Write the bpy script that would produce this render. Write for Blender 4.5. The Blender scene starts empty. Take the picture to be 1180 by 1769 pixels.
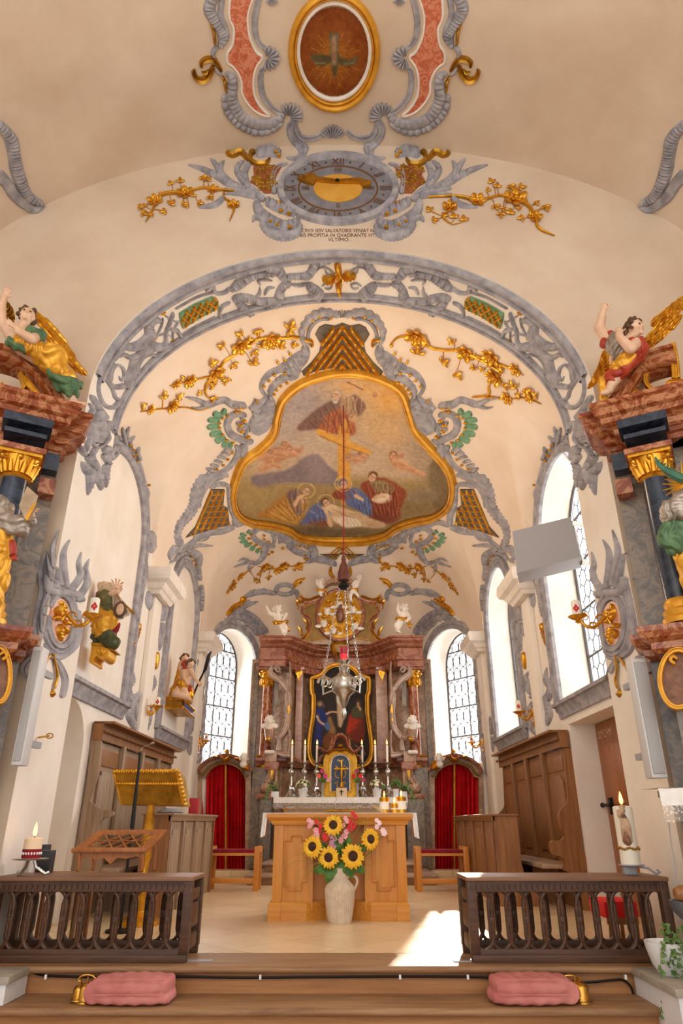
import bpy,bmesh,math,random
from mathutils import Vector,Matrix,noise
from mathutils.bvhtree import BVHTree
from mathutils.geometry import tessellate_polygon
import numpy as np
random.seed(7)
PI=math.pi
SC=bpy.context.scene
COL=SC.collection
# ------------------------------------------------------------------ camera
F=1160.0
TH=math.atan(535/1160.0)
CT,ST=math.cos(TH),math.sin(TH)
H=0.92
EYE=Vector((0,0,H))
cam_d=bpy.data.cameras.new('camera');cam=bpy.data.objects.new('camera',cam_d);COL.objects.link(cam)
cam.location=EYE;cam.rotation_euler=(PI/2+TH,0,0)
cam_d.sensor_fit='HORIZONTAL';cam_d.sensor_width=36.0;cam_d.lens=36.0*F/1180.0
cam_d.clip_start=0.05;cam_d.clip_end=200
SC.camera=cam
def ray(u,v):
 x=(u-590)/F;y=(884.5-v)/F
 return Vector((x,CT-ST*y,ST+CT*y))
def atY(u,v,Y):
 r=ray(u,v);return EYE+r*(Y/r.y)
def atX(u,v,X):
 r=ray(u,v);return EYE+r*(X/r.x)
def atZ(u,v,Z):
 r=ray(u,v);return EYE+r*((Z-H)/r.z)
def proj(p):
 zc=p[1]*CT+(p[2]-H)*ST;yc=-p[1]*ST+(p[2]-H)*CT
 return 590+F*p[0]/zc,884.5-F*yc/zc
def depth(p):
 return p[1]*CT+(p[2]-H)*ST
def pxm(p):
 return depth(p)/F
def lin(c):
 return tuple(((x/255)/12.92 if x/255<=.04045 else((x/255+.055)/1.055)**2.4)for x in c)
 # ------------------------------------------------------------------ materials
MATS={}
def _mat(name):
 m=bpy.data.materials.new(name);m.use_nodes=True
 nt=m.node_tree;b=nt.nodes['Principled BSDF']
 return m,nt,b
def N(nt,t,**k):
 n=nt.nodes.new(t)
 for a,v in k.items():
  if a in n.inputs.keys():n.inputs[a].default_value=v
  else:setattr(n,a,v)
 return n
def coords(nt,scale=(1,1,1),rot=(0,0,0),space='Object'):
 tc=N(nt,'ShaderNodeTexCoord');mp=N(nt,'ShaderNodeMapping')
 mp.inputs['Scale'].default_value=scale;mp.inputs['Rotation'].default_value=rot
 nt.links.new(tc.outputs[space],mp.inputs['Vector']);return mp.outputs['Vector']
def ramp(nt,fac,stops):
 r=N(nt,'ShaderNodeValToRGB');e=r.color_ramp.elements
 while len(e)<len(stops):e.new(.5)
 for i,(p,c)in enumerate(stops):
  e[i].position=p;e[i].color=(*lin(c),1)
 nt.links.new(fac,r.inputs['Fac']);return r.outputs['Color']
def bump(nt,b,h,strength=.3,dist=.01):
 bp=N(nt,'ShaderNodeBump');bp.inputs['Strength'].default_value=strength;bp.inputs['Distance'].default_value=dist
 nt.links.new(h,bp.inputs['Height']);nt.links.new(bp.outputs['Normal'],b.inputs['Normal'])
def mottled(name,c1,c2,scale=3,rough=.8,metal=0,bumps=.2,bdist=.01,c3=None,detail=6,fine=None,spec=.5,stretch=(1,1,1)):
 if name in MATS:return MATS[name]
 m,nt,b=_mat(name)
 v=coords(nt,stretch)
 n=N(nt,'ShaderNodeTexNoise');n.inputs['Scale'].default_value=scale;n.inputs['Detail'].default_value=detail;n.inputs['Roughness'].default_value=.6
 nt.links.new(v,n.inputs['Vector'])
 st=[(.32,c1),(.68,c2)]if c3 is None else[(.3,c1),(.5,c2),(.7,c3)]
 col=ramp(nt,n.outputs['Fac'],st)
 nt.links.new(col,b.inputs['Base Color'])
 b.inputs['Roughness'].default_value=rough;b.inputs['Metallic'].default_value=metal
 b.inputs['Specular IOR Level'].default_value=spec
 if bumps:
  n2=N(nt,'ShaderNodeTexNoise');n2.inputs['Scale'].default_value=fine or scale*6;n2.inputs['Detail'].default_value=4
  nt.links.new(v,n2.inputs['Vector']);bump(nt,b,n2.outputs['Fac'],bumps,bdist)
 MATS[name]=m;return m
def wood(name,c1,c2,axis='z',scale=1.0,rough=.45,spec=.4):
 if name in MATS:return MATS[name]
 m,nt,b=_mat(name)
 s={'x':(.6,9,9),'y':(9,.6,9),'z':(9,9,.6)}[axis]
 v=coords(nt,tuple(a*scale for a in s))
 n=N(nt,'ShaderNodeTexNoise');n.inputs['Scale'].default_value=2.2;n.inputs['Detail'].default_value=8;n.inputs['Roughness'].default_value=.65;n.inputs['Distortion'].default_value=.6
 nt.links.new(v,n.inputs['Vector'])
 mid=tuple((a+q)/2 for a,q in zip(c1,c2))
 col=ramp(nt,n.outputs['Fac'],[(.3,c1),(.5,mid),(.7,c2)])
 nt.links.new(col,b.inputs['Base Color'])
 b.inputs['Roughness'].default_value=rough;b.inputs['Specular IOR Level'].default_value=spec
 bump(nt,b,n.outputs['Fac'],.15,.004)
 MATS[name]=m;return m
def marble(name,c1,c2,c3,scale=2.5,rough=.25,dist=2.0):
 if name in MATS:return MATS[name]
 m,nt,b=_mat(name)
 v=coords(nt)
 n=N(nt,'ShaderNodeTexNoise');n.inputs['Scale'].default_value=scale;n.inputs['Detail'].default_value=10;n.inputs['Roughness'].default_value=.7;n.inputs['Distortion'].default_value=dist
 nt.links.new(v,n.inputs['Vector'])
 col=ramp(nt,n.outputs['Fac'],[(.3,c1),(.48,c2),(.56,c3),(.66,c2),(.8,c1)])
 nt.links.new(col,b.inputs['Base Color']);b.inputs['Roughness'].default_value=rough
 MATS[name]=m;return m
def plain(name,c,rough=.5,metal=0,spec=.5,emit=None,es=0,alpha=None,trans=0):
 if name in MATS:return MATS[name]
 m,nt,b=_mat(name)
 b.inputs['Base Color'].default_value=(*lin(c),1);b.inputs['Roughness'].default_value=rough;b.inputs['Metallic'].default_value=metal
 b.inputs['Specular IOR Level'].default_value=spec
 if emit:b.inputs['Emission Color'].default_value=(*lin(emit),1);b.inputs['Emission Strength'].default_value=es
 if trans:b.inputs['Transmission Weight'].default_value=trans
 MATS[name]=m;return m
def vcol_mat(name,rough=.6,spec=.2):
 if name in MATS:return MATS[name]
 m,nt,b=_mat(name)
 a=N(nt,'ShaderNodeVertexColor',layer_name='Col')
 n=N(nt,'ShaderNodeTexNoise');n.inputs['Scale'].default_value=14;n.inputs['Detail'].default_value=6
 nt.links.new(coords(nt),n.inputs['Vector'])
 mx=N(nt,'ShaderNodeMixRGB',blend_type='OVERLAY');mx.inputs[0].default_value=.35
 nt.links.new(a.outputs['Color'],mx.inputs[1]);nt.links.new(n.outputs['Fac'],mx.inputs[2])
 nt.links.new(mx.outputs[0],b.inputs['Base Color'])
 b.inputs['Roughness'].default_value=rough;b.inputs['Specular IOR Level'].default_value=spec
 MATS[name]=m;return m
PLASTER=mottled('plaster',(232,222,208),(243,236,226),1.6,.9,bumps=.25,bdist=.006,fine=22,spec=.2)
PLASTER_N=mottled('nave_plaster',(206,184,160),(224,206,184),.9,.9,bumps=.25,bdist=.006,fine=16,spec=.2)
PLASTER_V=mottled('vault_plaster',(232,212,190),(243,227,208),1.2,.9,bumps=.2,bdist=.006,fine=16,spec=.2)
STUCCO=mottled('grey_stucco',(128,126,132),(160,157,162),7,.75,bumps=.35,bdist=.01,fine=45,spec=.25,c3=(184,180,182))
STUCCO_W=mottled('white_stucco',(228,218,206),(242,234,224),5,.85,bumps=.2,spec=.2)
GOLD=mottled('gold_leaf',(196,134,30),(235,178,62),9,.32,.82,bumps=.3,bdist=.006,fine=60)
GOLD_D=mottled('old_gold',(150,104,28),(206,154,52),8,.36,.8,bumps=.3,bdist=.006,fine=60)
GOLD_Y=mottled('yellow_gilding',(205,142,34),(238,178,58),5,.42,.45,bumps=.2,bdist=.004,fine=50)
GREEN_S=mottled('green_stucco',(92,142,108),(130,170,136),9,.8,bumps=.4,fine=40)
REDM=marble('red_stucco_marble',(182,84,54),(200,108,74),(222,150,118),9,.5)
PINKM=marble('pink_marble',(196,120,96),(212,150,124),(230,190,165),6,.4)
DARKP=mottled('dark_panel',(70,62,54),(110,98,84),8,.7,bumps=.2)
RUST=mottled('rust_lattice_ground',(140,74,50),(170,100,66),9,.7,bumps=.2)
MARR=marble('red_marble',(104,42,18),(144,70,34),(190,132,90),4.5,.22)
MARB=marble('blue_black_marble',(22,30,42),(32,42,58),(52,64,82),2.2,.25)
MARG=marble('grey_brown_marble',(86,78,72),(120,110,100),(150,132,112),5,.3)
MARP=marble('rose_grey_marble',(142,106,82),(168,132,104),(196,164,136),3.2,.28)
MARD=marble('brown_red_marble',(118,64,48),(146,86,64),(176,122,96),4,.25)
OLIVE=mottled('olive_gilt_panel',(116,88,38),(150,116,54),5,.45,.3)
OAK=wood('oak',(122,78,42),(166,116,70),'z')
OAKG=wood('greyed_oak',(134,106,80),(178,152,124),'z',rough=.5)
OAKX=wood('oak_long',(122,78,42),(166,116,70),'y')
HONEY=wood('honey_wood',(196,124,44),(222,152,66),'z',rough=.4)
HONEYX=wood('honey_wood_long',(200,128,46),(226,158,72),'x',rough=.4)
DARKW=wood('dark_oak',(58,36,22),(98,64,42),'x',1.4)
STEPW=wood('worn_step_oak',(120,84,54),(172,134,96),'x',1.2,rough=.5)
DOORW=wood('door_wood',(136,76,32),(174,108,52),'z',rough=.4)
REDCL=mottled('red_curtain_cloth',(186,10,22),(214,26,36),6,.75,bumps=.2,spec=.2)
ROSE=mottled('rose_velvet',(184,106,102),(210,138,130),5,.85,bumps=.3,spec=.2)
MAROON=mottled('maroon_cushion_cloth',(120,22,34),(146,34,46),7,.8,spec=.2)
WHITE=mottled('white_linen',(236,232,226),(248,246,242),20,.85,bumps=.2,spec=.2)
WAX=plain('white_wax',(244,236,218),.45)
WAXW=plain('warm_wax',(246,216,178),.45)
IRON=plain('black_iron',(34,32,32),.5,.6)
SILVER=mottled('silver_metal',(170,164,154),(216,210,200),20,.25,.95,bumps=.3,bdist=.004)
BRASS=mottled('brass',(176,124,44),(226,176,84),12,.22,.95,bumps=.15,bdist=.003)
GREYW=plain('grey_white_paint',(206,204,202),.45)
BOXG=plain('grey_metal_paint',(158,156,158),.45)
SKIN=mottled('painted_flesh',(214,172,140),(230,194,164),8,.5,bumps=.1)
FLAME=plain('candle_flame',(255,190,90),.5,emit=(255,170,70),es=9)
LEAF=mottled('green_leaf',(52,96,34),(96,138,56),14,.55,bumps=.2)
IVYM=mottled('ivy_leaf',(60,100,40),(120,150,80),14,.55,bumps=.2)
# ------------------------------------------------------------------ objects
OFF={}
def tag(o,label=None,cat=None,group=None,kind=None):
 if label:o['label']=label
 if cat:o['category']=cat
 if group:o['group']=group
 if kind:o['kind']=kind
 return o
def thing(name,label,cat,loc=(0,0,0),group=None,local=False):
 o=bpy.data.objects.new(name,None);COL.objects.link(o);o.empty_display_size=.1
 o.location=loc;OFF[o.name]=Vector((0,0,0))if local else Vector(loc)
 return tag(o,label,cat,group)
def copy_tree(o,parent=None):
 c=o.copy();COL.objects.link(c);c.parent=parent
 for ch in list(o.children):copy_tree(ch,c)
 return c
class MB:
 def __init__(s):s.v=[];s.f=[];s.c=None
 def add(s,vs,fs):
  n=len(s.v);s.v.extend(vs);s.f.extend([tuple(i+n for i in f)for f in fs]);return s
 def grid(s,rows,cu=False,cv=False):
  n=len(s.v);R=len(rows);C=len(rows[0])
  for r in rows:s.v.extend(r)
  for i in range(R if cu else R-1):
   for j in range(C if cv else C-1):
    a,b=(i+1)%R,(j+1)%C
    s.f.append((n+i*C+j,n+i*C+b,n+a*C+b,n+a*C+j))
  return s
 def cap(s,ring):
  n=len(s.v);s.v.extend(ring);s.f.append(tuple(range(n,n+len(ring))));return s
 def box(s,lo,hi,bev=0,M=None):
  bm=bmesh.new();bmesh.ops.create_cube(bm,size=1)
  lo,hi=Vector(lo),Vector(hi);c=(lo+hi)/2;d=hi-lo
  for v in bm.verts:v.co=Vector((v.co.x*d.x,v.co.y*d.y,v.co.z*d.z))+c
  if bev:bmesh.ops.bevel(bm,geom=list(bm.edges),offset=min(bev,min(abs(x)for x in d)*.45),segments=2,affect='EDGES',profile=.6)
  return s.bm(bm,M)
 def bm(s,bm,M=None):
  bm.verts.index_update()
  s.add([(M@v.co if M else v.co.copy())for v in bm.verts],[[v.index for v in f.verts]for f in bm.faces]);bm.free();return s
 def tube(s,path,r,n=8,caps=True,flat=1.0,up=None):
  path=[Vector(p)for p in path];L=len(path);rr=r if isinstance(r,(list,tuple))else[r]*L
  rows=[];prev=None
  for i,p in enumerate(path):
   t=(path[min(i+1,L-1)]-path[max(i-1,0)])
   t=t.normalized()if t.length>1e-9 else Vector((0,0,1))
   if prev is None:
    a=Vector(up)if up else(Vector((0,0,1))if abs(t.z)<.9 else Vector((1,0,0)))
    x=t.cross(a).normalized()
   else:
    x=prev-t*prev.dot(t);x=x.normalized()if x.length>1e-6 else prev
   y=x.cross(t);prev=x
   rows.append([p+(x*math.cos(k*2*PI/n)+y*math.sin(k*2*PI/n)*flat)*rr[i]for k in range(n)])
  s.grid(rows,cv=True)
  if caps:s.cap(rows[0][::-1]);s.cap(rows[-1])
  return s
 def lathe(s,prof,o=(0,0,0),n=24,M=None,sx=1,sy=1,wob=None):
  o=Vector(o);rows=[]
  for i,(r,z)in enumerate(prof):
   row=[]
   for k in range(n):
    a=k*2*PI/n;q=r*(wob(a,z)if wob else 1)
    p=Vector((q*math.cos(a)*sx,q*math.sin(a)*sy,z))
    row.append((M@p if M else p)+o)
   rows.append(row)
  s.grid(rows,cv=True)
  if prof[0][0]>1e-5:s.cap(rows[0][::-1])
  if prof[-1][0]>1e-5:s.cap(rows[-1])
  return s
 def ell(s,c,r,n=12,m=8,M=None):
  c=Vector(c);r=r if isinstance(r,(tuple,list))else(r,r,r);rows=[]
  for i in range(m+1):
   a=PI*i/m
   row=[]
   for k in range(n):
    b=2*PI*k/n
    p=Vector((r[0]*math.sin(a)*math.cos(b),r[1]*math.sin(a)*math.sin(b),-r[2]*math.cos(a)))
    row.append((M@p if M else p)+c)
   rows.append(row)
  return s.grid(rows,cv=True)
 def poly(s,pts,d,holes=()):
  """extrude a flat polygon (3d points) along vector d"""
  d=Vector(d);loops=[[Vector(p)for p in pts]]+[[Vector(p)for p in h]for h in holes]
  flat=[p for l in loops for p in l];T=tessellate_polygon(loops);n=len(flat)
  fs=[tuple(t)for t in T]+[tuple(i+n for i in t[::-1])for t in T]
  k=0
  for l in loops:
   m=len(l)
   for i in range(m):fs.append((k+i,k+(i+1)%m,k+n+(i+1)%m,k+n+i))
   k+=m
  return s.add(flat+[p+d for p in flat],fs)
 def sheet(s,pts,holes=()):
  loops=[[Vector(p)for p in pts]]+[[Vector(p)for p in h]for h in holes]
  return s.add([p for l in loops for p in l],[tuple(t)for t in tessellate_polygon(loops)])
 def sweep(s,path,prof,closed=False,side=1,caps=True):
  """profile (out, up) swept along a horizontal path; out is to the right of travel * side"""
  P=[Vector(p)for p in path];L=len(P);rows=[]
  for i in range(L):
   a=P[i]-P[i-1]if(i>0 or closed)else P[1]-P[0]
   b=P[(i+1)%L]-P[i]if(i<L-1 or closed)else a
   na=Vector((a.y,-a.x,0)).normalized();nb=Vector((b.y,-b.x,0)).normalized()
   m=na+nb;m=m/max(m.dot(na),.25)
   rows.append([P[i]+m*(q[0]*side)+Vector((0,0,q[1]))for q in prof])
  s.grid(rows,cu=closed,cv=True)
  if caps and not closed:s.cap(rows[0]);s.cap(rows[-1][::-1])
  return s
 def xf(s,M,i0=0):
  for i in range(i0,len(s.v)):s.v[i]=M@Vector(s.v[i])
  return s
 def build(s,name,mat,parent=None,smooth=True,angle=40,label=None,cat=None,group=None,kind=None,local=False):
  me=bpy.data.meshes.new(name)
  if parent is not None:
   off=OFF[parent.name];loc=None
  elif local:off=Vector((0,0,0));loc=(0,0,0)
  else:
   xs=[Vector(v)for v in s.v]
   off=Vector(((min(v.x for v in xs)+max(v.x for v in xs))/2,(min(v.y for v in xs)+max(v.y for v in xs))/2,min(v.z for v in xs)));loc=off
  me.from_pydata([tuple(Vector(v)-off)for v in s.v],[],s.f)
  for m in(mat if isinstance(mat,(list,tuple))else[mat]):me.materials.append(m)
  bm=bmesh.new();bm.from_mesh(me);bmesh.ops.remove_doubles(bm,verts=bm.verts,dist=1e-5)
  if s.c is None:bmesh.ops.recalc_face_normals(bm,faces=bm.faces)
  bm.to_mesh(me);bm.free()
  if smooth:
   me.shade_smooth()
   me.set_sharp_from_angle(angle=math.radians(angle))
  o=bpy.data.objects.new(name,me);COL.objects.link(o)
  if parent is not None:o.parent=parent;OFF[o.name]=off
  else:o.location=loc;OFF[o.name]=Vector(off)
  return tag(o,label,cat,group,kind)
def organic(mb,name,mat,parent=None,vox=.012,smooth=6,crease=None,**k):
 """several overlapping closed shapes become one continuous skin"""
 o=mb.build(name,mat,parent,**k)
 md=o.modifiers.new('r','REMESH');md.mode='VOXEL';md.voxel_size=vox
 ms=o.modifiers.new('s','SMOOTH');ms.factor=.5;ms.iterations=smooth
 dg=bpy.context.evaluated_depsgraph_get();dg.update()
 me=bpy.data.meshes.new_from_object(o.evaluated_get(dg));o.modifiers.clear();old=o.data;o.data=me;bpy.data.meshes.remove(old)
 me.name=name
 if crease is None and any(w in name for w in('robe','drapery','cloak','sleeve','cape','veil','bodice','sash','gilt_cloth','lining')):crease=.011
 if crease:
  for v in me.vertices:
   c=v.co;n=noise.noise(Vector((c.x*5,c.y*5,c.z*2.6)))*2.2+noise.noise(c*11)*.5;v.co=c+v.normal*(crease*math.sin(n*7))
 if not me.materials:me.materials.append(mat)
 me.shade_smooth();return o
def limb(mb,pts,rs,n=10):
 """tapered chain of rounded segments"""
 for(a,ra),(b,rb)in zip(list(zip(pts,rs))[:-1],list(zip(pts,rs))[1:]):
  a,b=Vector(a),Vector(b)
  mb.tube([a+(b-a)*t for t in(0,.25,.5,.75,1)],[ra+(rb-ra)*t for t in(0,.25,.5,.75,1)],n)
 for p,r in zip(pts,rs):mb.ell(p,r,n,8)
 return mb
def catmull(P,step,closed=False):
 P=[tuple(map(float,p))for p in P];L=len(P);out=[]
 for i in range(L if closed else L-1):
  p0=P[i-1]if(i>0 or closed)else P[i];p1=P[i];p2=P[(i+1)%L]
  p3=P[(i+2)%L]if(i+2<L or closed)else P[(i+1)%L]
  d=math.dist(p1[:2],p2[:2]);n=max(1,int(d/step))
  for k in range(n):
   t=k/n;t2,t3=t*t,t*t*t
   out.append(tuple(.5*(2*b+(c-a)*t+(2*a-5*b+4*c-d_)*t2+(3*b-a-3*c+d_)*t3)for a,b,c,d_ in zip(p0,p1,p2,p3)))
 if not closed:out.append(P[-1])
 return out
def mir(P,c=590.0):
 return[(2*c-p[0],)+tuple(p[1:])for p in P]
 # ------------------------------------------------------------------ the building shell
AX,AZ,AB=2.62,4.97,2.0
Y1,Y2=5.8,6.67
NA,NZ,NB=4.6,5.86,2.88
WX,VZ,VB=2.85,4.27,2.82
def arch_z(x):return AZ+AB*math.sqrt(max(0,1-(x/AX)**2))
def nave_z(x):return NZ+NB*math.sqrt(max(0,1-(x/NA)**2))
BAYS=[(8.0,1.52),(11.75,1.5)]
DA,DB=Vector((WX,14.3,0)),Vector((1.4,16.4,0))
DL=(DB-DA).length;DD=(DB-DA).normalized();DN=Vector((-DD.y,DD.x,0))
if DN.dot(Vector((-1,-1,0)))<0:DN=-DN
def lun(t,w):return 1.15*math.sqrt(max(0,1-(t/w)**2))if abs(t)<w else-9
def half_w(y):return WX if y<=14.3 else WX-(y-14.3)*1.45/2.1
def vault_z(x,y):
 ax=abs(x)
 if y<13.9:q=ax/WX
 else:q=math.hypot(ax/WX,(y-13.9)/2.62)
 z=VZ+VB*math.sqrt(max(0,1-q*q))
 for c,w in BAYS:z=max(z,VZ+lun(y-c,w)+.93*min(WX-ax,.9))
 p=Vector((ax,y,0))-DA;t=p.dot(DD)-DL*.48;d=p.dot(DN)
 if y>13.4:z=max(z,VZ+lun(t,1.1)*.85+.8*max(d,0))
 return z
SHELL=MB()
def shell(mb):SHELL.add(mb.v,mb.f);return mb
def arc(cy,z0,r,h,n=16,a0=0,a1=PI):
 return[(cy+r*math.cos(a0+(a1-a0)*i/n),z0+h*math.sin(a0+(a1-a0)*i/n))for i in range(n+1)]
 # floor of the chancel: pale limestone laid diagonally
def stone_floor():
 m,nt,b=_mat('limestone_floor')
 tc=coords(nt,(1,1,1),(0,0,PI/4))
 br=N(nt,'ShaderNodeTexBrick',offset=0.0);br.inputs['Scale'].default_value=1;br.inputs['Brick Width'].default_value=.62;br.inputs['Row Height'].default_value=.62
 br.inputs['Mortar Size'].default_value=.004;br.inputs['Mortar Smooth'].default_value=.3
 br.inputs['Color1'].default_value=(*lin((234,208,168)),1);br.inputs['Color2'].default_value=(*lin((222,194,152)),1);br.inputs['Mortar'].default_value=(*lin((166,144,118)),1)
 nt.links.new(tc,br.inputs['Vector'])
 n=N(nt,'ShaderNodeTexNoise');n.inputs['Scale'].default_value=3;n.inputs['Detail'].default_value=8;nt.links.new(tc,n.inputs['Vector'])
 mx=N(nt,'ShaderNodeMixRGB',blend_type='SOFT_LIGHT');mx.inputs[0].default_value=.5
 nt.links.new(br.outputs['Color'],mx.inputs[1]);nt.links.new(n.outputs['Fac'],mx.inputs[2]);nt.links.new(mx.outputs[0],b.inputs['Base Color'])
 b.inputs['Roughness'].default_value=.28;b.inputs['Specular IOR Level'].default_value=.5
 return m
FLOORM=stone_floor()
mb=MB();mb.box((-3.4,6.12,-.3),(3.4,17,0));mb.build('floor',FLOORM,kind='structure')
mb=MB();mb.box((-6,-4,-.75),(6,5.6,-.51));mb.build('floor.001',mottled('nave_stone',(170,150,128),(196,178,156),3,.5),kind='structure')
# wooden altar steps
STEPS=[(5.6,6.13,0.0,.045),(5.25,5.72,-.168,.05)]
def nosed(y0,y1,z,t,x0=-4.4,x1=4.4):
 m=MB();pr=[(y1,z-t),(y1,z)]
 for i in range(7):
  a=PI/2+PI*i/6;pr.append((y0+t/2+t/2*math.cos(a),z-t/2+t/2*math.sin(a)))
 rows=[[Vector((x,p[0],p[1]))for p in pr]for x in(x0,x1)]
 m.grid(rows,cv=True);m.cap(rows[0][::-1]);m.cap(rows[1]);return m
nosed(*STEPS[0]).build('trim_1',STEPW,kind='structure',label='worn oak board along the front edge of the raised chancel')
nosed(*STEPS[1],x0=-2.6,x1=2.07).build('trim_2',STEPW,kind='structure')
mb=MB();mb.box((-4.4,5.66,-.5),(4.4,5.72,-.04));mb.build('trim_3',wood('riser_oak',(150,98,54),(186,134,84),'x',1.0),kind='structure')
mb=MB();mb.box((-2.6,5.31,-.55),(2.05,5.37,-.215));mb.build('trim_4',wood('riser_oak',(150,98,54),(186,134,84),'x',1.0),kind='structure')
# plastered cheek blocks at both ends of the steps
PLB=mottled('plaster_block',(214,214,218),(232,230,230),4,.9,bumps=.3)
for sx,x0,x1,zt in((-1,2.2,4.4,-.004),(1,2.05,4.4,-.006)):
 mb=MB();a,b_=sorted((sx*x0,sx*x1))
 mb.box((a,5.3 if sx<0 else 4.95,-.165 if sx<0 else-.6),(b_,5.64,zt-.045));o=mb.build('wall_step_block',PLB,kind='structure')
 mb=MB();mb.box((a-(0 if sx<0 else .02),5.28 if sx<0 else 4.93,zt-.045),(b_+(.02 if sx<0 else 0),5.64,zt),.008);mb.build('trim_5',mottled('grey_slab',(150,142,130),(178,168,152),6,.7),kind='structure')
 # nave east wall with the arch opening
xs=[-NA+i*.02 for i in range(int(2*NA/.02)+1)]
mb=MB();rows_lo,rows_hi=[],[]
def wall_strip(x0,x1,lo,hi,Y,n):
 r=[]
 for j in range(9):
  r.append([Vector((x0+(x1-x0)*i/n,Y,lo(x0+(x1-x0)*i/n)+(hi(x0+(x1-x0)*i/n)-lo(x0+(x1-x0)*i/n))*j/8))for i in range(n+1)])
 return r
def arcx(n):return[-AX*math.cos(PI*i/n)for i in range(n+1)]
ax_=arcx(96)
mb.grid([[Vector((x,Y1,arch_z(x)+(nave_z(x)+.03-arch_z(x))*j/8))for x in ax_]for j in range(9)])
for sx in(-1,1):
 mb.grid([[Vector((sx*(AX+(NA-AX)*i/24),Y1,-.6+(nave_z(AX+(NA-AX)*i/24)+.63)*j/12))for i in range(25)]for j in range(13)])
shell(mb).build('wall_nave_east',PLASTER_N,kind='structure',smooth=False)
# jambs and soffit of the arch
def arch_path(n=96):
 return[(-AX,-.3),(-AX,1.5),(-AX,3.2),(-AX,AZ-.01)]+[(x,arch_z(x))for x in ax_]+[(AX,AZ-.01),(AX,3.2),(AX,1.5),(AX,-.3)]
mb=MB();mb.grid([[Vector((x,Y1+(Y2-Y1)*j/6,z))for x,z in arch_path()]for j in range(7)])
shell(mb).build('wall_arch',PLASTER,kind='structure')
mb=MB();P=arch_path();mb.grid([[Vector((x*1.0,Y2,z))for x,z in P],[Vector((x*1.5,Y2,z+1.2))for x,z in P]]);mb.build('wall_arch_back',PLASTER,kind='structure')
# nave vault and side walls (the nave goes on behind the camera and is open to daylight there)
mb=MB();mb.grid([[Vector((-NA*math.cos(PI*i/64),-3+8.8*j/40,NZ+NB*math.sin(PI*i/64)))for i in range(65)]for j in range(41)])
shell(mb).build('ceiling',PLASTER_N,kind='structure')
for sx,nm in((-1,'wall_nave_left'),(1,'wall_nave_right')):
 mb=MB();mb.sheet([(sx*NA,-3,-.6),(sx*NA,Y1,-.6),(sx*NA,Y1,NZ),(sx*NA,-3,NZ)],[[(sx*NA,y,z)for y,z in[(-.5,2.4),(2.2,2.4),(2.2,4.6)]+arc(.85,4.6,1.35,1.0)[1:-1]+[(-.5,4.6)]]])
 mb.build(nm,PLASTER,kind='structure')
 # chancel vault
ys=[Y2+i*.06 for i in range(int((16.4-Y2)/.06)+1)]+[16.4]
mb=MB();mb.grid([[Vector((half_w(y)*math.sin(-PI/2+PI*i/96),y,vault_z(half_w(y)*math.sin(-PI/2+PI*i/96),y)))for i in range(97)]for y in ys])
shell(mb).build('ceiling_chancel',PLASTER_V,kind='structure',angle=25)
# chancel side walls with openings
def top_line(y0,y1,n=60):return[(y0+(y1-y0)*i/n,vault_z(WX-1e-6,y0+(y1-y0)*i/n)+.02)for i in range(n+1)]
W1=(6.9,8.85,2.26,4.42,.86)
W2=(10.85,12.7,2.22,4.35,.8)
def opening(w):
 y0,y1,s,z,h=w
 return[(y0,s),(y1,s)]+arc((y0+y1)/2,z,(y1-y0)/2,h)
def wall_side(sx,holes,name):
 mb=MB();out=[(6.6,-.3),(14.3,-.3)]+top_line(6.6,14.3)[::-1]
 X=sx*WX
 mb.sheet([(X,y,z)for y,z in out],[[(X,y,z)for y,z in h]for h in holes])
 shell(mb).build(name,PLASTER,kind='structure',smooth=False)
DOORH=[(6.9,-.05),(8.75,-.05),(8.75,2.03),(6.9,2.03)]
NICHE=[(6.75,-.05),(7.8,-.05)]+arc(7.275,1.62,.525,.5)
wall_side(-1,[NICHE],'wall_left');wall_side(1,[opening(W1),opening(W2),DOORH],'wall_right')
def reveal(loop,X,d,name,mat,back=False,sx=1,shrink=0):
 mb=MB();cy=sum(p[0]for p in loop)/len(loop);cz=sum(p[1]for p in loop)/len(loop)
 a=[Vector((X,y,z))for y,z in loop];b=[Vector((X+d,y+(cy-y)*shrink,z+(cz-z)*shrink))for y,z in loop]
 mb.grid([a,b],cv=True)
 if back:mb.sheet(b)
 shell(mb);return mb.build(name,mat,kind='structure')
reveal(opening(W1),WX,.42,'wall_reveal',PLASTER);reveal(opening(W2),WX,.42,'wall_reveal',PLASTER)
reveal(DOORH,WX,.36,'wall_door_reveal',PLASTER,back=True)
reveal(NICHE,-WX,-.45,'wall_niche',PLASTER,back=True)
# apse: two diagonal walls with windows and the end wall
def on_diag(t,z,sx,out=0):
 p=DA+DD*t-DN*out;return Vector((sx*p.x,p.y,z))
WD=(.02,1.5,2.0,4.15,.72)
for sx,nm in((-1,'wall_apse_left'),(1,'wall_apse_right')):
 mb=MB();T=[(t,vault_z(*(lambda q:(q.x,q.y))(DA+DD*t))+.02)for t in[DL*i/40 for i in range(41)]]
 mb.sheet([on_diag(t,z,sx)for t,z in[(0,-.3),(DL,-.3)]+T[::-1]],[[on_diag(t,z,sx)for t,z in opening(WD)]])
 shell(mb).build(nm,PLASTER,kind='structure',smooth=False)
 mb=MB();mb.grid([[on_diag(t,z,sx)for t,z in opening(WD)],[on_diag(t*.86+.1,z,sx,.5)for t,z in opening(WD)]],cv=True)
 shell(mb).build('wall_apse_reveal',PLASTER,kind='structure')
mb=MB();mb.sheet([(-1.42,16.4,-.3),(1.42,16.4,-.3),(1.42,16.4,6),(-1.42,16.4,6)]);shell(mb).build('wall_back',PLASTER,kind='structure')
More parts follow.
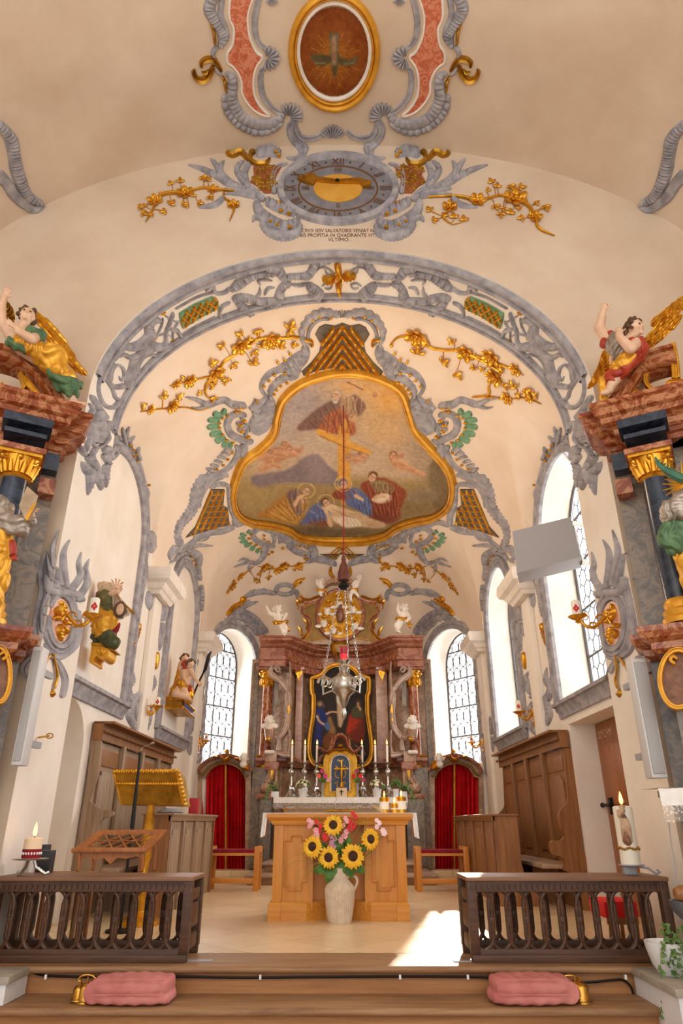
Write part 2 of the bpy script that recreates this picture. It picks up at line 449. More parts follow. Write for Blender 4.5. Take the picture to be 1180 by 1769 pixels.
# windows: clear antique glass held in lead
def glass():
 m,nt,b=_mat('window_glass');nt.nodes.remove(b);out=nt.nodes['Material Output']
 t=N(nt,'ShaderNodeBsdfTransparent');t.inputs[0].default_value=(.97,.98,1,1)
 g=N(nt,'ShaderNodeBsdfGlossy');g.inputs['Roughness'].default_value=.15
 d=N(nt,'ShaderNodeBsdfTranslucent');d.inputs[0].default_value=(.95,.97,1,1)
 mx=N(nt,'ShaderNodeMixShader');mx.inputs[0].default_value=.05;m2=N(nt,'ShaderNodeMixShader');m2.inputs[0].default_value=.15
 nt.links.new(t.outputs[0],mx.inputs[1]);nt.links.new(g.outputs[0],mx.inputs[2])
 nt.links.new(mx.outputs[0],m2.inputs[1]);nt.links.new(d.outputs[0],m2.inputs[2]);nt.links.new(m2.outputs[0],out.inputs['Surface']);return m
GLASS=glass();LEAD=plain('window_lead',(92,88,88),.6,.3)
def window(name,P,lo,hi,spring,top,label,hexs,nb):
 """P(t, z, out) -> world; lo..hi in t"""
 z0=spring[0];c=(lo+hi)/2;r=(hi-lo)/2
 loop=[(lo,z0),(hi,z0)]+arc(c,spring[1],r,top)
 root=thing(name,None,None,P(c,z0,0));root['kind']='structure'
 MB().sheet([P(t,z,.03)for t,z in loop]).build('glass',GLASS,root)
 fr=MB();fr.tube([P(t,z,0)for t,z in loop]+[P(*loop[0],0)],.022,6)
 def zt(t):return spring[1]+top*math.sqrt(max(0,1-((t-c)/r)**2))
 fr.tube([P(c,z0,0),P(c,zt(c),0)],.013,6)
 k=z0+.62
 while k<spring[1]+top*.8:
  hw=r if k<spring[1]else r*math.sqrt(max(0,1-((k-spring[1])/top)**2))
  fr.tube([P(c-hw,k,0),P(c+hw,k,0)],.016,6);k+=.62
 fr.build('iron_bars',LEAD,root)
 ld=MB()
 def inside(t,z):return lo<t<hi and z0<z<(spring[1]if True else 0)+(top*math.sqrt(max(0,1-((t-c)/r)**2))if z>spring[1]else 0)
 def seg(pts):
  pts=[q for q in pts if inside(*q)or(lo<q[0]<hi and z0<q[1]<spring[1])]
  if len(pts)>1:ld.tube([P(t,z,.015)for t,z in pts],.0075,4,caps=False)
 a=(hi-lo)/nb
 if hexs:
  s=a/2/math.cos(PI/6);row=0;z=z0
  while z<spring[1]+top:
   for i in range(-1,nb+1):
    cx=lo+(i+(.5 if row%2==0 else 1))*a
    V=[(cx+s*math.sin(PI/3*k),z+s*math.cos(PI/3*k))for k in range(6)]
    for q in((0,1),(1,2),(2,3)):
     p0,p1=V[q[0]],V[q[1]];seg([p0,((p0[0]+p1[0])/2,(p0[1]+p1[1])/2),p1])
   z+=1.5*s;row+=1
 else:
  z=z0+a*.5;row=0
  while z<spring[1]+top:
   for i in range(nb):
    cx=lo+(i+.5)*a
    seg([(cx+a*.46*math.cos(q*PI/8),z+a*.62*math.sin(q*PI/8))for q in range(17)])
    seg([(cx+a*.5*math.sin(q*PI/6)*(1 if row%2 else-1)*.6,z-a*.6+a*1.2*q/6)for q in range(7)])
    seg([(cx-a*.5,z+a*.6*math.cos(q))for q in(0,PI)])
   z+=a*1.24;row+=1
 ld.build('lead_came',LEAD,root,smooth=False)
 return root
def P_r(t,z,o):return Vector((WX+.40+o,t,z))
window('window_1',P_r,W1[0]+.02,W1[1]-.02,(W1[2],W1[3]),W1[4],'',True,9)
window('window_2',P_r,W2[0]+.02,W2[1]-.02,(W2[2],W2[3]),W2[4],'',True,9)
for sx,nm in((-1,'window_3'),(1,'window_4')):
 window(nm,lambda t,z,o,sx=sx:on_diag(t*.86+.1,z,sx,.47+o),WD[0],WD[1],(WD[2],WD[3]),WD[4],'',False,6)
SHELL_T=BVHTree.FromPolygons([tuple(v)for v in SHELL.v],SHELL.f)
def hit(u,v):
 d=ray(u,v).normalized();p,n,i,q=SHELL_T.ray_cast(EYE,d)
 if p is None:return None,None
 if n.dot(d)>0:n=-n
 return p,n
 # ------------------------------------------------------------------ relief ornament laid on the shell
def Z(x0,y0,s,P):return[(x0+p[0]/s,y0+p[1]/s)+((p[2]/s,)if len(p)>2 else())for p in P]
def spread(P,w):
 """give every point of P a width from the list w (interpolated)"""
 if not isinstance(w,(list,tuple)):w=[w]
 L=len(P);out=[]
 for i,p in enumerate(P):
  t=i/max(L-1,1)*(len(w)-1);k=min(int(t),len(w)-2)if len(w)>1 else 0
  out.append((p[0],p[1],w[k]+(w[k+1]-w[k])*(t-k)if len(w)>1 else w[0]))
 return out
def stroke(mb,P,h=.035,flute=0,per=5.0,groove=0,scal=0,step=2.2,closed=False,m=6,lift=0):
 """raised band along image points (u, v, w) projected on the shell; w is the full width in image units"""
 C=catmull(P,step,closed);L=len(C);rows=[];s=0;last=None
 for i,(u,v,w)in enumerate(C):
  a=C[(i-1)%L]if closed else C[max(i-1,0)];b=C[(i+1)%L]if closed else C[min(i+1,L-1)]
  dx,dy=b[0]-a[0],b[1]-a[1];l=math.hypot(dx,dy)or 1
  nx,ny=-dy/l,dx/l
  if last:s+=math.dist((u,v),last)
  last=(u,v)
  k=abs(math.sin(PI*s/per));ww=max(w,.6)*.5*(1+scal*(k-.5))
  if not closed:
   e=min(i,L-1-i);ww*=min(1,.45+.28*e)
  p,n=hit(u,v);pl,nl=hit(u-nx*ww,v-ny*ww);pr,nr=hit(u+nx*ww,v+ny*ww)
  if p is None or pl is None or pr is None:continue
  r=pxm(p)*ww
  if(pl-p).length>r*5+.02:pl=p+(p-pr)
  if(pr-p).length>r*5+.02:pr=p+(p-pl)
  fc=min(1,.35+abs(n.dot((p-EYE).normalized())));hh=h*min(1.0,r/.035+.25)*fc*(1+flute*fc*fc*(k-.5)*2)
  row=[]
  for j in range(m+1):
   q=-1+2*j/m;pq=pl.lerp(pr,(q+1)/2)
   z=math.sqrt(max(0,1-q*q));z=z*(1-groove*(1-q*q)**2)
   if j in(0,m):z=-.12
   row.append(pq+n*(hh*z+lift))
  rows.append(row)
 if len(rows)>1:mb.grid(rows,cu=closed)
 return mb
def patch(mb,P,h=.02,lift=0,step=6):
 """raised filled panel inside the image polygon P"""
 C=[(p[0],p[1])for p in catmull([(a[0],a[1])for a in P],step,True)]if step else[(a[0],a[1])for a in P]
 xs=[c[0]for c in C];ys=[c[1]for c in C];g=max(4,(max(xs)-min(xs))/14)
 pts=[Vector(c)for c in C];inner=[]
 x=min(xs)+g/2
 while x<max(xs):
  y=min(ys)+g/2
  while y<max(ys):
   if pip(x,y,C)and min((Vector((x,y))-q).length for q in pts)>g*.45:inner.append(Vector((x,y)))
   y+=g
  x+=g
 from mathutils.geometry import delaunay_2d_cdt
 n=len(pts)
 vo,eo,fo,*_=delaunay_2d_cdt(pts+inner,[],[list(range(n))],1,1e-6)
 top=[]
 for q in vo:
  p,nn=hit(q[0],q[1])
  if p is None:return mb
  top.append((p,nn))
 b=len(mb.v)
 mb.v.extend([p+nn*(h+lift)for p,nn in top]);mb.f.extend([tuple(b+i for i in f)for f in fo])
 ring=[]
 for c in C:
  p,nn=hit(*c);ring.append((p,nn))
 mb.grid([[p-nn*.004 for p,nn in ring],[p+nn*(h+lift)for p,nn in ring]],cv=True)
 return mb
def pip(x,y,P):
 r=False;n=len(P);j=n-1
 for i in range(n):
  xi,yi=P[i][0],P[i][1];xj,yj=P[j][0],P[j][1]
  if(yi>y)!=(yj>y)and x<(xj-xi)*(y-yi)/(yj-yi)+xi:r=not r
  j=i
 return r
def fan(mb,u,v,r,a0,a1,n=7,h=.045,r0=.15,sq=1.0):
 """shell fan of n ribs from (u, v); angles in degrees, image sense (y down)"""
 for i in range(n):
  a=math.radians(a0+(a1-a0)*(i+.5)/n);da=math.radians(abs(a1-a0)/n)
  c,s=math.cos(a),math.sin(a)*sq
  rr=r*(1-.12*abs(2*(i+.5)/n-1))
  stroke(mb,[(u+c*rr*r0,v+s*rr*r0,rr*r0*da*1.2+1),(u+c*rr*.55,v+s*rr*.55,rr*.55*da*1.1),(u+c*rr,v+s*rr,rr*da*1.0)],h,step=3,m=4)
 return mb
def frame_at(u,v):
 p,n=hit(u,v)
 if p is None:return None
 x=Vector((1,0,0))-n*n.x
 if x.length<.3:x=Vector((0,1,0))-n*n.y
 x.normalize();return p,n,x,n.cross(x)
def flower(mb,u,v,r,petals=6,tall=.6):
 f=frame_at(u,v)
 if not f:return mb
 p,n,x,y=f;R=1.45*r*pxm(p);tall=tall*.6;a0=random.random()*6
 for ring,(rr,hh,k)in enumerate(((1,.35,petals),(.6,.6,petals-1))):
  for i in range(k):
   a=a0+ring*.5+2*PI*i/k;d=x*math.cos(a)+y*math.sin(a)
   M=Matrix((d,n.cross(d),n)).transposed()
   T=Matrix.Rotation(-.45-.3*ring,3,'Y')
   mb.ell(p+d*R*.55*rr+n*R*tall*hh,(R*.5*rr,R*.34*rr,R*.13),8,5,M@T)
 mb.ell(p+n*R*tall*.6,(R*.22,)*3,8,5);return mb
def leaf3(mb,u,v,r,ang=None):
 f=frame_at(u,v)
 if not f:return mb
 p,n,x,y=f;R=1.75*r*pxm(p);a=random.random()*6.28 if ang is None else ang
 for k,s in((0,1),(1.1,.75),(-1.1,.75)):
  d=x*math.cos(a+k)+y*math.sin(a+k);M=Matrix((d,n.cross(d),n)).transposed()
  mb.ell(p+d*R*.6*s+n*R*.35,(R*.62*s,R*.3*s,R*.16),8,5,M)
 return mb
def speck(mb,u,v,r,h=.05):
 f=frame_at(u,v)
 if f:
  p,n,x,y=f;R=r*pxm(p);mb.ell(p+n*h,(R,R,R*.7),8,5)
 return mb
def text_mesh(body,size=1.0):
 c=bpy.data.curves.new('t','FONT');c.body=body;c.align_x='CENTER';c.align_y='CENTER';c.size=size;c.resolution_u=3
 o=bpy.data.objects.new('t',c);COL.objects.link(o)
 dg=bpy.context.evaluated_depsgraph_get();dg.update();me=bpy.data.meshes.new_from_object(o.evaluated_get(dg))
 vs=[tuple(v.co)for v in me.vertices];fs=[tuple(p.vertices)for p in me.polygons]
 bpy.data.objects.remove(o);bpy.data.curves.remove(c);bpy.data.meshes.remove(me);return vs,fs
def text_on(mb,body,u,v,sx,sy,rot=0,lift=.006,size=1,sq=1.0):
 """flat lettering on the shell; sx, sy image units per text unit, rot clockwise, sq squeezes the finished shape vertically"""
 vs,fs=text_mesh(body,size);c,s=math.cos(rot),math.sin(rot);out=[]
 for x,y,_ in vs:
  a,b=x*sx,-y*sy;p,n=hit(u+a*c-b*s,v+(a*s+b*c)*sq)
  if p is None:return mb
  out.append(p+n*lift)
 mb.add(out,fs);return mb
def ellipse(u,v,a,b,w,n=28):return[(u+a*math.cos(2*PI*i/n),v+b*math.sin(2*PI*i/n),w)for i in range(n)]
def root_at(name,u,v,label,cat,group=None):
 p,n=hit(u,v);return thing(name,label,cat,p,group)
def branch(name,label,u0,stems,flowers,leaves,x0,y0,s,mirror=None,group='gilded flowering branches'):
 f=(lambda P:mir(P,mirror))if mirror else(lambda P:P)
 T=[[(a,b,c*.72)for a,b,c in f(Z(x0,y0,s,q))]for q in stems]
 root=root_at(name,T[0][0][0],T[0][0][1],label,'gilded branch',group)
 mb=MB()
 for q in T:stroke(mb,q,.04,step=2.5,m=5,lift=.012)
 lv=f(Z(x0,y0,s,leaves));fl=f(Z(x0,y0,s,flowers))
 allp=[(p[0],p[1])for q in T for p in catmull(q,4)]
 for l in lv:
  near=min(allp,key=lambda q:math.dist(q,l[:2]))
  if math.dist(near,l[:2])>5:stroke(mb,[(near[0],near[1],1.6),((near[0]+l[0])/2+1.5,(near[1]+l[1])/2,1.4),(l[0],l[1],1.2)],.025,step=3,m=4,lift=.006)
 mb.build('stem',GOLD,root)
 for l in fl:flower(MB(),*l).build('flower',GOLD,root)if hit(l[0],l[1])[0]else None
 for l in lv:
  m=leaf3(MB(),*l)
  if m.v:m.build('leaf',GOLD,root)
 return root
def strokes(mb,items,x0,y0,s,mirror=None,**k):
 """items: (points, widths, options)"""
 for it in items:
  P=spread(it[0],it[1]);q=Z(x0,y0,s,P)
  if mirror:q=mir(q,mirror)
  stroke(mb,q,**{**k,**(it[2]if len(it)>2 else{})})
 return mb
FL=dict(flute=.35,per=4.0)
GR=dict(groove=.75)
SCA=dict(scal=.5,per=9.0,flute=.15)
# ------------------------------------------------------------------ nave ceiling: cartouche with the oval dove painting
root=root_at('stucco_cartouche',580,160,'grey rocaille stucco frame with red marbled panels around the oval ceiling painting','stucco ornament')
CR=(320,0,4.214)
for mc in(None,580.5):
 f=(lambda P:mir(P,mc))if mc else(lambda P:P)
 mb=MB()
 strokes(mb,[([(545,-40),(515,80),(505,170),(515,260),(545,320),(590,352)],[50,50,34],GR),([(590,488),(555,520),(548,600),(565,690),(610,760),(670,810),(725,822)],[36,48,48,40],GR),([(215,-40),(175,60),(215,150),(255,210),(280,270),(250,345)],[90,95,90,80,90,40],FL),([(275,-40),(258,100),(295,200),(318,275)],[50,45,40,20],{}),([(235,335),(203,375),(212,425)],[36,36,26],{}),([(212,480),(240,522),(272,548)],[26,36,20],{}),([(290,530),(340,560),(345,620),(335,700),(360,780),(410,850),(490,895),(580,905),(660,885),(720,825)],[40,70,90,100,95,90,90,80,50],dict(flute=.25,per=3.2)),([(278,690),(300,800),(370,890),(470,948),(560,962),(660,928),(715,870)],[40,52,56,56,52,44,20],dict(flute=.4,per=3.0,scal=.25)),([(795,865),(765,930),(780,1000),(832,1060),(852,1110),(815,1158),(735,1150)],[50,62,62,70,60,46,20],GR),([(842,1040),(878,1080),(862,1140)],[30,46,20],FL),([(800,880),(812,950),(850,1000),(920,1008),(985,985),(1015,950)],[30,46,48,44,40],GR)],*CR,mirror=mc)
 mb.build('scrollwork',STUCCO,root)
 q=f(Z(*CR,[(590,420)]));fan(MB(),q[0][0],q[0][1],24,*((-110,110)if not mc else(70,290)),n=9).build('shell',STUCCO,root)
 q=f(Z(*CR,[(752,852)]));fan(MB(),q[0][0],q[0][1],27,*((-130,20)if not mc else(160,310)),n=8).build('shell',STUCCO,root)
 P=f(Z(*CR,[(345,-30),(320,60),(325,140),(352,200),(352,270),(340,330),(308,385),(308,450),(345,480),(385,530),(410,600),(413,670),(440,730),(490,790),(550,830),(612,842),(560,790),(515,720),(498,650),(498,560),(520,480),(562,415),(520,380),(480,300),(460,220),(455,120),(470,50),(482,-30)]))
 patch(MB(),P,.012,step=5).build('marbled_panel',REDM,root,label='red marbled panel')
 stroke(MB(),[(p[0],p[1],5)for p in P],.03,closed=True,lift=.0).build('panel_edge',STUCCO_W,root,label='white panel edging')
 for it in(([(185,165),(210,240),(216,326)],[22,26,22]),([(265,545),(290,600),(296,672)],[22,28,22])):strokes(MB(),[it],*CR,mirror=mc,h=.05,flute=.3,per=2.2).build('gilt_bead',GOLD_D,root)
 strokes(MB(),[([(268,518),(238,470),(200,428),(150,428),(115,455),(122,492)],[20,36,46,44,34,24],GR),([(205,470),(178,540),(130,580),(82,566),(60,520),(72,500)],[30,50,54,44,36,24],GR),([(118,520),(150,525),(170,500)],[14,26,10],{})],*CR,mirror=mc,h=.07).build('gilt_scroll',GOLD_D,root)
fan(MB(),575,240,26,200,340,n=9).build('shell',STUCCO,root)
fan(MB(),690,-4,14,20,160,n=6).build('shell',STUCCO,root);fan(MB(),470,-4,14,20,160,n=6).build('shell',STUCCO,root)
# paintings are painted in plain python into the colour layer of a fine mesh
class Painter:
 def __init__(s,x0,y0,x1,y1,q=1.0,base=(128,128,128)):
  s.x0,s.y0,s.q=x0,y0,q;s.w=int((x1-x0)*q)+1;s.h=int((y1-y0)*q)+1
  s.a=np.empty((s.h,s.w,3));s.a[:]=base
  s.X,s.Y=np.meshgrid(np.arange(s.w)/q+x0,np.arange(s.h)/q+y0);s.rng=np.random.default_rng(3)
 def mask(s,P,soft=1.0,smooth=True):
  C=catmull(P,3,True)if smooth else P;m=np.zeros((s.h,s.w),bool);n=len(C)
  for i in range(n):
   (xi,yi),(xj,yj)=C[i][:2],C[i-1][:2]
   if yi==yj:continue
   c=((yi>s.Y)!=(yj>s.Y))&(s.X<(xj-xi)*(s.Y-yi)/(yj-yi)+xi);m^=c
  m=m.astype(float);k=int(round(soft*s.q))
  for _ in range(2):
   if k>0:
    for ax in(0,1):
     acc=np.zeros_like(m)
     for d in range(-k,k+1):acc+=np.roll(m,d,ax)
     m=acc/(2*k+1)
  return m
 def put(s,m,col,al=1.0):s.a+=(np.array(col,float)-s.a)*(m*al)[...,None];return s
 def poly(s,P,col,soft=1.0,al=1.0,smooth=True):return s.put(s.mask(P,soft,smooth),col,al)
 def blob(s,x,y,rx,ry,col,al=1.0,rot=0,pw=2.0):
  c,n=math.cos(rot),math.sin(rot);dx,dy=s.X-x,s.Y-y;d=((dx*c+dy*n)/rx)**2+((-dx*n+dy*c)/ry)**2
  return s.put(np.clip(np.exp(-d*pw)if pw<3 else(d<1).astype(float),0,1),col,al)
 def line(s,P,w,col,al=1.0,soft=.6):
  C=catmull(P,2);m=np.zeros((s.h,s.w))
  for p in C:m=np.maximum(m,np.clip((w/2+soft-np.hypot(s.X-p[0],s.Y-p[1]))/soft,0,1))
  return s.put(m,col,al)
 def grain(s,amp,cell):
  for c in cell:
   g=s.rng.normal(0,amp,(s.h//c+3,s.w//c+3));yi=np.arange(s.h)/c;xi=np.arange(s.w)/c
   y0,x0=yi.astype(int),xi.astype(int);fy,fx=(yi-y0)[:,None],(xi-x0)[None]
   v=(g[y0][:,x0]*(1-fy)*(1-fx)+g[y0+1][:,x0]*fy*(1-fx)+g[y0][:,x0+1]*(1-fy)*fx+g[y0+1][:,x0+1]*fy*fx)
   s.a+=v[...,None]
  return s
 def at(s,x,y):
  i=int(round((y-s.y0)*s.q));j=int(round((x-s.x0)*s.q))
  return s.a[min(max(i,0),s.h-1),min(max(j,0),s.w-1)]
def canvas(pt,P,name,root,step,place,label=None,mat=None):
 """mesh of the painted surface inside outline P; place(u, v) gives its point in the room"""
 C=catmull(P,3,True);xs=[c[0]for c in C];ys=[c[1]for c in C]
 nx=int((max(xs)-min(xs))/step)+1;ny=int((max(ys)-min(ys))/step)+1
 idx={};vs=[];cols=[];fs=[]
 def vid(i,j):
  if(i,j)not in idx:
   u,v=min(xs)+i*step,min(ys)+j*step;idx[(i,j)]=len(vs);vs.append(place(u,v));cols.append(pt.at(u,v))
  return idx[(i,j)]
 for j in range(ny):
  for i in range(nx):
   if pip(min(xs)+(i+.5)*step,min(ys)+(j+.5)*step,C):fs.append((vid(i,j),vid(i+1,j),vid(i+1,j+1),vid(i,j+1)))
 mb=MB();mb.add(vs,fs);off=OFF[root.name]
 me=bpy.data.meshes.new(name);me.from_pydata([tuple(Vector(v)-off)for v in vs],[],fs);me.materials.append(mat or vcol_mat('painted_canvas'))
 ca=me.color_attributes.new('Col','FLOAT_COLOR','POINT')
 a=np.clip(np.array(cols),0,255)/255;a=np.where(a<=.04045,a/12.92,((a+.055)/1.055)**2.4)
 ca.data.foreach_set('color',np.concatenate([a,np.ones((len(a),1))],1).astype(np.float32).ravel())
 o=bpy.data.objects.new(name,me);COL.objects.link(o);o.parent=root;OFF[o.name]=off
 return tag(o,label)
def on_shell(lift):
 def f(u,v):
  p,n=hit(u,v);return p+n*lift
 return f
root=root_at('ceiling_painting',577,88,'oval ceiling painting of a dove in golden rays in a gilt frame','painting')
E0=lambda a,b,w=0:ellipse(577.5,88,a,b,w)
stroke(MB(),E0(74.5,99,11),.06,closed=True).build('frame',GOLD_Y,root)
stroke(MB(),E0(67.5,91,5),.045,closed=True).build('inner_moulding',GOLD_Y,root)
stroke(MB(),E0(62,83,8),.03,closed=True).build('white_band',STUCCO_W,root,label='white oval band')
pt=Painter(510,-5,645,180,1.5,(126,62,22))
pt.blob(577,100,55,62,(158,96,30),.9);pt.blob(577,60,40,40,(150,80,30),.5)
for k in range(34):
 a=2*PI*k/34+.07;r=26+22*((k*7)%5)/4
 pt.line([(577+8*math.cos(a),100+8*math.sin(a)),(577+r*math.cos(a),100+r*math.sin(a))],1.2,(206,150,52),.55)
pt.poly([(568,57),(586,57),(584,80),(587,100),(582,118),(574,118),(569,100),(571,78)],(110,92,66));pt.poly([(574,62),(580,62),(581,100),(577,112),(573,100)],(166,138,104),2)
pt.poly([(571,96),(552,92),(536,96),(548,112),(562,112),(571,106)],(92,80,54));pt.poly([(585,96),(602,102),(618,96),(614,110),(598,114),(585,108)],(96,84,58))
pt.poly([(574,115),(583,115),(579,132),(576,132)],(84,70,46));pt.line([(576,75),(577,100)],2,(170,60,40),.6);pt.line([(545,108),(562,108)],2,(160,140,100),.6);pt.line([(594,110),(610,108)],2,(160,140,100),.6)
pt.grain(4,(3,9,30))
canvas(pt,E0(59,77),'canvas',root,1.6,on_shell(.012))
# stucco fragments at both edges of the nave ceiling
for mc,lab in((None,'grey scalloped stucco scroll on the nave ceiling above the angel with the gold wing'),(590,'grey scalloped stucco scroll on the nave ceiling above the angel raising a fist')):
 root=root_at('stucco_scroll',30 if not mc else 1150,310,lab,'stucco ornament')
 P=spread([(-6,212),(10,228),(20,245),(24,268),(28,290),(36,315),(50,340),(74,352)],[18,22,26,24,26,24,20,10])
 stroke(MB(),mir(P)if mc else P,.05,flute=.3,per=4).build('band',STUCCO,root)
 P=spread([(-6,300),(10,315),(28,340),(56,360),(74,352)],[26,22,22,16,8]);stroke(MB(),mir(P)if mc else P,.06,groove=.5).build('scroll',STUCCO,root)
 # ------------------------------------------------------------------ clock on the east wall of the nave
root=root_at('clock',584,327,'oval painted wall clock with roman numerals above the chancel arch','clock')
EC=lambda a,b,w=0,n=40:ellipse(584,327,a,b,w,n)
stroke(MB(),EC(99,57,14),.07,closed=True,groove=.4).build('ring',STUCCO,root)
patch(MB(),EC(93,52.5),.012,step=5).build('dial',mottled('grey_dial',(112,110,116),(136,134,140),6,.7),root)
GNUM=plain('numeral_ochre',(104,66,22),.6)
stroke(MB(),EC(68,38.5,3),.012,closed=True,lift=.012).build('minute_ring',GNUM,root)
patch(MB(),EC(42,24),.02,step=4).build('centre_disc',mottled('clock_gilding',(214,156,52),(238,186,84),3,.5,.3),root)
for k,t in enumerate('XII I II III IIII V VI VII VIII IX X XI'.split()):
 mb=MB();a=2*PI*k/12;text_on(mb,t,584+81*math.sin(a),327-45.5*math.cos(a),19 if len(t)<4 else 15,29,rot=a,sq=.57,lift=.022)
 mb.build('numeral',GNUM,root,smooth=False);a+=PI/12;speck(MB(),584+81*math.sin(a),327-45.5*math.cos(a),1.8,.02).build('hour_dot',GNUM,root)
for a,t in((0,'IIII'),(PI/2,'III'),(PI,'II'),(1.5*PI,'IIII')):text_on(MB(),t,584+55*math.sin(a),327-31*math.cos(a),13,19,rot=a if a!=PI else 0,sq=.57,lift=.022).build('numeral',GNUM,root,smooth=False)
mb=MB();patch(mb,[(514,313),(530,306),(544,305),(548,311),(584,316),(584,321),(546,317),(540,323),(528,320)],.02,lift=.035,step=0);mb.build('hour_hand',GOLD_D,root)
mb=MB();patch(mb,[(580,317),(622,313),(630,317),(641,318),(640,326),(628,328),(622,321),(580,320)],.02,lift=.04,step=0);mb.build('minute_hand',GOLD_D,root)
speck(MB(),583,319,4,.06).build('boss',IRON,root)
root=root_at('inscription',588,407,'dark latin inscription in three lines under the wall clock','inscription')
mb=MB();INK=plain('inscription_ink',(92,52,38),.8)
for t,v,wpx in(('CRVX IESV SALVATORIS VENIAT NO',399,131),('BIS PROPITIA IN QVADRANTE VITÆ',407,137),('VLTIMO .',414.5,40)):
 vs,_=text_mesh(t);wd=max(p[0]for p in vs)-min(p[0]for p in vs);text_on(mb,t,587,v,wpx/wd,8.6,lift=.004)
mb.build('lettering',INK,root,smooth=False)
CL,CRr=(220,230,3.105),(580,230,3.026)
ROC=[([(655,160),(628,220),(645,285),(700,330),(735,365)],[30,44,48,44,40],GR),([(690,370),(715,430),(780,478),(850,500),(925,470)],[40,66,70,60,40],FL),([(720,480),(760,530),(835,556),(905,540),(935,495)],[36,50,54,46,24],dict(scal=.3,per=6)),([(745,365),(800,395),(850,415),(905,440)],[50,60,56,30],FL),([(672,478),(690,455),(740,475)],[16,26,30],{}),([(690,118),(750,98),(822,112)],[50,66,50],dict(flute=.35,per=3)),([(860,165),(800,190),(780,250),(790,330)],[16,26,30,34],GR)]
PLU=[([(640,312),(560,275),(510,230),(480,180),(446,138)],[44,50,44,34,10],FL),([(655,300),(605,235),(590,190),(628,150)],[30,38,34,12],FL),([(560,290),(480,232),(400,196),(326,172)],[34,40,26,8],FL),([(690,335),(600,312),(520,300)],[40,30,10],{}),([(690,345),(600,330),(520,328)],[30,22,8],{}),([(520,345),(470,388),(385,402)],[26,32,10],{}),([(540,280),(500,200),(520,150)],[20,34,10],FL)]
for mc,lab in((None,'grey rocaille with flame leaves beside the clock face, on the side of numeral IX'),(584,'grey rocaille with flame leaves beside the clock face, on the side of numeral III')):
 root=root_at('rocaille',470 if not mc else 700,360,lab,'stucco ornament','rocaille beside the clock')
 strokes(MB(),ROC,*CL,mirror=mc,h=.05).build('scrollwork',STUCCO,root)
 strokes(MB(),PLU,*CL,mirror=mc,h=.04).build('flame_leaves',STUCCO,root)
 f=(lambda P:mir(P,mc))if mc else(lambda P:P)
 Pn=f(Z(*CL,[(675,185),(755,178),(835,170),(800,230),(772,325),(735,325),(700,290),(660,265),(680,230)]))
 pn=patch(MB(),Pn,.015,step=0).build('lattice_panel',RUST,root,label='rust brown lattice panel')
 mb=MB()
 for i in range(26):
  q=f(Z(*CL,[(675+random.random()*150,180+random.random()*140)]))[0]
  if pip(q[0],q[1],Pn):leaf3(mb,q[0],q[1],4.5)
 for d in(-1,1):
  for k in range(-6,12):
   seg=[(430+k*13+d*t*.9,285+t)for t in range(0,60,3)]if not mc else[(690+k*13+d*t*.9,285+t)for t in range(0,60,3)]
   seg=[(a,b,2.6)for a,b in seg if pip(a,b,Pn)]
   if len(seg)>2:stroke(mb,seg,.03,m=4,lift=.012)
 mb.build('gilt_lattice',GOLD_D,root)
 strokes(MB(),[([(528,108),(565,122),(608,104),(645,138),(690,168),(742,168),(768,135)],[22,30,34,30,26,22,14],GR),([(690,102),(662,118),(668,150)],[18,26,14],{}),([(545,98),(540,120)],[16,20],{})],*CL,mirror=mc,h=.07).build('gilt_scroll',GOLD_D,root)
 for p in f(Z(*CL,[(815,390),(825,432),(868,448),(770,490),(808,508),(873,520),(800,118),(815,135)])):speck(MB(),p[0],p[1],4,.045).build('gilt_speck',GOLD,root)
branch('gilded_branch','gilded flowering branch beside the clock reaching out on the numeral IX side',0,[spread([(610,315),(540,312),(480,305),(420,298),(370,305),(310,325),(240,325),(190,335),(150,370),(140,410),(98,484)],[12,14,16,16,14,18,22,20,18,16,5]),spread([(520,315),(520,350),(560,378),(578,400),(548,478)],[12,14,14,14,6])],[(310,325,34),(150,365,32),(460,305,24),(570,388,26)],[(240,280,16),(285,270,18),(405,240,20),(430,260,16),(60,405,18),(80,435,18),(140,440,16),(230,390,20),(210,425,18),(295,388,18),(330,392,16),(380,382,18),(440,345,18),(190,325,14),(355,345,14),(100,398,14)],*CL)
branch('gilded_branch','gilded flowering branch beside the clock reaching out on the numeral III side',0,[spread([(480,340),(560,335),(640,335),(740,355),(800,345),(860,330),(930,350),(1000,380),(1040,440),(1060,500),(1144,542)],[10,12,18,20,16,14,18,22,22,18,5]),spread([(600,350),(600,400),(560,440),(605,482)],[14,14,14,5])],[(740,355,34),(940,345,46),(1040,440,30),(595,388,30)],[(820,265,18),(842,290,18),(910,280,20),(955,288,20),(1040,365,16),(1090,388,22),(830,385,20),(862,425,18),(910,430,20),(980,450,18),(497,412,18),(505,462,18),(555,440,18),(620,450,20),(670,465,20),(880,395,16),(785,300,14),(965,400,14)],*CRr)
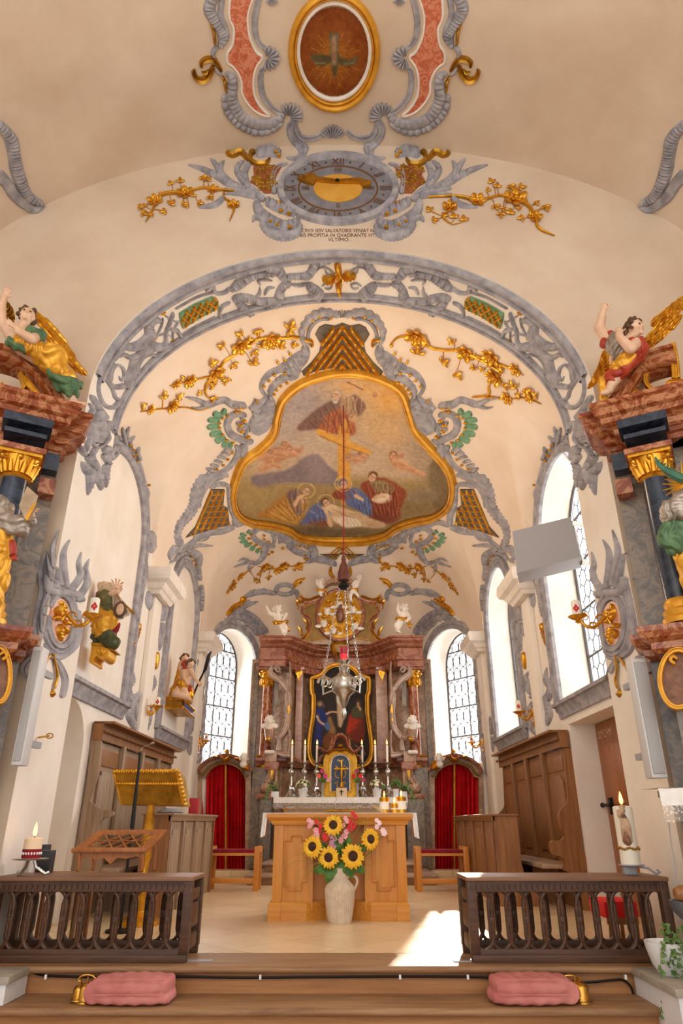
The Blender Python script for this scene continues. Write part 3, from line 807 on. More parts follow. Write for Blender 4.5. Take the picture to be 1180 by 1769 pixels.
# ------------------------------------------------------------------ chancel arch: mouldings and stucco on the soffit
def arch_band(ya,yb,h,name,z_lo):
 """moulding along the soffit between depths ya..yb"""
 pts=[];n=90
 a0=math.asin(min(1,(z_lo-AZ)/AB))if z_lo>AZ else 0
 for i in range(n+1):
  a=PI-a0-(PI-2*a0)*i/n;x,z=AX*math.cos(a),AZ+AB*math.sin(a)
  nx,nz=-math.cos(a)/AX,-math.sin(a)/AB;l=math.hypot(nx,nz);pts.append((x,z,nx/l,nz/l))
 prof=[(0,-.02),(0,.6),(.12,1),(.3,1),(.36,.55),(.6,.5),(.68,.9),(.9,.9),(1,.4),(1,-.02)]
 mb=MB();mb.grid([[Vector((x+nx*h*q,ya+(yb-ya)*p,z+nz*h*q))for p,q in prof]for x,z,nx,nz in pts],cv=True)
 return mb.build(name,STUCCO,kind='structure')
arch_band(5.83,6.0,.05,'trim_6',5.22);arch_band(6.53,6.665,.05,'trim_7',4.97)
CD,CE,CF=(340,420,4.538),(140,540,4.538),(110,680,6.556)
SD=[([(1062,128),(1000,140),(935,150),(910,200),(870,248),(790,256),(708,256)],[30,54,66,74,66,44,40],FL),([(535,198),(620,198),(665,250),(705,298)],[40,80,80,30],FL),([(612,238),(540,235),(470,245),(415,262),(350,300),(300,340),(255,365)],[36,46,56,74,92,70,26],FL),([(280,255),(340,235),(412,212)],[50,56,34],FL),([(262,345),(220,380),(162,390),(130,372),(128,340),(95,340),(68,376)],[26,26,26,34,40,34,14],{}),([(868,308),(900,350),(950,400),(1000,432)],[44,92,110,80],dict(flute=.5,per=4)),([(745,322),(800,326),(862,316)],[24,24,30],{}),([(742,308),(685,330),(652,380),(640,440),(560,490)],[36,64,74,92,44],FL),([(648,450),(560,452),(480,450),(420,435),(340,422),(278,442)],[60,62,56,72,66,48],FL),([(302,430),(350,490),(410,540),(450,545)],[50,76,64,20],dict(flute=.5,per=4)),([(528,402),(558,352),(612,345)],[22,24,10],{}),([(495,345),(492,390),(458,420)],[20,26,20],{}),([(500,328),(480,290),(520,278),(592,292)],[18,26,24,10],{}),([(262,460),(202,490),(178,540),(188,592)],[24,26,26,40],{}),([(190,590),(100,622),(-10,682)],[44,24,20],GR),([(185,592),(112,612),(74,640),(76,668)],[14,14,14,10],{}),([(-170,515),(0,422),(125,384)],[16,18,20],GR),([(925,232),(960,192),(1020,192),(1068,232),(1050,252),(1015,230),(1000,195)],[14]*7,{}),([(978,335),(1020,312),(1062,325),(1040,355),(1000,350)],[13]*5,{})]
SE=[([(795,168),(920,98),(1062,38)],[20,24,40],GR),([(722,-5),(692,80),(665,150),(662,220),(638,265)],[26,28,28,30,36],{}),([(640,40),(628,100),(605,150),(580,200)],[14]*4,{}),([(650,18),(740,70),(765,62)],[14]*3,{}),([(762,70),(722,140),(716,212)],[15]*3,{}),([(598,182),(660,162),(716,196)],[13]*3,{}),([(690,130),(750,138),(782,190)],[26,34,36],{}),([(625,55),(562,60),(530,110),(540,182),(480,242),(400,270),(330,265),(265,330),(258,378)],[36,66,78,104,96,74,66,54,26],dict(flute=.2,per=5)),([(268,350),(330,328),(382,350),(440,330),(505,288)],[26,34,44,36,20],{}),([(684,250),(620,268),(560,270),(480,312),(420,372),(402,450),(380,520),(358,592)],[40,66,84,74,74,84,92,50],dict(flute=.2,per=5)),([(605,345),(560,330),(500,342),(452,400),(440,468),(462,492)],[30,22,22,24,26,20],{}),([(252,382),(226,450),(214,540),(262,582),(342,572)],[22,30,36,42,54],{}),([(228,540),(242,450),(282,410),(320,430),(336,490),(312,530),(294,498)],[24,24,22,26,28,24,12],{}),([(168,448),(190,520),(240,600),(262,662),(292,690),(252,742),(190,732),(150,680),(132,600),(142,520),(164,460)],[20,24,26,30,40,40,34,30,26,26,24],{}),([(288,690),(312,740),(298,800)],[40,46,40],FL)]
for mc,lab,lab2,lab3 in((None,'grey stucco scrollwork along the arch soffit on the side of the column with the book','green and gold lattice panel on the arch soffit over the blind niche','grey shell corbel at the arch foot above the saint with the cloth'),(590,'grey stucco scrollwork along the arch soffit on the side of the fist-raising angel','green and gold lattice panel on the arch soffit over the tall side window','grey shell corbel at the foot of the arch above the grey metal box')):
 f=(lambda P:mir(P,mc))if mc else(lambda P:P);mx=(lambda u:2*mc-u)if mc else(lambda u:u)
 root=root_at('arch_scrollwork',mx(300),570,lab,'stucco ornament','scrollwork of the arch')
 strokes(MB(),SD,*CD,mirror=mc,h=.05).build('crown_scrollwork',STUCCO,root);strokes(MB(),SE,*CE,mirror=mc,h=.05).build('haunch_scrollwork',STUCCO,root)
 for u,v,r in Z(*CE,[(642,0,20),(580,205,16),(722,232,24)]):flower(MB(),mx(u),v,r,5).build('gilt_bud',GOLD,root)
 root=root_at('arch_lattice_panel',mx(345),540,lab2,'stucco ornament','lattice panels of the arch')
 P=f([(309,541),(337,524),(366,512),(376,517),(378,531),(346,547),(315,567),(311,556)])
 patch(MB(),P,.02,step=0).build('ground',GREEN_S,root);mb=MB();bl=MB()
 ax,ay=Vector((63,-33)).normalized(),Vector((.45,1)).normalized()
 for fam,d,e in((0,ax*.55+ay*.8,ax),(1,ax*.8-ay*.62,ax)):
  for k in range(-4,8):
   c=Vector((309,545))+e*(k*13.5)
   seg=[(c.x+d.x*t,c.y+d.y*t)for t in range(-40,46,2)];seg=[(a,b,4)for a,b in f(seg)if pip(a,b,P)]
   if len(seg)>3:stroke(mb,seg,.05,flute=.3,per=4,m=4,lift=.015)
 mb.build('gilt_lattice',GOLD,root)
 for i in range(5):
  for j in(0,1):
   c=Vector((318,551))+ax*(i*13.2)+ay*(j*14-2);q=f([(c.x,c.y)])[0]
   if pip(q[0],q[1],P):flower(MB(),q[0],q[1],4.5,6).build('stud',GREEN_S,root)
 root=root_at('arch_corbel',mx(165),790,lab3,'stucco ornament','corbels of the arch')
 SF=[([(300,20),(365,130),(440,235),(492,290)],[60,66,70,50],GR),([(500,310),(570,425),(640,570)],[56,60,50],GR),([(275,110),(312,170),(272,255),(226,330),(222,395)],[30,40,44,40,20],{}),([(490,305),(482,430),(490,512),(432,580),(370,612),(318,566),(300,515),(262,560),(245,660)],[34,40,44,44,40,36,40,50,30],{}),([(150,492),(152,570),(190,650),(240,705)],[26,50,56,40],FL),([(352,615),(305,700),(350,800),(400,890)],[60,50,50,40],{}),([(430,600),(490,650),(520,760)],[60,130,70],FL),([(596,600),(590,680),(530,760)],[30,40,30],{}),([(198,772),(238,850),(290,900),(282,1000),(262,1150)],[34,90,120,76,14],FL),([(352,840),(342,950),(318,1030)],[66,66,14],FL),([(400,850),(390,980),(412,1096)],[70,76,24],FL),([(472,800),(460,920),(472,1066)],[80,66,14],FL),([(430,690),(482,760),(500,830)],[70,66,30],FL),([(250,700),(300,760),(330,860)],[90,100,60],FL)]
 mb=MB();stroke(mb,f(Z(*CF,spread([(400,180),(385,330),(372,430),(335,560)],[60,170,250,150]))),.09,flute=.3,per=6,m=8);mb.build('shell',STUCCO,root)
 strokes(MB(),SF,*CF,mirror=mc,h=.08).build('leafwork',STUCCO,root)
root=root_at('rosette',585,477,'gilded four-pointed flower at the crown of the chancel arch','rosette')
for P in([(588,470),(583,458),(584,448)],[(588,484),(585,494),(588,505)],[(579,477),(568,480),(556,480)],[(593,475),(604,474),(616,474)]):
 stroke(MB(),spread(P,[10,13,4]),.09,flute=.4,per=4).build('petal',GOLD,root)
flower(MB(),586,477,8,6).build('heart',GOLD,root)
# ------------------------------------------------------------------ chancel vault: the fresco, its frame and the rocaille around it
FR=[(595,635),(634,639),(674,653),(700,673),(713,706),(724,738),(752,771),(774,796),(787,821),(790,851),(780,880),(752,900),(718,907),(688,917),(669,930),(634,939),(595,941),(556,940),(516,934),(497,922),(467,914),(428,908),(402,889),(394,856),(401,821),(415,792),(443,771),(466,746),(473,712),(485,683),(516,656),(556,641)]
def inset(P,d):
 out=[];n=len(P)
 for i in range(n):
  a,b=P[i-1],P[(i+1)%n];dx,dy=b[0]-a[0],b[1]-a[1];l=math.hypot(dx,dy);out.append((P[i][0]-dy/l*d,P[i][1]+dx/l*d))
 return out
root=root_at('vault_painting',592,800,'large trefoil vault painting of mourners below a wooden cross in a gilt frame','painting')
stroke(MB(),[(p[0],p[1],8)for p in inset(FR,4)],.14,closed=True,groove=.3).build('frame',GOLD_Y,root)
stroke(MB(),[(p[0],p[1],5)for p in inset(FR,10)],.10,closed=True).build('inner_moulding',GOLD_Y,root)
stroke(MB(),[(p[0],p[1],2)for p in inset(FR,13.4)],.08,closed=True).build('fillet',GOLD_D,root)
K=lambda P:[(300+x/2.034,620+y/2.034)for x,y in P]
pt=Painter(390,632,794,944,1.5,(188,160,130))
ex=lambda x,y,rx,ry,c,al=1.0,rot=0,pw=2.0:pt.blob(300+x/2.034,620+y/2.034,rx/2.034,ry/2.034,c,al,rot,pw)
py=lambda P,c,soft=1.0,al=1.0:pt.poly(K(P),c,soft,al)
ln=lambda P,w,c,al=1.0:pt.line(K(P),w,c,al)
ex(450,150,130,130,(160,146,146),.9);ex(360,230,120,110,(170,158,152),.8);ex(760,140,110,100,(222,164,84),.95);ex(640,95,120,50,(214,160,92),.8);ex(740,260,140,90,(206,164,110),.8)
ex(880,330,110,90,(172,148,124),.9);ex(500,280,160,70,(186,164,142),.8);ex(640,330,130,70,(180,160,142),.7);ex(930,450,90,130,(132,112,78),.95);ex(240,420,70,120,(168,140,96),.9)
py([(150,450),(420,430),(600,410),(900,430),(1010,420),(1010,560),(800,640),(560,660),(380,600),(150,560)],(150,124,78),6,.92)
ex(300,480,110,70,(160,136,84),.8);ex(600,610,200,36,(104,88,60),.9);ex(860,520,110,60,(124,104,66),.8);ex(480,600,130,26,(92,74,52),.7)
py([(270,410),(320,400),(400,385),(450,350),(500,332),(540,370),(590,410),(600,440),(500,436),(400,432),(290,446)],(128,112,112),2);py([(450,360),(500,335),(535,375),(560,420),(470,420)],(142,124,122),4,.8)
py([(905,360),(940,350),(960,420),(970,520),(920,520),(900,440)],(116,96,66),3,.9);py([(820,470),(900,450),(930,480),(900,500),(830,500)],(140,120,100),2,.8)
# the figure above the cross
py([(432,245),(480,190),(540,150),(590,130),(600,160),(570,220),(520,240)],(122,90,78),1.5);py([(508,245),(540,190),(590,170),(620,190),(640,240),(628,265),(590,262),(550,258)],(166,92,54),1.5)
py([(590,130),(640,120),(672,160),(665,190),(620,200),(590,180)],(172,138,104),1.5);py([(630,120),(660,140),(674,165),(650,195),(640,160)],(124,84,72),1);ex(572,124,26,24,(176,146,116),1,0,2.5);ex(574,118,12,13,(198,164,130),.8);ex(560,130,14,12,(150,124,100),.7)
ln([(600,130),(640,110),(650,95)],5,(196,158,120));ln([(612,78),(640,92),(664,104)],2,(130,92,56));ex(628,212,20,16,(190,150,110),.7);ex(708,128,14,12,(212,164,110),.7)
# the cross
py([(582,235),(616,235),(618,480),(580,480)],(208,150,62),.5);py([(508,242),(560,262),(690,318),(684,334),(600,306),(508,266)],(214,156,66),.5);ln([(600,240),(601,470)],1.4,(160,104,40));ln([(512,266),(600,304),(684,332)],1.4,(150,98,40))
# angels
for P,c in(([(285,345),(330,315),(380,305),(430,310),(438,330),(400,345),(360,365),(320,390),(295,385),(320,360)],(176,122,86)),([(375,295),(395,285),(410,300),(395,315)],(190,138,102)),([(600,340),(650,328),(690,335),(670,360),(620,365)],(184,140,108)),([(755,330),(785,325),(790,350),(770,365)],(170,118,76)),([(765,360),(800,355),(840,380),(885,400),(880,410),(830,395),(790,388)],(200,150,112))):py(P,c,1.2,.9)
ln([(330,340),(380,330),(430,325)],4,(200,150,112),.7);ln([(300,350),(340,345),(350,370)],3,(206,160,122),.7);ex(415,315,12,12,(206,156,118),.9);ex(775,340,12,12,(206,156,112),.8);ln([(610,350),(660,345)],4,(208,160,122),.6);ln([(800,365),(860,395)],4,(216,172,132),.6)
# mourners
py([(290,550),(330,520),(380,480),(410,460),(440,480),(450,530),(470,570),(430,580),(380,570),(330,560)],(168,118,52),1.2);py([(330,545),(380,520),(420,540),(432,575),(380,565)],(198,148,68),2,.9);py([(395,470),(430,455),(460,480),(465,530),(440,550),(410,510)],(124,96,92),1.2);py([(440,490),(470,490),(470,540),(450,550)],(186,140,62),1.2)
for x,y,r in((465,463,13),(596,438,15),(700,412,16),(535,503,15)):ex(x,y,r*1.9,r*1.5,(196,158,102),.5);ex(x,y,r,r*.95,(218,178,140),1,0,2.6);ex(x-4,y-6,r*.9,r*.5,(122,84,54),.8)
for x,y in((465,460),(596,436),(535,500)):pt.line(K([(x+30*math.cos(a/10*2*PI),y+26*math.sin(a/10*2*PI))for a in range(11)]),.8,(226,190,120),.8)
ln([(420,510),(440,480),(455,500)],4,(212,168,130));py([(555,480),(575,458),(625,452),(650,470),(640,490),(600,495)],(136,70,48),1);py([(600,470),(640,450),(690,480),(705,520),(690,556),(650,530),(610,510)],(92,104,142),1.2);py([(455,560),(480,520),(520,498),(560,510),(550,560),(500,575),(440,578)],(98,106,146),1.2);py([(470,575),(520,560),(560,575),(530,584)],(134,76,50),1)
py([(520,510),(545,508),(600,525),(660,540),(720,565),(750,580),(720,592),(640,585),(590,582),(550,560)],(216,184,144),1.2);py([(530,520),(545,540),(552,580),(545,585),(528,550)],(206,168,128),.8);ex(590,545,30,14,(186,150,112),.5);py([(560,555),(620,562),(650,582),(600,590)],(226,208,180),1.5,.8)
py([(655,445),(690,420),(740,415),(790,440),(820,470),(800,520),(790,560),(740,570),(700,560),(695,500)],(136,66,42),1.2);py([(690,430),(740,425),(775,455),(740,470),(705,460)],(140,124,84),1.2);py([(705,480),(750,470),(770,490),(740,505),(710,500)],(210,182,146),1.2);py([(690,540),(760,530),(800,545),(770,575),(700,575)],(120,60,40),2,.8);ln([(690,500),(720,520),(740,560)],2,(100,46,32),.6);ln([(760,450),(800,480)],3,(166,92,62),.7)
ln([(640,460),(660,490),(690,520)],2.5,(132,148,186),.7);ln([(480,530),(510,550)],2.5,(136,148,190),.7);ex(880,480,60,18,(120,104,70),.6)
def el(x,y,rx,ry,c,rot=0,soft=.6,al=1.0):py([(x+rx*math.cos(t)*math.cos(rot)-ry*math.sin(t)*math.sin(rot),y+rx*math.cos(t)*math.sin(rot)+ry*math.sin(t)*math.cos(rot))for t in[k*PI/6 for k in range(12)]],c,soft,al)
def drape(A,B,n,hi,lo,w=2.2,bend=10):
 for k in range(n):
  t=(k+.5)/n;a,b=[tuple(p+(q-p)*t for p,q in zip(*S))for S in(A,B)];m=((a[0]+b[0])/2+bend*math.sin(k*2.1),(a[1]+b[1])/2+bend*.5*math.cos(k*1.7));ln([a,m,b],w,lo,.55);ln([(a[0]+5,a[1]-1),(m[0]+6,m[1]),(b[0]+5,b[1])],w*.8,hi,.6)
def face(x,y,r,tilt,hc,skin=(218,178,140)):
 c,n=math.cos(tilt),math.sin(tilt);f=lambda a,b:(x+(a*c-b*n)*r,y+(a*n+b*c)*r)
 el(*f(0,-.25),r*1.02,r*1.0,hc);el(*f(.06,.12),r*.72,r*.9,skin,tilt);ln([f(-.35,-.05),f(-.12,-.1)],1.6,(110,76,56),.8);ln([f(.2,-.08),f(.45,-.02)],1.6,(110,76,56),.8);ln([f(.06,-.05),f(.1,.3)],1.4,(176,128,96),.8);ln([f(-.12,.52),f(.25,.52)],1.6,(164,92,78),.8);el(*f(-.3,.3),r*.2,r*.3,(190,144,112),tilt,1,.7)
drape(((470,225),(560,140)),((500,240),(600,230)),5,(152,118,102),(92,66,60));drape(((540,190),(620,180)),((530,255),(635,255)),6,(198,120,76),(124,62,38));drape(((600,130),(665,140)),((600,190),(660,185)),4,(206,176,136),(128,100,78));face(572,122,17,.3,(168,150,130));ln([(560,138),(568,150),(576,140)],4,(196,182,164));el(630,205,16,12,(206,164,122),.4);face(622,200,9,.2,(150,104,66));face(708,125,9,-.2,(176,120,70),(224,176,128))
for x,y,w,h,r in((330,340,34,13,-.2),(375,330,30,14,.15),(420,330,20,12,.2),(320,378,26,8,-.4),(360,372,24,9,.3),(640,350,30,9,.1),(668,340,14,10,.4),(800,362,32,13,.35),(840,385,26,9,.4),(868,400,18,6,.2),(780,362,12,16,.2)):el(x,y,w,h,(206,156,116),r,.8,.85);el(x-3,y+h*.4,w*.8,h*.4,(158,104,74),r,1,.6)
for x,y,r in((405,316,11),(385,300,10),(338,328,9),(612,342,9),(772,336,13),(655,332,8)):face(x,y,r,.2,(136,92,56),(220,172,132))
for P in([(430,320),(455,300),(445,330)],[(290,345),(270,330),(300,335)],[(790,335),(815,330),(800,350)]):py(P,(176,112,84),1,.7)
drape(((320,540),(410,480)),((400,570),(440,560)),7,(216,166,82),(126,82,34));drape(((400,470),(455,470)),((420,540),(460,535)),5,(158,130,124),(92,68,68));drape(((560,470),(640,460)),((580,490),(640,485)),5,(172,96,66),(98,46,32));drape(((620,470),(690,490)),((640,520),(695,550)),7,(126,140,184),(62,72,112));drape(((470,560),(550,510)),((480,575),(550,560)),7,(132,142,188),(66,74,118));drape(((670,440),(790,440)),((710,550),(790,555)),9,(178,98,66),(92,40,28),2.4,14);drape(((700,435),(770,440)),((710,460),(765,466)),5,(170,154,110),(96,84,54))
el(556,520,26,13,(222,190,150),.25);el(600,538,36,16,(216,184,144),.3);el(650,552,30,12,(212,180,140),.3);el(708,570,40,8,(208,174,134),.25);el(690,578,40,7,(200,164,126),.2);ln([(530,520),(542,550),(552,582)],6,(214,178,138));ln([(560,526),(600,545),(640,560)],1.6,(164,124,92),.7);ln([(585,530),(592,552)],1.6,(170,130,98),.6);py([(575,556),(640,560),(660,580),(610,588),(585,575)],(232,216,190),1,.9);drape(((580,558),(640,562)),((595,584),(655,582)),5,(246,234,212),(186,164,136),1.6,3)
face(465,462,15,.5,(150,118,84));face(596,438,16,-.2,(92,96,130));face(700,412,17,.45,(104,66,40));face(535,503,16,-.7,(92,60,40));py([(735,470),(760,478),(740,500),(705,500),(700,486)],(224,204,174),1);ln([(700,492),(725,480),(745,482)],4,(214,174,136));ln([(425,512),(438,488),(452,478)],5,(216,174,134));ln([(640,478),(665,492)],5,(214,174,136))
for x,y in((465,460),(596,436),(535,500)):pt.line(K([(x+30*math.cos(a/12*2*PI),y+26*math.sin(a/12*2*PI))for a in range(13)]),.9,(232,198,128),.9)
pt.grain(3.2,(3,8,26));pt.a+=4
canvas(pt,inset(FR,14.5),'canvas',root,1.25,on_shell(.02))
CG,CH,CI,C2,C3=(340,660,5.896),(440,520,7.375),(290,820,3.806),(130,410,2.511),(590,410,2.511)
SH_=[([(965,225),(870,215),(780,250),(712,330),(682,420),(690,520),(752,565)],[40,46,50,52,52,60,40],GR),([(1095,165),(1000,150),(900,130),(800,152),(700,212),(640,290),(600,370),(600,450),(640,560)],[50,80,90,96,96,90,84,70,60],dict(scal=.5,per=13,flute=.15)),([(640,560),(642,660),(592,750),(500,832),(395,885)],[90,140,160,140,90],FL),([(600,640),(520,720),(420,790),(290,842)],[60,110,100,40],FL),([(560,830),(500,930),(430,985)],[120,130,60],dict(flute=.4,per=3)),([(435,862),(300,872),(190,920),(112,1000),(82,1090),(112,1170),(165,1222)],[70,90,80,66,60,54,36],GR),([(430,950),(330,992),(250,1060),(200,1130),(178,1200)],[70,92,84,70,40],dict(scal=.4,per=8)),([(180,1190),(222,1280),(182,1340),(100,1372),(-40,1380)],[60,76,90,80,50],FL),([(165,1222),(60,1262),(-20,1240)],[20,24,16],{})]
SG=[([(755,170),(720,300),(640,420),(560,500)],[90,180,230,160],dict(flute=.1,per=5)),([(560,285),(588,340),(552,395),(560,440),(528,500)],[34,40,40,36,20],{}),([(625,270),(650,330),(615,390),(622,440),(600,510)],[34,40,40,36,20],{}),([(690,240),(712,310),(676,370),(684,430),(660,500)],[34,40,40,36,20],{}),([(745,200),(762,280),(728,340),(722,420)],[34,40,40,20],{}),([(505,335),(400,322),(332,362),(310,440),(342,522),(425,572),(520,602),(575,592)],[50,74,84,84,84,84,84,40],GR),([(500,232),(420,230),(350,222),(280,180),(200,192),(100,222),(-20,170),(-120,150)],[60,76,84,72,60,66,40,14],FL),([(100,225),(20,262),(-60,250)],[40,26,8],{}),([(700,150),(610,240),(530,262)],[30,56,50],{}),([(560,225),(596,190),(640,185),(700,150)],[20,22,18,16],{}),([(520,440),(440,350)],[20,40],{}),([(520,445),(400,410)],[20,50],{}),([(520,450),(410,480)],[20,50],{}),([(525,460),(480,540)],[20,44],{}),([(392,640),(422,692),(392,780),(330,860),(240,920),(150,932)],[60,66,66,60,54,40],GR),([(460,620),(480,680),(440,760)],[100,90,50],FL),([(155,925),(90,980),(42,1060),(10,1150)],[70,80,70,60],dict(scal=.5,per=9)),([(270,960),(150,1002),(80,1080),(30,1190),(10,1280)],[50,60,56,50,60],GR)]
for k in range(6):SG.append(([(372-k*38,700+k*38),(318-k*44,672+k*42),(270-k*34,690+k*40)],[30,34,16],{}))
SI=[([(395,-5),(290,20),(230,32),(182,110),(172,200),(122,280),(80,330),(62,400),(80,470),(25,520)],[26,50,70,66,72,64,54,44,54,14],dict(scal=.4,per=8,flute=.15)),([(270,85),(330,60),(392,72),(398,130),(412,210),(440,280),(432,330)],[20,30,30,26,40,46,30],FL),([(432,340),(360,370),(270,382),(180,420),(120,470),(60,500)],[40,44,44,52,66,50],FL),([(275,395),(250,418),(195,432)],[14,18,20],{}),([(60,470),(20,520),(10,560)],[60,50,14],FL),([(150,480),(200,462),(295,466)],[20,24,6],{}),([(440,335),(520,312),(600,340),(680,368),(765,392)],[30,36,40,44,40],dict(scal=.3,per=6)),([(642,350),(582,360),(560,400),(592,440),(650,462),(705,470)],[34,40,40,40,40,26],GR),([(680,385),(700,420),(690,455)],[22,26,16],{}),([(720,385),(738,425),(728,450)],[22,26,16],{}),([(760,395),(778,425),(766,448)],[22,26,16],{}),([(740,400),(770,420),(820,430)],[80,70,40],dict(flute=.3,per=4)),([(645,470),(622,540),(570,592)],[50,40,16],FL),([(582,580),(520,576),(430,608)],[26,22,6],{}),([(570,590),(500,552),(455,572)],[18,16,6],{}),([(540,590),(530,610),(548,640)],[18,20,6],{}),([(780,480),(830,442),(900,450),(958,500),(950,552),(905,572)],[30,60,66,60,50,26],FL),([(800,470),(850,505),(930,530)],[40,50,40],{}),([(950,552),(1040,562),(1110,592)],[40,56,30],dict(flute=.4,per=3))]
MV=591.5
root=root_at('vault_cartouche',592,600,'grey and gold rocaille stucco surrounding the trefoil vault painting','stucco ornament')
for mc in(None,MV):
 f=(lambda P:mir(P,mc))if mc else(lambda P:P)
 strokes(MB(),SH_,*CH,mirror=mc,h=.06).build('crest_scrollwork',STUCCO,root)
 strokes(MB(),SG,*CG,mirror=mc,h=.06).build('flank_scrollwork',STUCCO,root)
 strokes(MB(),SI,*CI,mirror=mc,h=.06).build('foot_scrollwork',STUCCO,root)
 # green fans behind the crescents
 for A,B,nm in(([(310,268),(200,290),(122,350),(96,420),(112,500),(150,572),(222,640),(292,672),(362,662)],[(330,320),(285,330),(245,365),(225,415),(235,480),(270,535),(310,575),(345,600),(380,610)],CG),([(552,362),(490,375),(460,402),(464,430),(482,455),(520,484),(560,505),(600,518),(620,515)],[(560,378),(525,392),(505,408),(512,425),(535,445),(560,462),(590,478),(612,490),(622,500)],CI)):
  mb=MB();A_,B_=f(Z(*nm,A)),f(Z(*nm,B))
  for k in range(len(A)-1):
   a=((A_[k][0]+A_[k+1][0])/2,(A_[k][1]+A_[k+1][1])/2);b=((B_[k][0]+B_[k+1][0])/2,(B_[k][1]+B_[k+1][1])/2)
   wa,wb=math.dist(A_[k],A_[k+1])*.95,math.dist(B_[k],B_[k+1])*.95
   stroke(mb,[(b[0],b[1],wb),((a[0]+b[0])/2,(a[1]+b[1])/2,(wa+wb)/2),(a[0],a[1],wa)],.035,flute=.3,per=2.5,m=5)
  mb.build('green_fan',GREEN_S,root,label='green fluted fan')
 mb=MB();gs=[(q,5.0)for q in Z(*CG,[(465,375),(425,420),(440,480),(505,540)])]+[(q,3.4)for q in Z(*CG,[(290,325),(240,350),(212,400),(215,450),(245,515),(285,570),(355,600),(385,248),(428,242),(460,245),(425,280),(385,285),(345,705),(300,770),(250,830),(185,870),(600,172)])]+[(q,3.6)for q in Z(*CH,[(655,305),(735,215),(825,170),(975,180),(400,1015),(320,1055),(270,1105),(235,1160),(370,895),(240,915),(170,985),(105,1060),(280,750),(370,720),(440,640),(480,540)])]+[(q,3.2)for q in Z(*CI,[(540,385),(525,410),(540,440),(570,455),(600,475),(625,390),(625,415),(655,430),(840,450),(862,460),(885,462),(915,462),(655,515),(680,500),(750,475),(895,520),(900,545)])]
 for q,r in gs:q=f([q])[0];speck(MB(),q[0],q[1],r,.05).build('gilt_speck',GOLD,root)
 strokes(MB(),[([(575,475),(690,480),(738,515),(715,560),(700,545)],[26,30,32,30,20],{})],*CH,mirror=mc,h=.09).build('gilt_scroll',GOLD,root)
 # side lattice panels
 P=f(Z(*CI,[(285,95),(370,95),(360,200),(390,215),(402,330),(310,348),(200,382),(115,412),(190,330),(250,210)]))
 patch(MB(),P,.02,step=0).build('lattice_panel',DARKP,root,label='dark panel behind gilt lattice');mb=MB()
 for k in range(9):
  y=100+k*37;seg=[(x,y-(x-110)*.06)for x in range(100,420,6)]
  seg=[(a,b,3)for a,b in f(Z(*CI,seg))if pip(a,b,P)]
  if len(seg)>2:stroke(mb,seg,.05,flute=.3,per=4,m=4,lift=.02)
 for k in range(-3,9):
  seg=[(150+k*40-t*.42+60,90+t)for t in range(0,330,6)];seg=[(a,b,3)for a,b in f(Z(*CI,seg))if pip(a,b,P)]
  if len(seg)>2:stroke(mb,seg,.05,flute=.3,per=4,m=4,lift=.02)
 mb.build('gilt_lattice',GOLD,root)
P=Z(*CH,[(1117,275),(1020,312),(900,290),(820,330),(770,420),(842,540),(820,650),(720,780),(600,895),(622,945),(760,890),(930,850)]);P=P+mir(P,MV)[::-1]
patch(MB(),P,.02,step=0).build('chevron_panel',DARKP,root,label='dark panel behind gilt chevrons');mb=MB()
for k in range(-1,6):
 for mc in(None,MV):
  seg=[(1117-t*.75,300+k*122+t)for t in range(0,660,8)];q=Z(*CH,seg);q=mir(q,mc)if mc else q
  q=[(a,b,7.2)for a,b in q if pip(a,b,P)]
  if len(q)>2:stroke(mb,q,.05,flute=.35,per=3,m=4,lift=.015)
mb.build('gilt_chevrons',GOLD,root)
P=Z(*CI,[(965,460),(1060,466),(1150,468),(1130,525),(1105,560),(1060,540),(1000,522)]);P=P+mir(P,MV)[::-1]
patch(MB(),P,.02,step=0).build('lattice_panel',DARKP,root,label='dark panel behind gilt lattice');mb=MB()
for d in(-1,1):
 for k in range(-16,18):
  seg=[(MV+k*7+d*t*1.1,938+t,2)for t in range(0,34,2)];seg=[s for s in seg if pip(s[0],s[1],P)]
  if len(seg)>2:stroke(mb,seg,.04,m=4,lift=.02)
mb.build('gilt_lattice',GOLD,root)
fan(MB(),591,548,13,200,340,n=7,h=.07).build('shell',STUCCO,root)
branch('gilded_branch','gilded flowering branch on the vault above the fresco, over the blind niche',0,[spread([(1015,448),(960,430),(880,435),(800,435),(750,465),(700,500),(640,540),(620,590),(570,630),(565,680),(612,716)],[13,14,14,12,14,14,14,14,14,14,12]),spread([(612,595),(540,610),(480,625),(405,642)],[10,9,8,4]),spread([(620,716),(540,745),(470,735),(400,740),(340,745),(278,756)],[12,12,9,9,9,5])],[(715,470,34),(850,440,32),(850,462,22),(610,590,32),(495,622,26),(437,635,18),(420,730,26),(325,745,18)],[(640,465,18),(720,415,18),(745,440,16),(790,395,20),(805,470,20),(880,470,22),(925,385,24),(920,405,18),(680,545,18),(765,545,22),(770,490,18),(580,545,22),(655,605,20),(600,635,20),(470,600,14),(375,695,20),(440,695,18),(285,735,16),(600,685,18),(545,665,14),(940,460,16)],*C2)
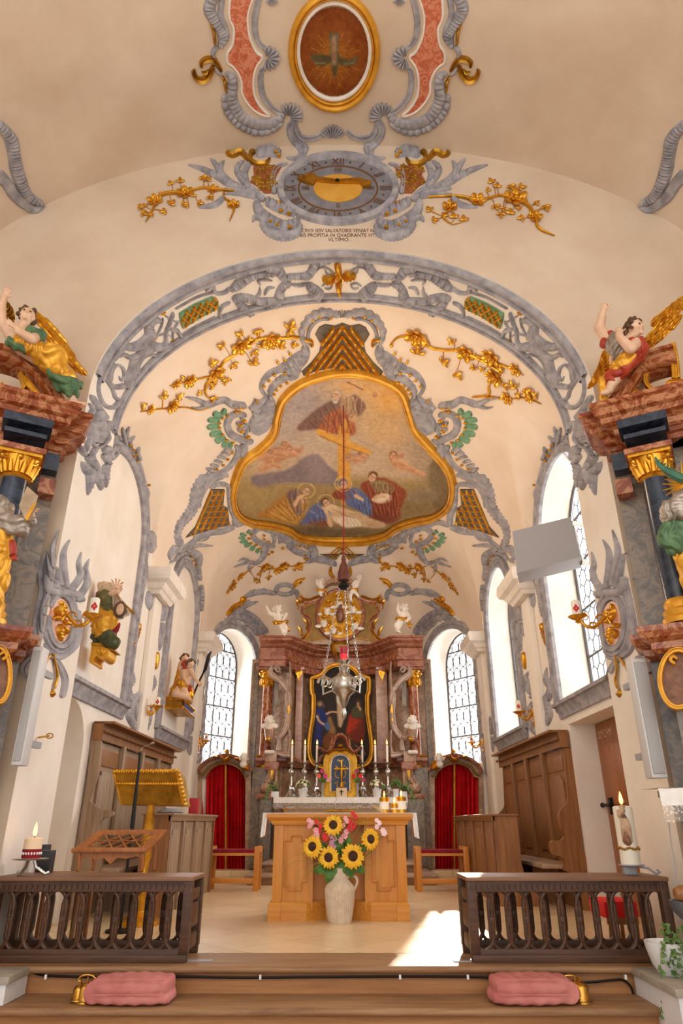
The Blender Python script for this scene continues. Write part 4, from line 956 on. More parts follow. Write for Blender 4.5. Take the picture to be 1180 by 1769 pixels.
branch('gilded_branch','gilded flowering branch on the vault above the fresco, towards the grey metal box',0,[spread([(210,465),(250,430),(330,425),(380,470),(440,485),(520,490),(590,520),(660,560),(690,590),(642,640),(640,680),(568,690)],[10,12,14,14,14,14,14,14,14,14,14,8]),spread([(520,500),(600,515),(650,535),(720,560),(795,597)],[12,12,12,12,4]),spread([(570,688),(650,690),(720,700),(800,695),(872,722)],[8,12,10,9,4])],[(325,430,38),(540,500,34),(650,520,34),(665,605,34),(755,572,24),(720,695,24),(815,690,22)],[(380,450,18),(335,495,26),(490,455,18),(440,535,22),(500,580,22),(580,570,16),(620,575,14),(705,570,18),(710,630,18),(760,650,22),(808,650,24),(852,690,18),(780,690,16),(585,515,14)],*C3)
for mc,lab in((None,'gilded flowering branch on the apse vault below the fresco, over the lance statue'),(MV,'gilded flowering branch on the apse vault below the fresco, next to the grey metal box')):
 branch('gilded_branch',lab,0,[spread([(950,565),(890,582),(850,596),(780,602),(720,618),(650,612),(590,600)],[8,10,10,10,10,9,5]),spread([(562,600),(500,652),(450,700),(383,795)],[7,9,9,4])],[(760,600,28),(860,595,22),(720,628,22),(640,605,26),(475,665,22),(425,730,24)],[(610,640,18),(660,660,18),(600,690,16),(575,690,14),(435,690,14),(690,600,14),(830,610,14),(910,560,12),(880,610,14),(405,745,14),(390,770,10)],*CI,mirror=mc)
for mc,lab in((None,'grey stucco ring with gold sprig above the putto with the bow arm'),(MV,'grey stucco ring with gold sprig above the putto raising one arm')):
 f=(lambda P:mir(P,mc))if mc else(lambda P:P)
 root=root_at('vault_ornament',f([(490,1010)])[0][0],1010,lab,'stucco ornament','ring ornaments of the apse vault')
 strokes(MB(),[([(500,805),(560,776),(640,770),(705,782)],[20,40,36,30],dict(scal=.4,per=6)),([(770+58*math.cos(a/12*2*PI),755+32*math.sin(a/12*2*PI))for a in range(13)],[32]*13,{}),([(830,755),(855,790),(850,830)],[36,34,16],{})],*CI,mirror=mc,h=.06).build('ring_scroll',STUCCO,root)
 strokes(MB(),[([(820,745),(850,702),(905,678)],[26,24,8],{}),([(830,720),(880,705)],[16,14],{}),([(475,835),(490,812),(520,800)],[18,26,12],{})],*CI,mirror=mc,h=.07).build('gilt_sprig',GOLD,root)
 # ------------------------------------------------------------------ grey mouldings of the side walls
def arch_frame(w,sx,name,d=.25,h=.06,lo=None):
 y0,y1,s,z,r=w;lo=s if lo is None else lo;c=(y0+y1)/2;hw=(y1-y0)/2
 path=[(y0,lo,-1,0),(y0,(lo+z)/2,-1,0)]+[(c-hw*math.cos(PI*i/24),z+r*math.sin(PI*i/24),-math.cos(PI*i/24),math.sin(PI*i/24))for i in range(25)]+[(y1,(lo+z)/2,1,0),(y1,lo,1,0)]
 prof=[(0,-.01),(0,.7),(.1,1),(.3,1),(.38,.6),(.62,.55),(.72,1),(.92,1),(1,.4),(1,-.01)];mb=MB()
 mb.grid([[Vector((sx*(WX-h*q),y+ny*d*p,zz+nz*d*p))for p,q in prof]for y,zz,ny,nz in path],cv=True)
 return mb.build(name,STUCCO,kind='structure')
for sx in(-1,1):
 arch_frame(W1,sx,'trim_8');arch_frame(W2,sx,'trim_8',.22)
 for y0,y1,zt in((6.7,9.0,2.28),(10.7,12.8,2.24)):
  mb=MB();pr=[(0,-.16),(.03,-.16),(.04,-.1),(.07,-.07),(.08,-.03),(.12,-.02),(.12,.02),(0,.02)]
  mb.sweep([(sx*WX,y0,zt),(sx*WX,y1,zt)],pr,side=-sx);mb.build('trim_9',STUCCO,kind='structure',label=None)
  # pilaster strips with imposts from which the vault springs
 for yc,wd in((9.85,.42),(13.55,.4)):
  mb=MB();x0,x1=sorted((sx*WX,sx*(WX-.07)));mb.box((x0,yc-wd/2,0),(x1,yc+wd/2,4.0),.01);mb.build('trim_10',PLASTER,kind='structure')
  mb=MB();b=[(0,0),(.10,0),(.13,.05),(.16,.07),(.2,.14),(.27,.18),(.29,.24),(.29,.32),(0,.32)];hw=wd/2+.04
  pth=[(sx*WX,yc+hw,3.98),(sx*(WX-.06),yc+hw,3.98),(sx*(WX-.06),yc-hw,3.98),(sx*WX,yc-hw,3.98)]
  mb.sweep(pth,b,side=sx);rr=[p for p in pth]
  mb.box((min(sx*WX,sx*(WX-.34)),yc-hw-.28,4.29),(max(sx*WX,sx*(WX-.34)),yc+hw+.28,4.34));mb.box((min(sx*WX,sx*(WX-.1)),yc-hw,3.98),(max(sx*WX,sx*(WX-.1)),yc+hw,4.3));mb.build('trim_11',STUCCO_W,kind='structure',smooth=False)
  # arched bands over the apse windows
for sx in(-1,1):
 y0,y1,s,z,r=WD;c=(y0+y1)/2;hw=(y1-y0)/2;mb=MB()
 path=[(y0,2.0,-1,0)]+[(c-hw*math.cos(PI*i/20),z+r*math.sin(PI*i/20),-math.cos(PI*i/20),math.sin(PI*i/20))for i in range(21)]+[(y1,2.0,1,0)]
 mb.grid([[on_diag(t+nt*.2*p,zz+nz*.2*p,sx,-.05*q)for p,q in[(0,-.1),(0,1),(.4,1),(.5,.6),(.6,1),(1,.8),(1,-.1)]]for t,zz,nt,nz in path],cv=True);mb.build('trim_12',STUCCO,kind='structure')
 # ornaments above the niche and window arches (traced on the walls)
C5,C6c,C7=(0,480,2.327),(110,680,6.556),(120,900,3.47)
ARO=[([(662,380),(682,470),(702,580)],[36,56,60],FL),([(742,370),(712,450),(732,540)],[30,50,50],{}),([(806,475),(752,530),(765,600)],[26,44,60],{}),([(860,598),(832,660),(868,745)],[26,56,66],FL),([(790,740),(830,830),(850,900)],[60,56,40],FL),([(900,938),(912,1040),(942,1120),(925,1210),(945,1320)],[40,70,66,56,40],FL)]
for mc,lab in((None,'grey stucco sprays with gold buds over the arch of the blind niche with the saint'),(590,'grey stucco sprays with gold buds over the arch of the tall side window')):
 f=(lambda P:mir(P,mc))if mc else(lambda P:P)
 root=root_at('niche_spray',f([(235,800)])[0][0],800,lab,'stucco ornament')
 strokes(MB(),ARO,*C6c,mirror=mc,h=.05).build('leaf_spray',STUCCO,root);mb=MB()
 for q in f(Z(*C6c,[(730,550),(760,600),(730,645),(765,680),(795,660),(790,760),(945,1010)])):speck(MB(),q[0],q[1],3,.06).build('gilt_bud',GOLD,root)
ARP=[([(700,200),(740,195),(775,220),(770,280),(780,350)],[50,60,56,40,40],FL),([(790,380),(795,460),(790,540)],[30,34,24],FL),([(600,250),(650,215),(700,190)],[20,40,40],{})]
for mc,lab in((None,'grey stucco crest over the arch of the blind niche with the lance group'),(591,'grey stucco crest over the arch of the second side window')):
 f=(lambda P:mir(P,mc))if mc else(lambda P:P)
 root=root_at('niche_spray',f([(335,965)])[0][0],965,lab,'stucco ornament');strokes(MB(),ARP,*C7,mirror=mc,h=.05).build('leaf_spray',STUCCO,root)
 mb=MB()
 for q in f(Z(*C7,[(710,210),(735,225),(720,240),(750,250)])):speck(MB(),q[0],q[1],2.6,.06).build('gilt_bud',GOLD,root)
for mc,lab in((None,'grey feathered stucco crest over the apse window behind the statue with the lance'),(588,'grey feathered stucco crest over the apse window near the door side')):
 f=(lambda P:mir(P,mc))if mc else(lambda P:P)
 root=root_at('window_crest',f([(410,1065)])[0][0],1065,lab,'stucco ornament')
 strokes(MB(),[([(930,610),(985,575),(1060,590),(1125,640),(1170,710)],[30,44,50,50,40],SCA),([(960,560),(1040,545),(1120,590),(1185,670)],[20,36,40,30],FL),([(1050,620),(1090,640),(1120,690)],[14,24,12],{}),([(1000,545),(1060,505),(1130,480)],[34,34,8],FL),([(1010,560),(1040,520),(1080,470)],[30,30,8],FL),([(1060,450),(1120,430),(1180,410)],[26,30,26],{})],*C7,mirror=mc,h=.05).build('feather_leaves',STUCCO,root)
 strokes(MB(),[([(940,565),(980,520),(1020,495),(1060,462)],[20,30,26,10],dict(flute=.5,per=5))],*C7,mirror=mc,h=.06).build('gilt_sprig',GOLD,root)
 # pilaster brackets and hangings
for mc,lab,lb2 in((None,'grey shell bracket with gold drop under the impost beside the saint with the cloth','a'),(588,'grey shell bracket with gold drop under the impost next to the grey metal box','b')):
 f=(lambda P:mir(P,mc))if mc else(lambda P:P)
 root=root_at('pilaster_bracket',f([(270,1050)])[0][0],1060,lab,'stucco ornament')
 strokes(MB(),[([(490,420),(485,490),(530,540),(540,600)],[60,70,90,90],FL),([(560,430),(560,520),(550,600)],[60,70,60],FL),([(500,610),(510,670),(495,700)],[50,40,10],FL),([(545,610),(548,690),(535,780)],[60,40,6],FL),([(440,240),(440,330),(420,420),(405,500),(400,580)],[50,50,50,56,20],FL),([(480,60),(500,130),(480,190)],[40,50,30],FL)],*C7,mirror=mc,h=.07).build('leafwork',STUCCO,root)
 strokes(MB(),[([(408,610),(400,660),(385,710),(365,770)],[24,34,30,14],dict(flute=.6,per=5)),([(522,785),(518,840),(512,890)],[14,20,10],dict(flute=.6,per=5))],*C7,mirror=mc,h=.08).build('gilt_drop',GOLD,root)
 root=root_at('pilaster_bracket',f([(352,1140)])[0][0],1140,lab.replace('shell bracket','leaf bracket').replace('beside the saint with the cloth','behind the lance group').replace('next to the grey metal box','beyond the second side window'),'stucco ornament')
 strokes(MB(),[([(790,820),(800,880),(810,930)],[60,60,30],FL),([(820,930),(800,1000),(790,1080)],[40,30,14],FL)],*C7,mirror=mc,h=.06).build('leafwork',STUCCO,root)
 strokes(MB(),[([(820,1000),(815,1060),(808,1120)],[12,18,10],dict(flute=.6,per=5))],*C7,mirror=mc,h=.07).build('gilt_drop',GOLD,root)
 # wall cartouches with candle sconces
def sconce(u,v,tip,ctop,lab,clab,cart,mirror,s,pw=None):
 """cart: stucco strokes; (u, v) centre of the oval; tip: image end of the arm; ctop: image top of the candle"""
 root=root_at('wall_cartouche',u,v,lab,'stucco ornament')
 strokes(MB(),cart,0,0,1,h=.06).build('flaming_scrollwork',STUCCO,root)
 stroke(MB(),ellipse(u,v,25*s*.93,47*s,11*s,24),.07,closed=True,groove=.5).build('oval_ring',STUCCO,root)
 stroke(MB(),ellipse(u,v,33*s*.93,58*s,7*s,24),.05,closed=True).build('outer_ring',STUCCO,root)
 patch(MB(),ellipse(u,v,19*s,40*s,0,20),.015,step=0).build('oval_panel',PINKM,root,label='pink marbled oval panel')
 sg=-1 if mirror else 1;p0,n=hit(u,v);w=pxm(p0)
 sr=thing('candle_sconce',lab.split(' around')[0]if False else clab[0],'sconce',p0,'gilded candle sconces')
 mb=MB()
 for P in([(0,-6),(3,-22),(0,-36)],[(0,6),(-3,22),(0,38)],[(-4,0),(-11,-6),(-16,-2)],[(4,0),(12,5),(16,0)],[(-3,-10),(-9,-18),(-5,-26)],[(3,12),(9,18),(6,28)]):
  stroke(mb,[(u+a*s,v+b*s,wd*s)for(a,b),wd in zip(P,(9,10,4))],.06,flute=.4,per=4,lift=.015)
 mb.build('acanthus_plate',GOLD,sr)
 pe=atY(tip[0],tip[1],p0.y);D=pe-p0;dz=Vector((0,0,1))
 arm=MB();pts=[p0+n*.03,p0+D*.2+dz*.05,p0+D*.42-dz*.02,p0+D*.6-dz*.07,p0+D*.82-dz*.06,p0+D*.97+dz*.0,pe+dz*.0]
 P3=[Vector(q)for q in catmull3(pts,6)];arm.tube(P3,[.02-.006*i/len(P3)for i in range(len(P3))],8)
 for k,r in((.3,.06),(.55,-.05),(.8,.05)):
  c=p0+D*k+dz*(.02 if r>0 else-.06);arm.tube([c+Vector((D.normalized()*math.cos(a)+dz*math.sin(a)))*abs(r)*(1-a/9)for a in[i*.5 for i in range(11)]],[.011-i*.0007 for i in range(11)],6)
 arm.build('arm',GOLD,sr)
 MB().lathe([(.012,-.05),(.03,-.035),(.02,-.02),(.05,-.008),(.085,.012),(.09,.02),(.06,.016),(.0,.01)],pe,20).build('drip_pan',GOLD,sr)
 hgt=max(.12,(atY(ctop[0],ctop[1],p0.y)-pe).z);r=.044*(1 if pw is None else pw)
 c=thing('candle',clab[1],'candle',pe+dz*.014,'sconce candles')
 MB().lathe([(r,0),(r,hgt-.014),(r*.8,hgt),(0,hgt-.012)],pe+dz*.014,20).build('wax',WAX,c);MB().tube([pe+dz*(hgt-.01),pe+dz*(hgt+.02)],.003,5).build('wick',IRON,c)
 q=pe+dz*(hgt*.55);d=(EYE-q);d.z=0;d.normalize();t=d.cross(dz);mb=MB()
 for a in range(4):mb.ell(q+d*r*.93+t*r*.35*math.cos(a*PI/2)+dz*r*.5*math.sin(a*PI/2),(r*.32,r*.2,r*.42),8,6)
 mb.build('emblem',plain('red_emblem',(200,40,48),.5),c,label='red emblem')
 return root
def catmull3(P,n):
 out=[];L=len(P)
 for i in range(L-1):
  p0,p1,p2,p3=P[max(i-1,0)],P[i],P[i+1],P[min(i+2,L-1)]
  for k in range(n):
   t=k/n;out.append(.5*(2*p1+(p2-p0)*t+(2*p0-5*p1+4*p2-p3)*t*t+(3*p1-p0-3*p2+p3)*t**3))
 out.append(P[-1]);return out
K1=[([(192,1108),(172,1180),(176,1262),(158,1340),(150,1420),(180,1500),(242,1515),(300,1468),(312,1400),(308,1335)],[20,40,36,30,30,40,46,40,30,24]),([(222,1250),(204,1170),(190,1100)],[34,30,8]),([(236,1240),(222,1160),(216,1090),(240,1012)],[36,34,26,6]),([(262,1250),(250,1165),(252,1100),(278,1052)],[36,34,24,6]),([(275,1262),(318,1200),(312,1150),(324,1102)],[36,34,22,6]),([(300,1300),(345,1230),(340,1170),(356,1130)],[36,34,22,6]),([(190,1200),(205,1260),(290,1270),(330,1300)],[30,40,40,24]),([(215,1528),(242,1570),(258,1620),(246,1688)],[22,26,26,22]),([(140,1520),(100,1570),(112,1608)],[26,30,16])]
K1=[(Z(0,480,2.327,a),[x/2.327*(.72 if 0<i<6 else 1)for x in b],{}if i not in(0,7,8)else GR)for i,(a,b)in enumerate(K1)]
def rope(lab,P,root):
 stroke(MB(),spread(P,[4]),.03,flute=.4,per=2.5,lift=.02).build('gilt_rope',GOLD_D,root);u,v=P[-1]
 stroke(MB(),[(u,v,4),(u,v+6,7),(u-.5,v+14,8)],.05,flute=.4,per=2).build('tassel',GOLD_D,root)
r=sconce(102,1072,(160,1066),(155,1036),'large grey flaming stucco cartouche on the jamb beside the saint with the cloth',('gilded sconce arm on the flaming cartouche beside the saint with the cloth','white candle with red emblem held by the sconce beside the saint with the cloth'),K1,False,.95)
rope('',[(88,1128),(93,1150),(95,1172),(90,1190)],r);rope('',[(84,1130),(72,1150),(67,1172),(66,1180)],r)
r=sconce(1060,1077,(998,1068),(1003,1040),'large grey flaming stucco cartouche on the jamb below the fist-raising angel',('gilded sconce arm on the flaming cartouche below the fist-raising angel','white candle with red emblem held by the sconce below the fist-raising angel'),[(mir(a,581),b,c)for a,b,c in K1],True,.95)
rope('',[(1066,1132),(1069,1155),(1067,1175),(1071,1190)],r);rope('',[(1072,1134),(1084,1150),(1090,1160),(1094,1172)],r)
K2=[(Z(120,900,3.47,a),[x/3.47 for x in b],FL)for a,b in(([(368,1080),(345,1000),(372,960),(370,875)],[40,50,34,6]),([(385,1060),(352,1020),(344,915)],[30,30,6]),([(440,1040),(462,980),(448,930),(455,880)],[40,50,34,6]),([(455,1040),(500,970),(480,900)],[36,44,6]),([(375,1080),(355,1160),(385,1230),(430,1270),(470,1200),(480,1110)],[36,46,40,40,36,24]),([(360,1100),(420,1040),(470,1060)],[30,40,30]))]
sconce(245,1231,(271,1222),(274,1206),'grey flaming stucco cartouche above the carved stall with the grey panels',('gilded sconce arm above the carved stall with the grey panels','white candle with red emblem held by the sconce beside the lance group'),K2,False,.5,.9)
sconce(927,1238,(897,1232),(894,1212),'grey flaming stucco cartouche above the brown choir stall',('gilded sconce arm above the brown choir stall','white candle with red emblem held by the sconce above the brown choir stall'),[(mir(a,586),b,c)for a,b,c in K2],True,.5,.9)
K3=[(Z(120,900,3.47,a),[x/3.47 for x in b],FL)for a,b in(([(735,1260),(740,1190),(785,1130)],[50,50,8]),([(720,1280),(712,1220),(730,1190)],[30,34,8]),([(720,1290),(725,1370),(760,1410),(800,1350),(805,1270)],[40,50,40,36,20]),([(760,1420),(745,1480),(742,1530)],[30,26,10]))]
sconce(342,1283,(356,1281),(360,1268),'small grey flaming stucco cartouche next to the red curtain beyond the lance group',('gilded sconce arm next to the curtain beyond the lance group','white candle on the small sconce next to the curtain beyond the lance group'),K3,False,.36,.7)
sconce(834,1288,(815,1284),(812,1272),'small grey flaming stucco cartouche between the brown stall and a red curtain',('gilded sconce arm between the brown stall and a red curtain','white candle on the small sconce between the brown stall and a curtain'),[(mir(a,588),b,c)for a,b,c in K3],True,.36,.7)
# ------------------------------------------------------------------ high altar in the apse
A1,A2=(430,960,6.806),(430,1200,7.375)
MC=588.0
def slab(mb,P,Y,th,holes=(),mirror=None):
 f=(lambda Q:mir(Q,mirror))if mirror else(lambda Q:Q)
 return mb.poly([atY(u,v,Y)for u,v in f(P)],(0,th,0),[[atY(u,v,Y)for u,v in f(h)]for h in holes])
def band(mb,P,Y,d,step=2,round_=False):
 """scroll band traced in the upright plane Y and d deep"""
 C=catmull(P,step);L=len(C);rows=[]
 for i,(u,v,w)in enumerate(C):
  a,b=C[max(i-1,0)],C[min(i+1,L-1)];dx,dy=b[0]-a[0],b[1]-a[1];l=math.hypot(dx,dy)or 1;nx,ny=-dy/l*w/2,dx/l*w/2
  p,q=atY(u-nx,v-ny,Y),atY(u+nx,v+ny,Y);D=Vector((0,d,0))
  if round_:
   m=(p+q)/2;rows.append([p+D,p+D*.3,p.lerp(m,.5)-D*.35,m-D*.5,q.lerp(m,.5)-D*.35,q+D*.3,q+D])
  else:rows.append([p+D,p,p.lerp(q,.2)-D*.08,p.lerp(q,.35),p.lerp(q,.65),p.lerp(q,.8)-D*.08,q,q+D])
 mb.grid(rows,cv=True);mb.cap(rows[0]);mb.cap(rows[-1][::-1]);return mb
def bands(mb,items,z,Y,d,mirror=None,**k):
 for P,w in items:
  q=Z(*z,spread(P,w));band(mb,mir(q,mirror)if mirror else q,Y,d,**k)
 return mb
def curl(c,r,turns=1.6,a0=0,sg=1,n=22):return[(c[0]+r*(1-.8*i/n)*math.cos(a0+sg*i/n*turns*2*PI),c[1]+r*(1-.8*i/n)*math.sin(a0+sg*i/n*turns*2*PI))for i in range(n+1)]
def boxpx(mb,u0,v0,u1,v1,Y,th,bev=.008):
 a,b=atY(u0,v1,Y),atY(u1,v0,Y);return mb.box((min(a.x,b.x),Y,a.z),(max(a.x,b.x),Y+th,b.z),bev)
 # floor steps in front of the altar
for y0,hw,z0,z1,lab in((12.15,1.55,0,.15,'worn'),(12.62,1.32,.15,.30,'')):
 mb=MB();mb.box((-hw+.04,y0+.04,z0),(hw-.04,14.2,z1-.045));mb.build('trim_13',STEPW,kind='structure')
 nosed(y0,14.2,z1,.05,-hw,hw).build('trim_14',mottled('step_stone',(150,120,98),(186,160,138),5,.5),kind='structure')
mb=MB();mb.box((-2.84,14.05,0),(2.84,16.4,.1),.01);mb.build('floor.002',FLOORM,kind='structure')
alt=thing('high_altar','tall marbled baroque high altar with concave columns and gilded gable in the apse','altar',(0,15,.1))
plan=lambda ax:14.1 if ax>1.22 else 14.1+1.0*(math.sin((1.22-ax)/.82*PI/2)if ax>.4 else 1.0)
# the back screen follows the concave plan
xs_=[-1.95,-1.75,-1.5,-1.22,-1.1,-.95,-.8,-.6,-.4,-.2,0,.2,.4,.6,.8,.95,1.1,1.22,1.5,1.75,1.95]
bk=lambda x:max(plan(abs(x))+.45,14.7)if abs(x)<1.3 else 14.7
mb=MB();zt=4.15
mb.grid([[Vector((x,bk(x)+.0,.1))for x in xs_],[Vector((x,bk(x),zt))for x in xs_],[Vector((x,bk(x)+.3,zt))for x in xs_],[Vector((x,bk(x)+.3,.1))for x in xs_]]);mb.build('screen_wall',MARP,alt)
mb=MB();pr=[(0,0),(.1,0),(.12,.06),(.18,.1),(.18,.16),(0,.16)]
def along(dy,z,hw=1.72):return[(x,plan(abs(x))+dy,z)for x in[-hw,-1.5,-1.3,-1.22,-1.1,-1.0,-.9,-.8,-.7,-.6,-.5,-.4,-.2,0,.2,.4,.5,.6,.7,.8,.9,1.0,1.1,1.22,1.3,1.5,hw]]
mb.sweep(along(.32,1.93),pr);mb.build('predella_moulding',MARD,alt)
mb=MB();mb.sweep(along(.40,.1),[(0,0),(.12,0),(.12,.25),(.06,.3),(.03,.34),(.03,1.83),(0,1.83)]);mb.build('predella',MARP,alt)
mb=MB();mb.sweep(along(.36,2.09),[(0,0),(.1,0),(.12,.03),(.1,.06),(0,.06)]);mb.build('gilt_moulding',GOLD_D,alt)
# entablature
mb=MB();mb.sweep(along(.1,3.88),[(-.2,0),(.06,0),(.06,.12),(.1,.14),(.1,.2),(.02,.22),(.02,.4),(-.2,.4)]);mb.build('architrave',MARD,alt)
mb=MB();mb.sweep(along(.1,4.28),[(-.35,-.02),(.04,0),(.1,.03),(.12,.07),(.22,.1),(.26,.11),(.26,.15),(.3,.17),(.3,.2),(-.35,.2)]);mb.build('cornice',MARD,alt,angle=30)
mb=MB();mb.sweep(along(.1,4.47),[(-.35,0),(.2,0),(.16,.03),(.1,.05),(-.35,.05)]);mb.build('cornice_capping',MARP,alt,angle=30)
mb=MB()
for x in(-1.12,-1.06,-1.0,-.62,-.55,-.48,.48,.55,.62,1.0,1.06,1.12):mb.ell((x,plan(abs(x))+.06,4.1),(.018,.02,.07),8,6)
o=mb.build('gilt_dentils',GOLD,alt)
for sx,mc in((-1,None),(1,MC)):
 f=(lambda P:mir(P,mc))if mc else(lambda P:P)
 # outer red column
 c=atY(f([(456.5,1320)])[0][0],1320,14.45);top=atY(456,1186,14.45).z;cp=atY(456,1160,14.45).z
 MB().lathe([(.115,c.z+.02),(.118,c.z+.3),(.1,top)],(c.x,c.y,0),24).build('column_shaft',MARR,alt,label='red marbled column')
 MB().lathe([(.17,c.z-.08),(.17,c.z-.03),(.14,c.z),(.15,c.z+.02),(.12,c.z+.05)],(c.x,c.y,0),24).build('column_base',GOLD_D,alt)
 m=MB();m.lathe([(.1,top-.01),(.115,top+.02),(.105,top+.04),(.12,top+.14),(.16,cp-.04),(.17,cp),(.0,cp)],(c.x,c.y,0),20)
 for k in range(8):
  a=k*PI/4;m.ell((c.x+.14*math.cos(a),c.y+.14*math.sin(a),top+.09),(.04,.04,.09),8,6);m.ell((c.x+.16*math.cos(a+.4),c.y+.16*math.sin(a+.4),cp-.06),.045,8,6)
 m.build('capital',GOLD,alt)
 b=MB();b.box((c.x-.19,14.25,cp),(c.x+.19,14.7,4.28),.01);b.box((c.x-.24,14.2,cp+.0),(c.x+.24,14.7,cp+.07),.01);b.build('impost_block',MARD,alt)
 MB().box((c.x-.2,14.2,.12),(c.x+.2,14.75,c.z-.08),.01).build('column_pedestal',MARG,alt)
 x0,x1=sorted((sx*1.9,sx*1.78));MB().box((x0,14.6,.1),(x1,14.75,4.05),.005).build('dark_pilaster',MARG,alt)
 # carved scroll bracket in front of the column
 m=MB();bands(m,[([(270,1300),(255,1370),(300,1420),(350,1450),(420,1530),(470,1620),(480,1769)],[30,60,70,54,50,46,40]),(curl((335,1340),40,1.4,PI,1),[26]*23),([(480,1240),(482,1400),(470,1600)],[16,20,30])],A1,14.1,.25,mc)
 bands(m,[([(480,-20),(492,100),(500,240),(480,400),(430,490),(370,540),(315,510),(290,430)],[40,60,60,64,70,76,60,30]),([(370,540),(385,600),(375,710)],[40,44,70]),([(515,450),(520,620),(505,740)],[30,26,40]),([(330,730),(420,760),(520,770)],[40,70,70])],A2,14.1,.25,mc)
 m.build('scroll_bracket',STUCCO_MAR,alt)if False else m.build('scroll_bracket',marble('pale_rose_marble',(150,120,106),(176,150,134),(196,172,156),3,.3),alt)
 MB().poly([atY(u,v,14.3)for u,v in f(Z(*A1,[(300,1480),(345,1480),(350,1769),(300,1769)]))],(0,.08,0)).build('bracket_inset',MARG,alt)
 m=MB();boxpx(m,*(lambda a,b:(min(a,b),1298,max(a,b),1316))(*[q[0]for q in f([(458,0),(478,0)])]),14.0,.5);m.build('bracket_plinth',MARP,alt)
 m=MB();boxpx(m,*(lambda a,b:(min(a,b),1316,max(a,b),1330))(*[q[0]for q in f([(456,0),(482,0)])]),13.95,.5,.02);m.build('plinth_moulding',MARD,alt)
 m=MB();bands(m,[([(290,945),(280,1020),(250,1090),(210,1140)],[100,90,90,60]),([(355,945),(350,1060),(330,1180)],[40,60,80])],A2,13.98,.35,mc);q=f(Z(*A2,[(225,1190)]))[0];p=atY(q[0],q[1],14.0)
 m.ell(p+Vector((0,.12,0)),(.15,.2,.13),16,10);m.build('volute_foot',MARP,alt)
 m=MB();bands(m,[([(295,960),(290,1020),(295,1080)],[34,30,16])],A2,13.96,.03,mc);m.build('gilt_shell',GOLD,alt)
 m=MB();a,b2=sorted(q[0]for q in f([(444,0),(470,0)]));boxpx(m,a,1380,b2,1498,13.95,.6);m.build('corner_pier',MARG,alt);m=MB();boxpx(m,a-2,1371,b2+2,1380,13.93,.6,.02);m.build('pier_moulding',MARD,alt)
 # inner pilaster with gilt drop
 m=MB();a,b2=sorted(q[0]for q in f([(508,0),(524,0)]));boxpx(m,a,1152,b2,1318,14.72,.3);m.build('pilaster',marble('violet_rose_marble',(140,96,92),(164,124,112),(186,150,128),2.2,.3),alt)
 m=MB();a,b2=sorted(q[0]for q in f([(505,0),(527,0)]));boxpx(m,a,1149,b2,1158,14.68,.3,.02);m.build('pilaster_cap',MARD,alt)
 m=MB();bands(m,[([(585,1350),(585,1400)],[80,70]),([(585,1400),(580,1440),(580,1490)],[50,20,6])],A1,14.69,.03,mc);m.build('gilt_drop',GOLD,alt)
 m=MB();bands(m,[([(510,120),(508,200),(506,250)],[8,30,6]),([(503,290),(502,320),(503,350)],[6,18,4])],A2,14.08,.02,mc);m.build('bracket_gilding',GOLD,alt)
 # gable
GO=[(588,988)]+Z(*A1,[(1040,245),(960,268),(905,310),(885,400),(850,462),(790,478),(700,512),(640,486),(598,455),(565,520),(570,570),(612,605),(640,690),(700,735),(718,800),(700,885),(640,965),(540,1005),(520,1040)])
GH=Z(*A1,[(1040,312),(960,318),(890,370),(866,420),(872,470),(915,500),(950,468),(980,440),(1040,430)])
sm=lambda P:[tuple(q)for q in catmull(P,3)]
GOs,GHs=sm(GO),sm(GH+mir(GH,MC)[::-1])
YG=14.75
m=MB();slab(m,GOs+mir(GOs,MC)[::-1][:-1],YG,.25,[GHs]);m.build('gable',MARP,alt)
for mc in(None,MC):
 f=(lambda P:mir(P,mc))if mc else(lambda P:P)
 PN=Z(*A1,[(655,585),(740,560),(830,530),(890,575),(835,650),(808,750),(830,850),(880,920),(890,965),(760,985),(660,1000),(650,985),(725,890),(745,790),(715,720),(655,680)])
 m=MB();slab(m,sm(f(PN)),YG-.03,.05);m.build('gilt_field',OLIVE,alt)
 m=MB();band(m,[(a,b,1.1)for a,b in f(PN+PN[:1])],YG-.05,.03);m.build('field_edging',GOLD,alt)
 m=MB();bands(m,[([(600,455),(640,495),(700,512),(790,480),(830,470)],[30,34,26,22,40]),([(560,520),(600,540),(660,520)],[30,40,20]),([(560,560),(575,600),(575,625)],[26,20,12]),([(600,985),(680,920),(700,850)],[30,40,20]),([(520,1000),(600,985),(640,950)],[8,30,30]),([(620,930),(610,870),(570,830)],[30,40,8]),([(680,860),(680,780),(625,735)],[30,40,8]),([(965,130),(960,200),(1000,250)],[30,50,30])],A1,YG-.05,.1,mc,round_=True);m.build('gilt_rocaille',GOLD,alt)
 m=MB();bands(m,[([(615,600),(640,620),(610,650),(640,695),(700,735),(722,800),(700,885),(640,965)],[30,40,20,24,24,24,24,24]),([(650,545),(760,540),(840,505),(880,520)],[40,54,40,10])],A1,YG-.06,.12,mc);m.build('gable_scroll',MARD,alt)
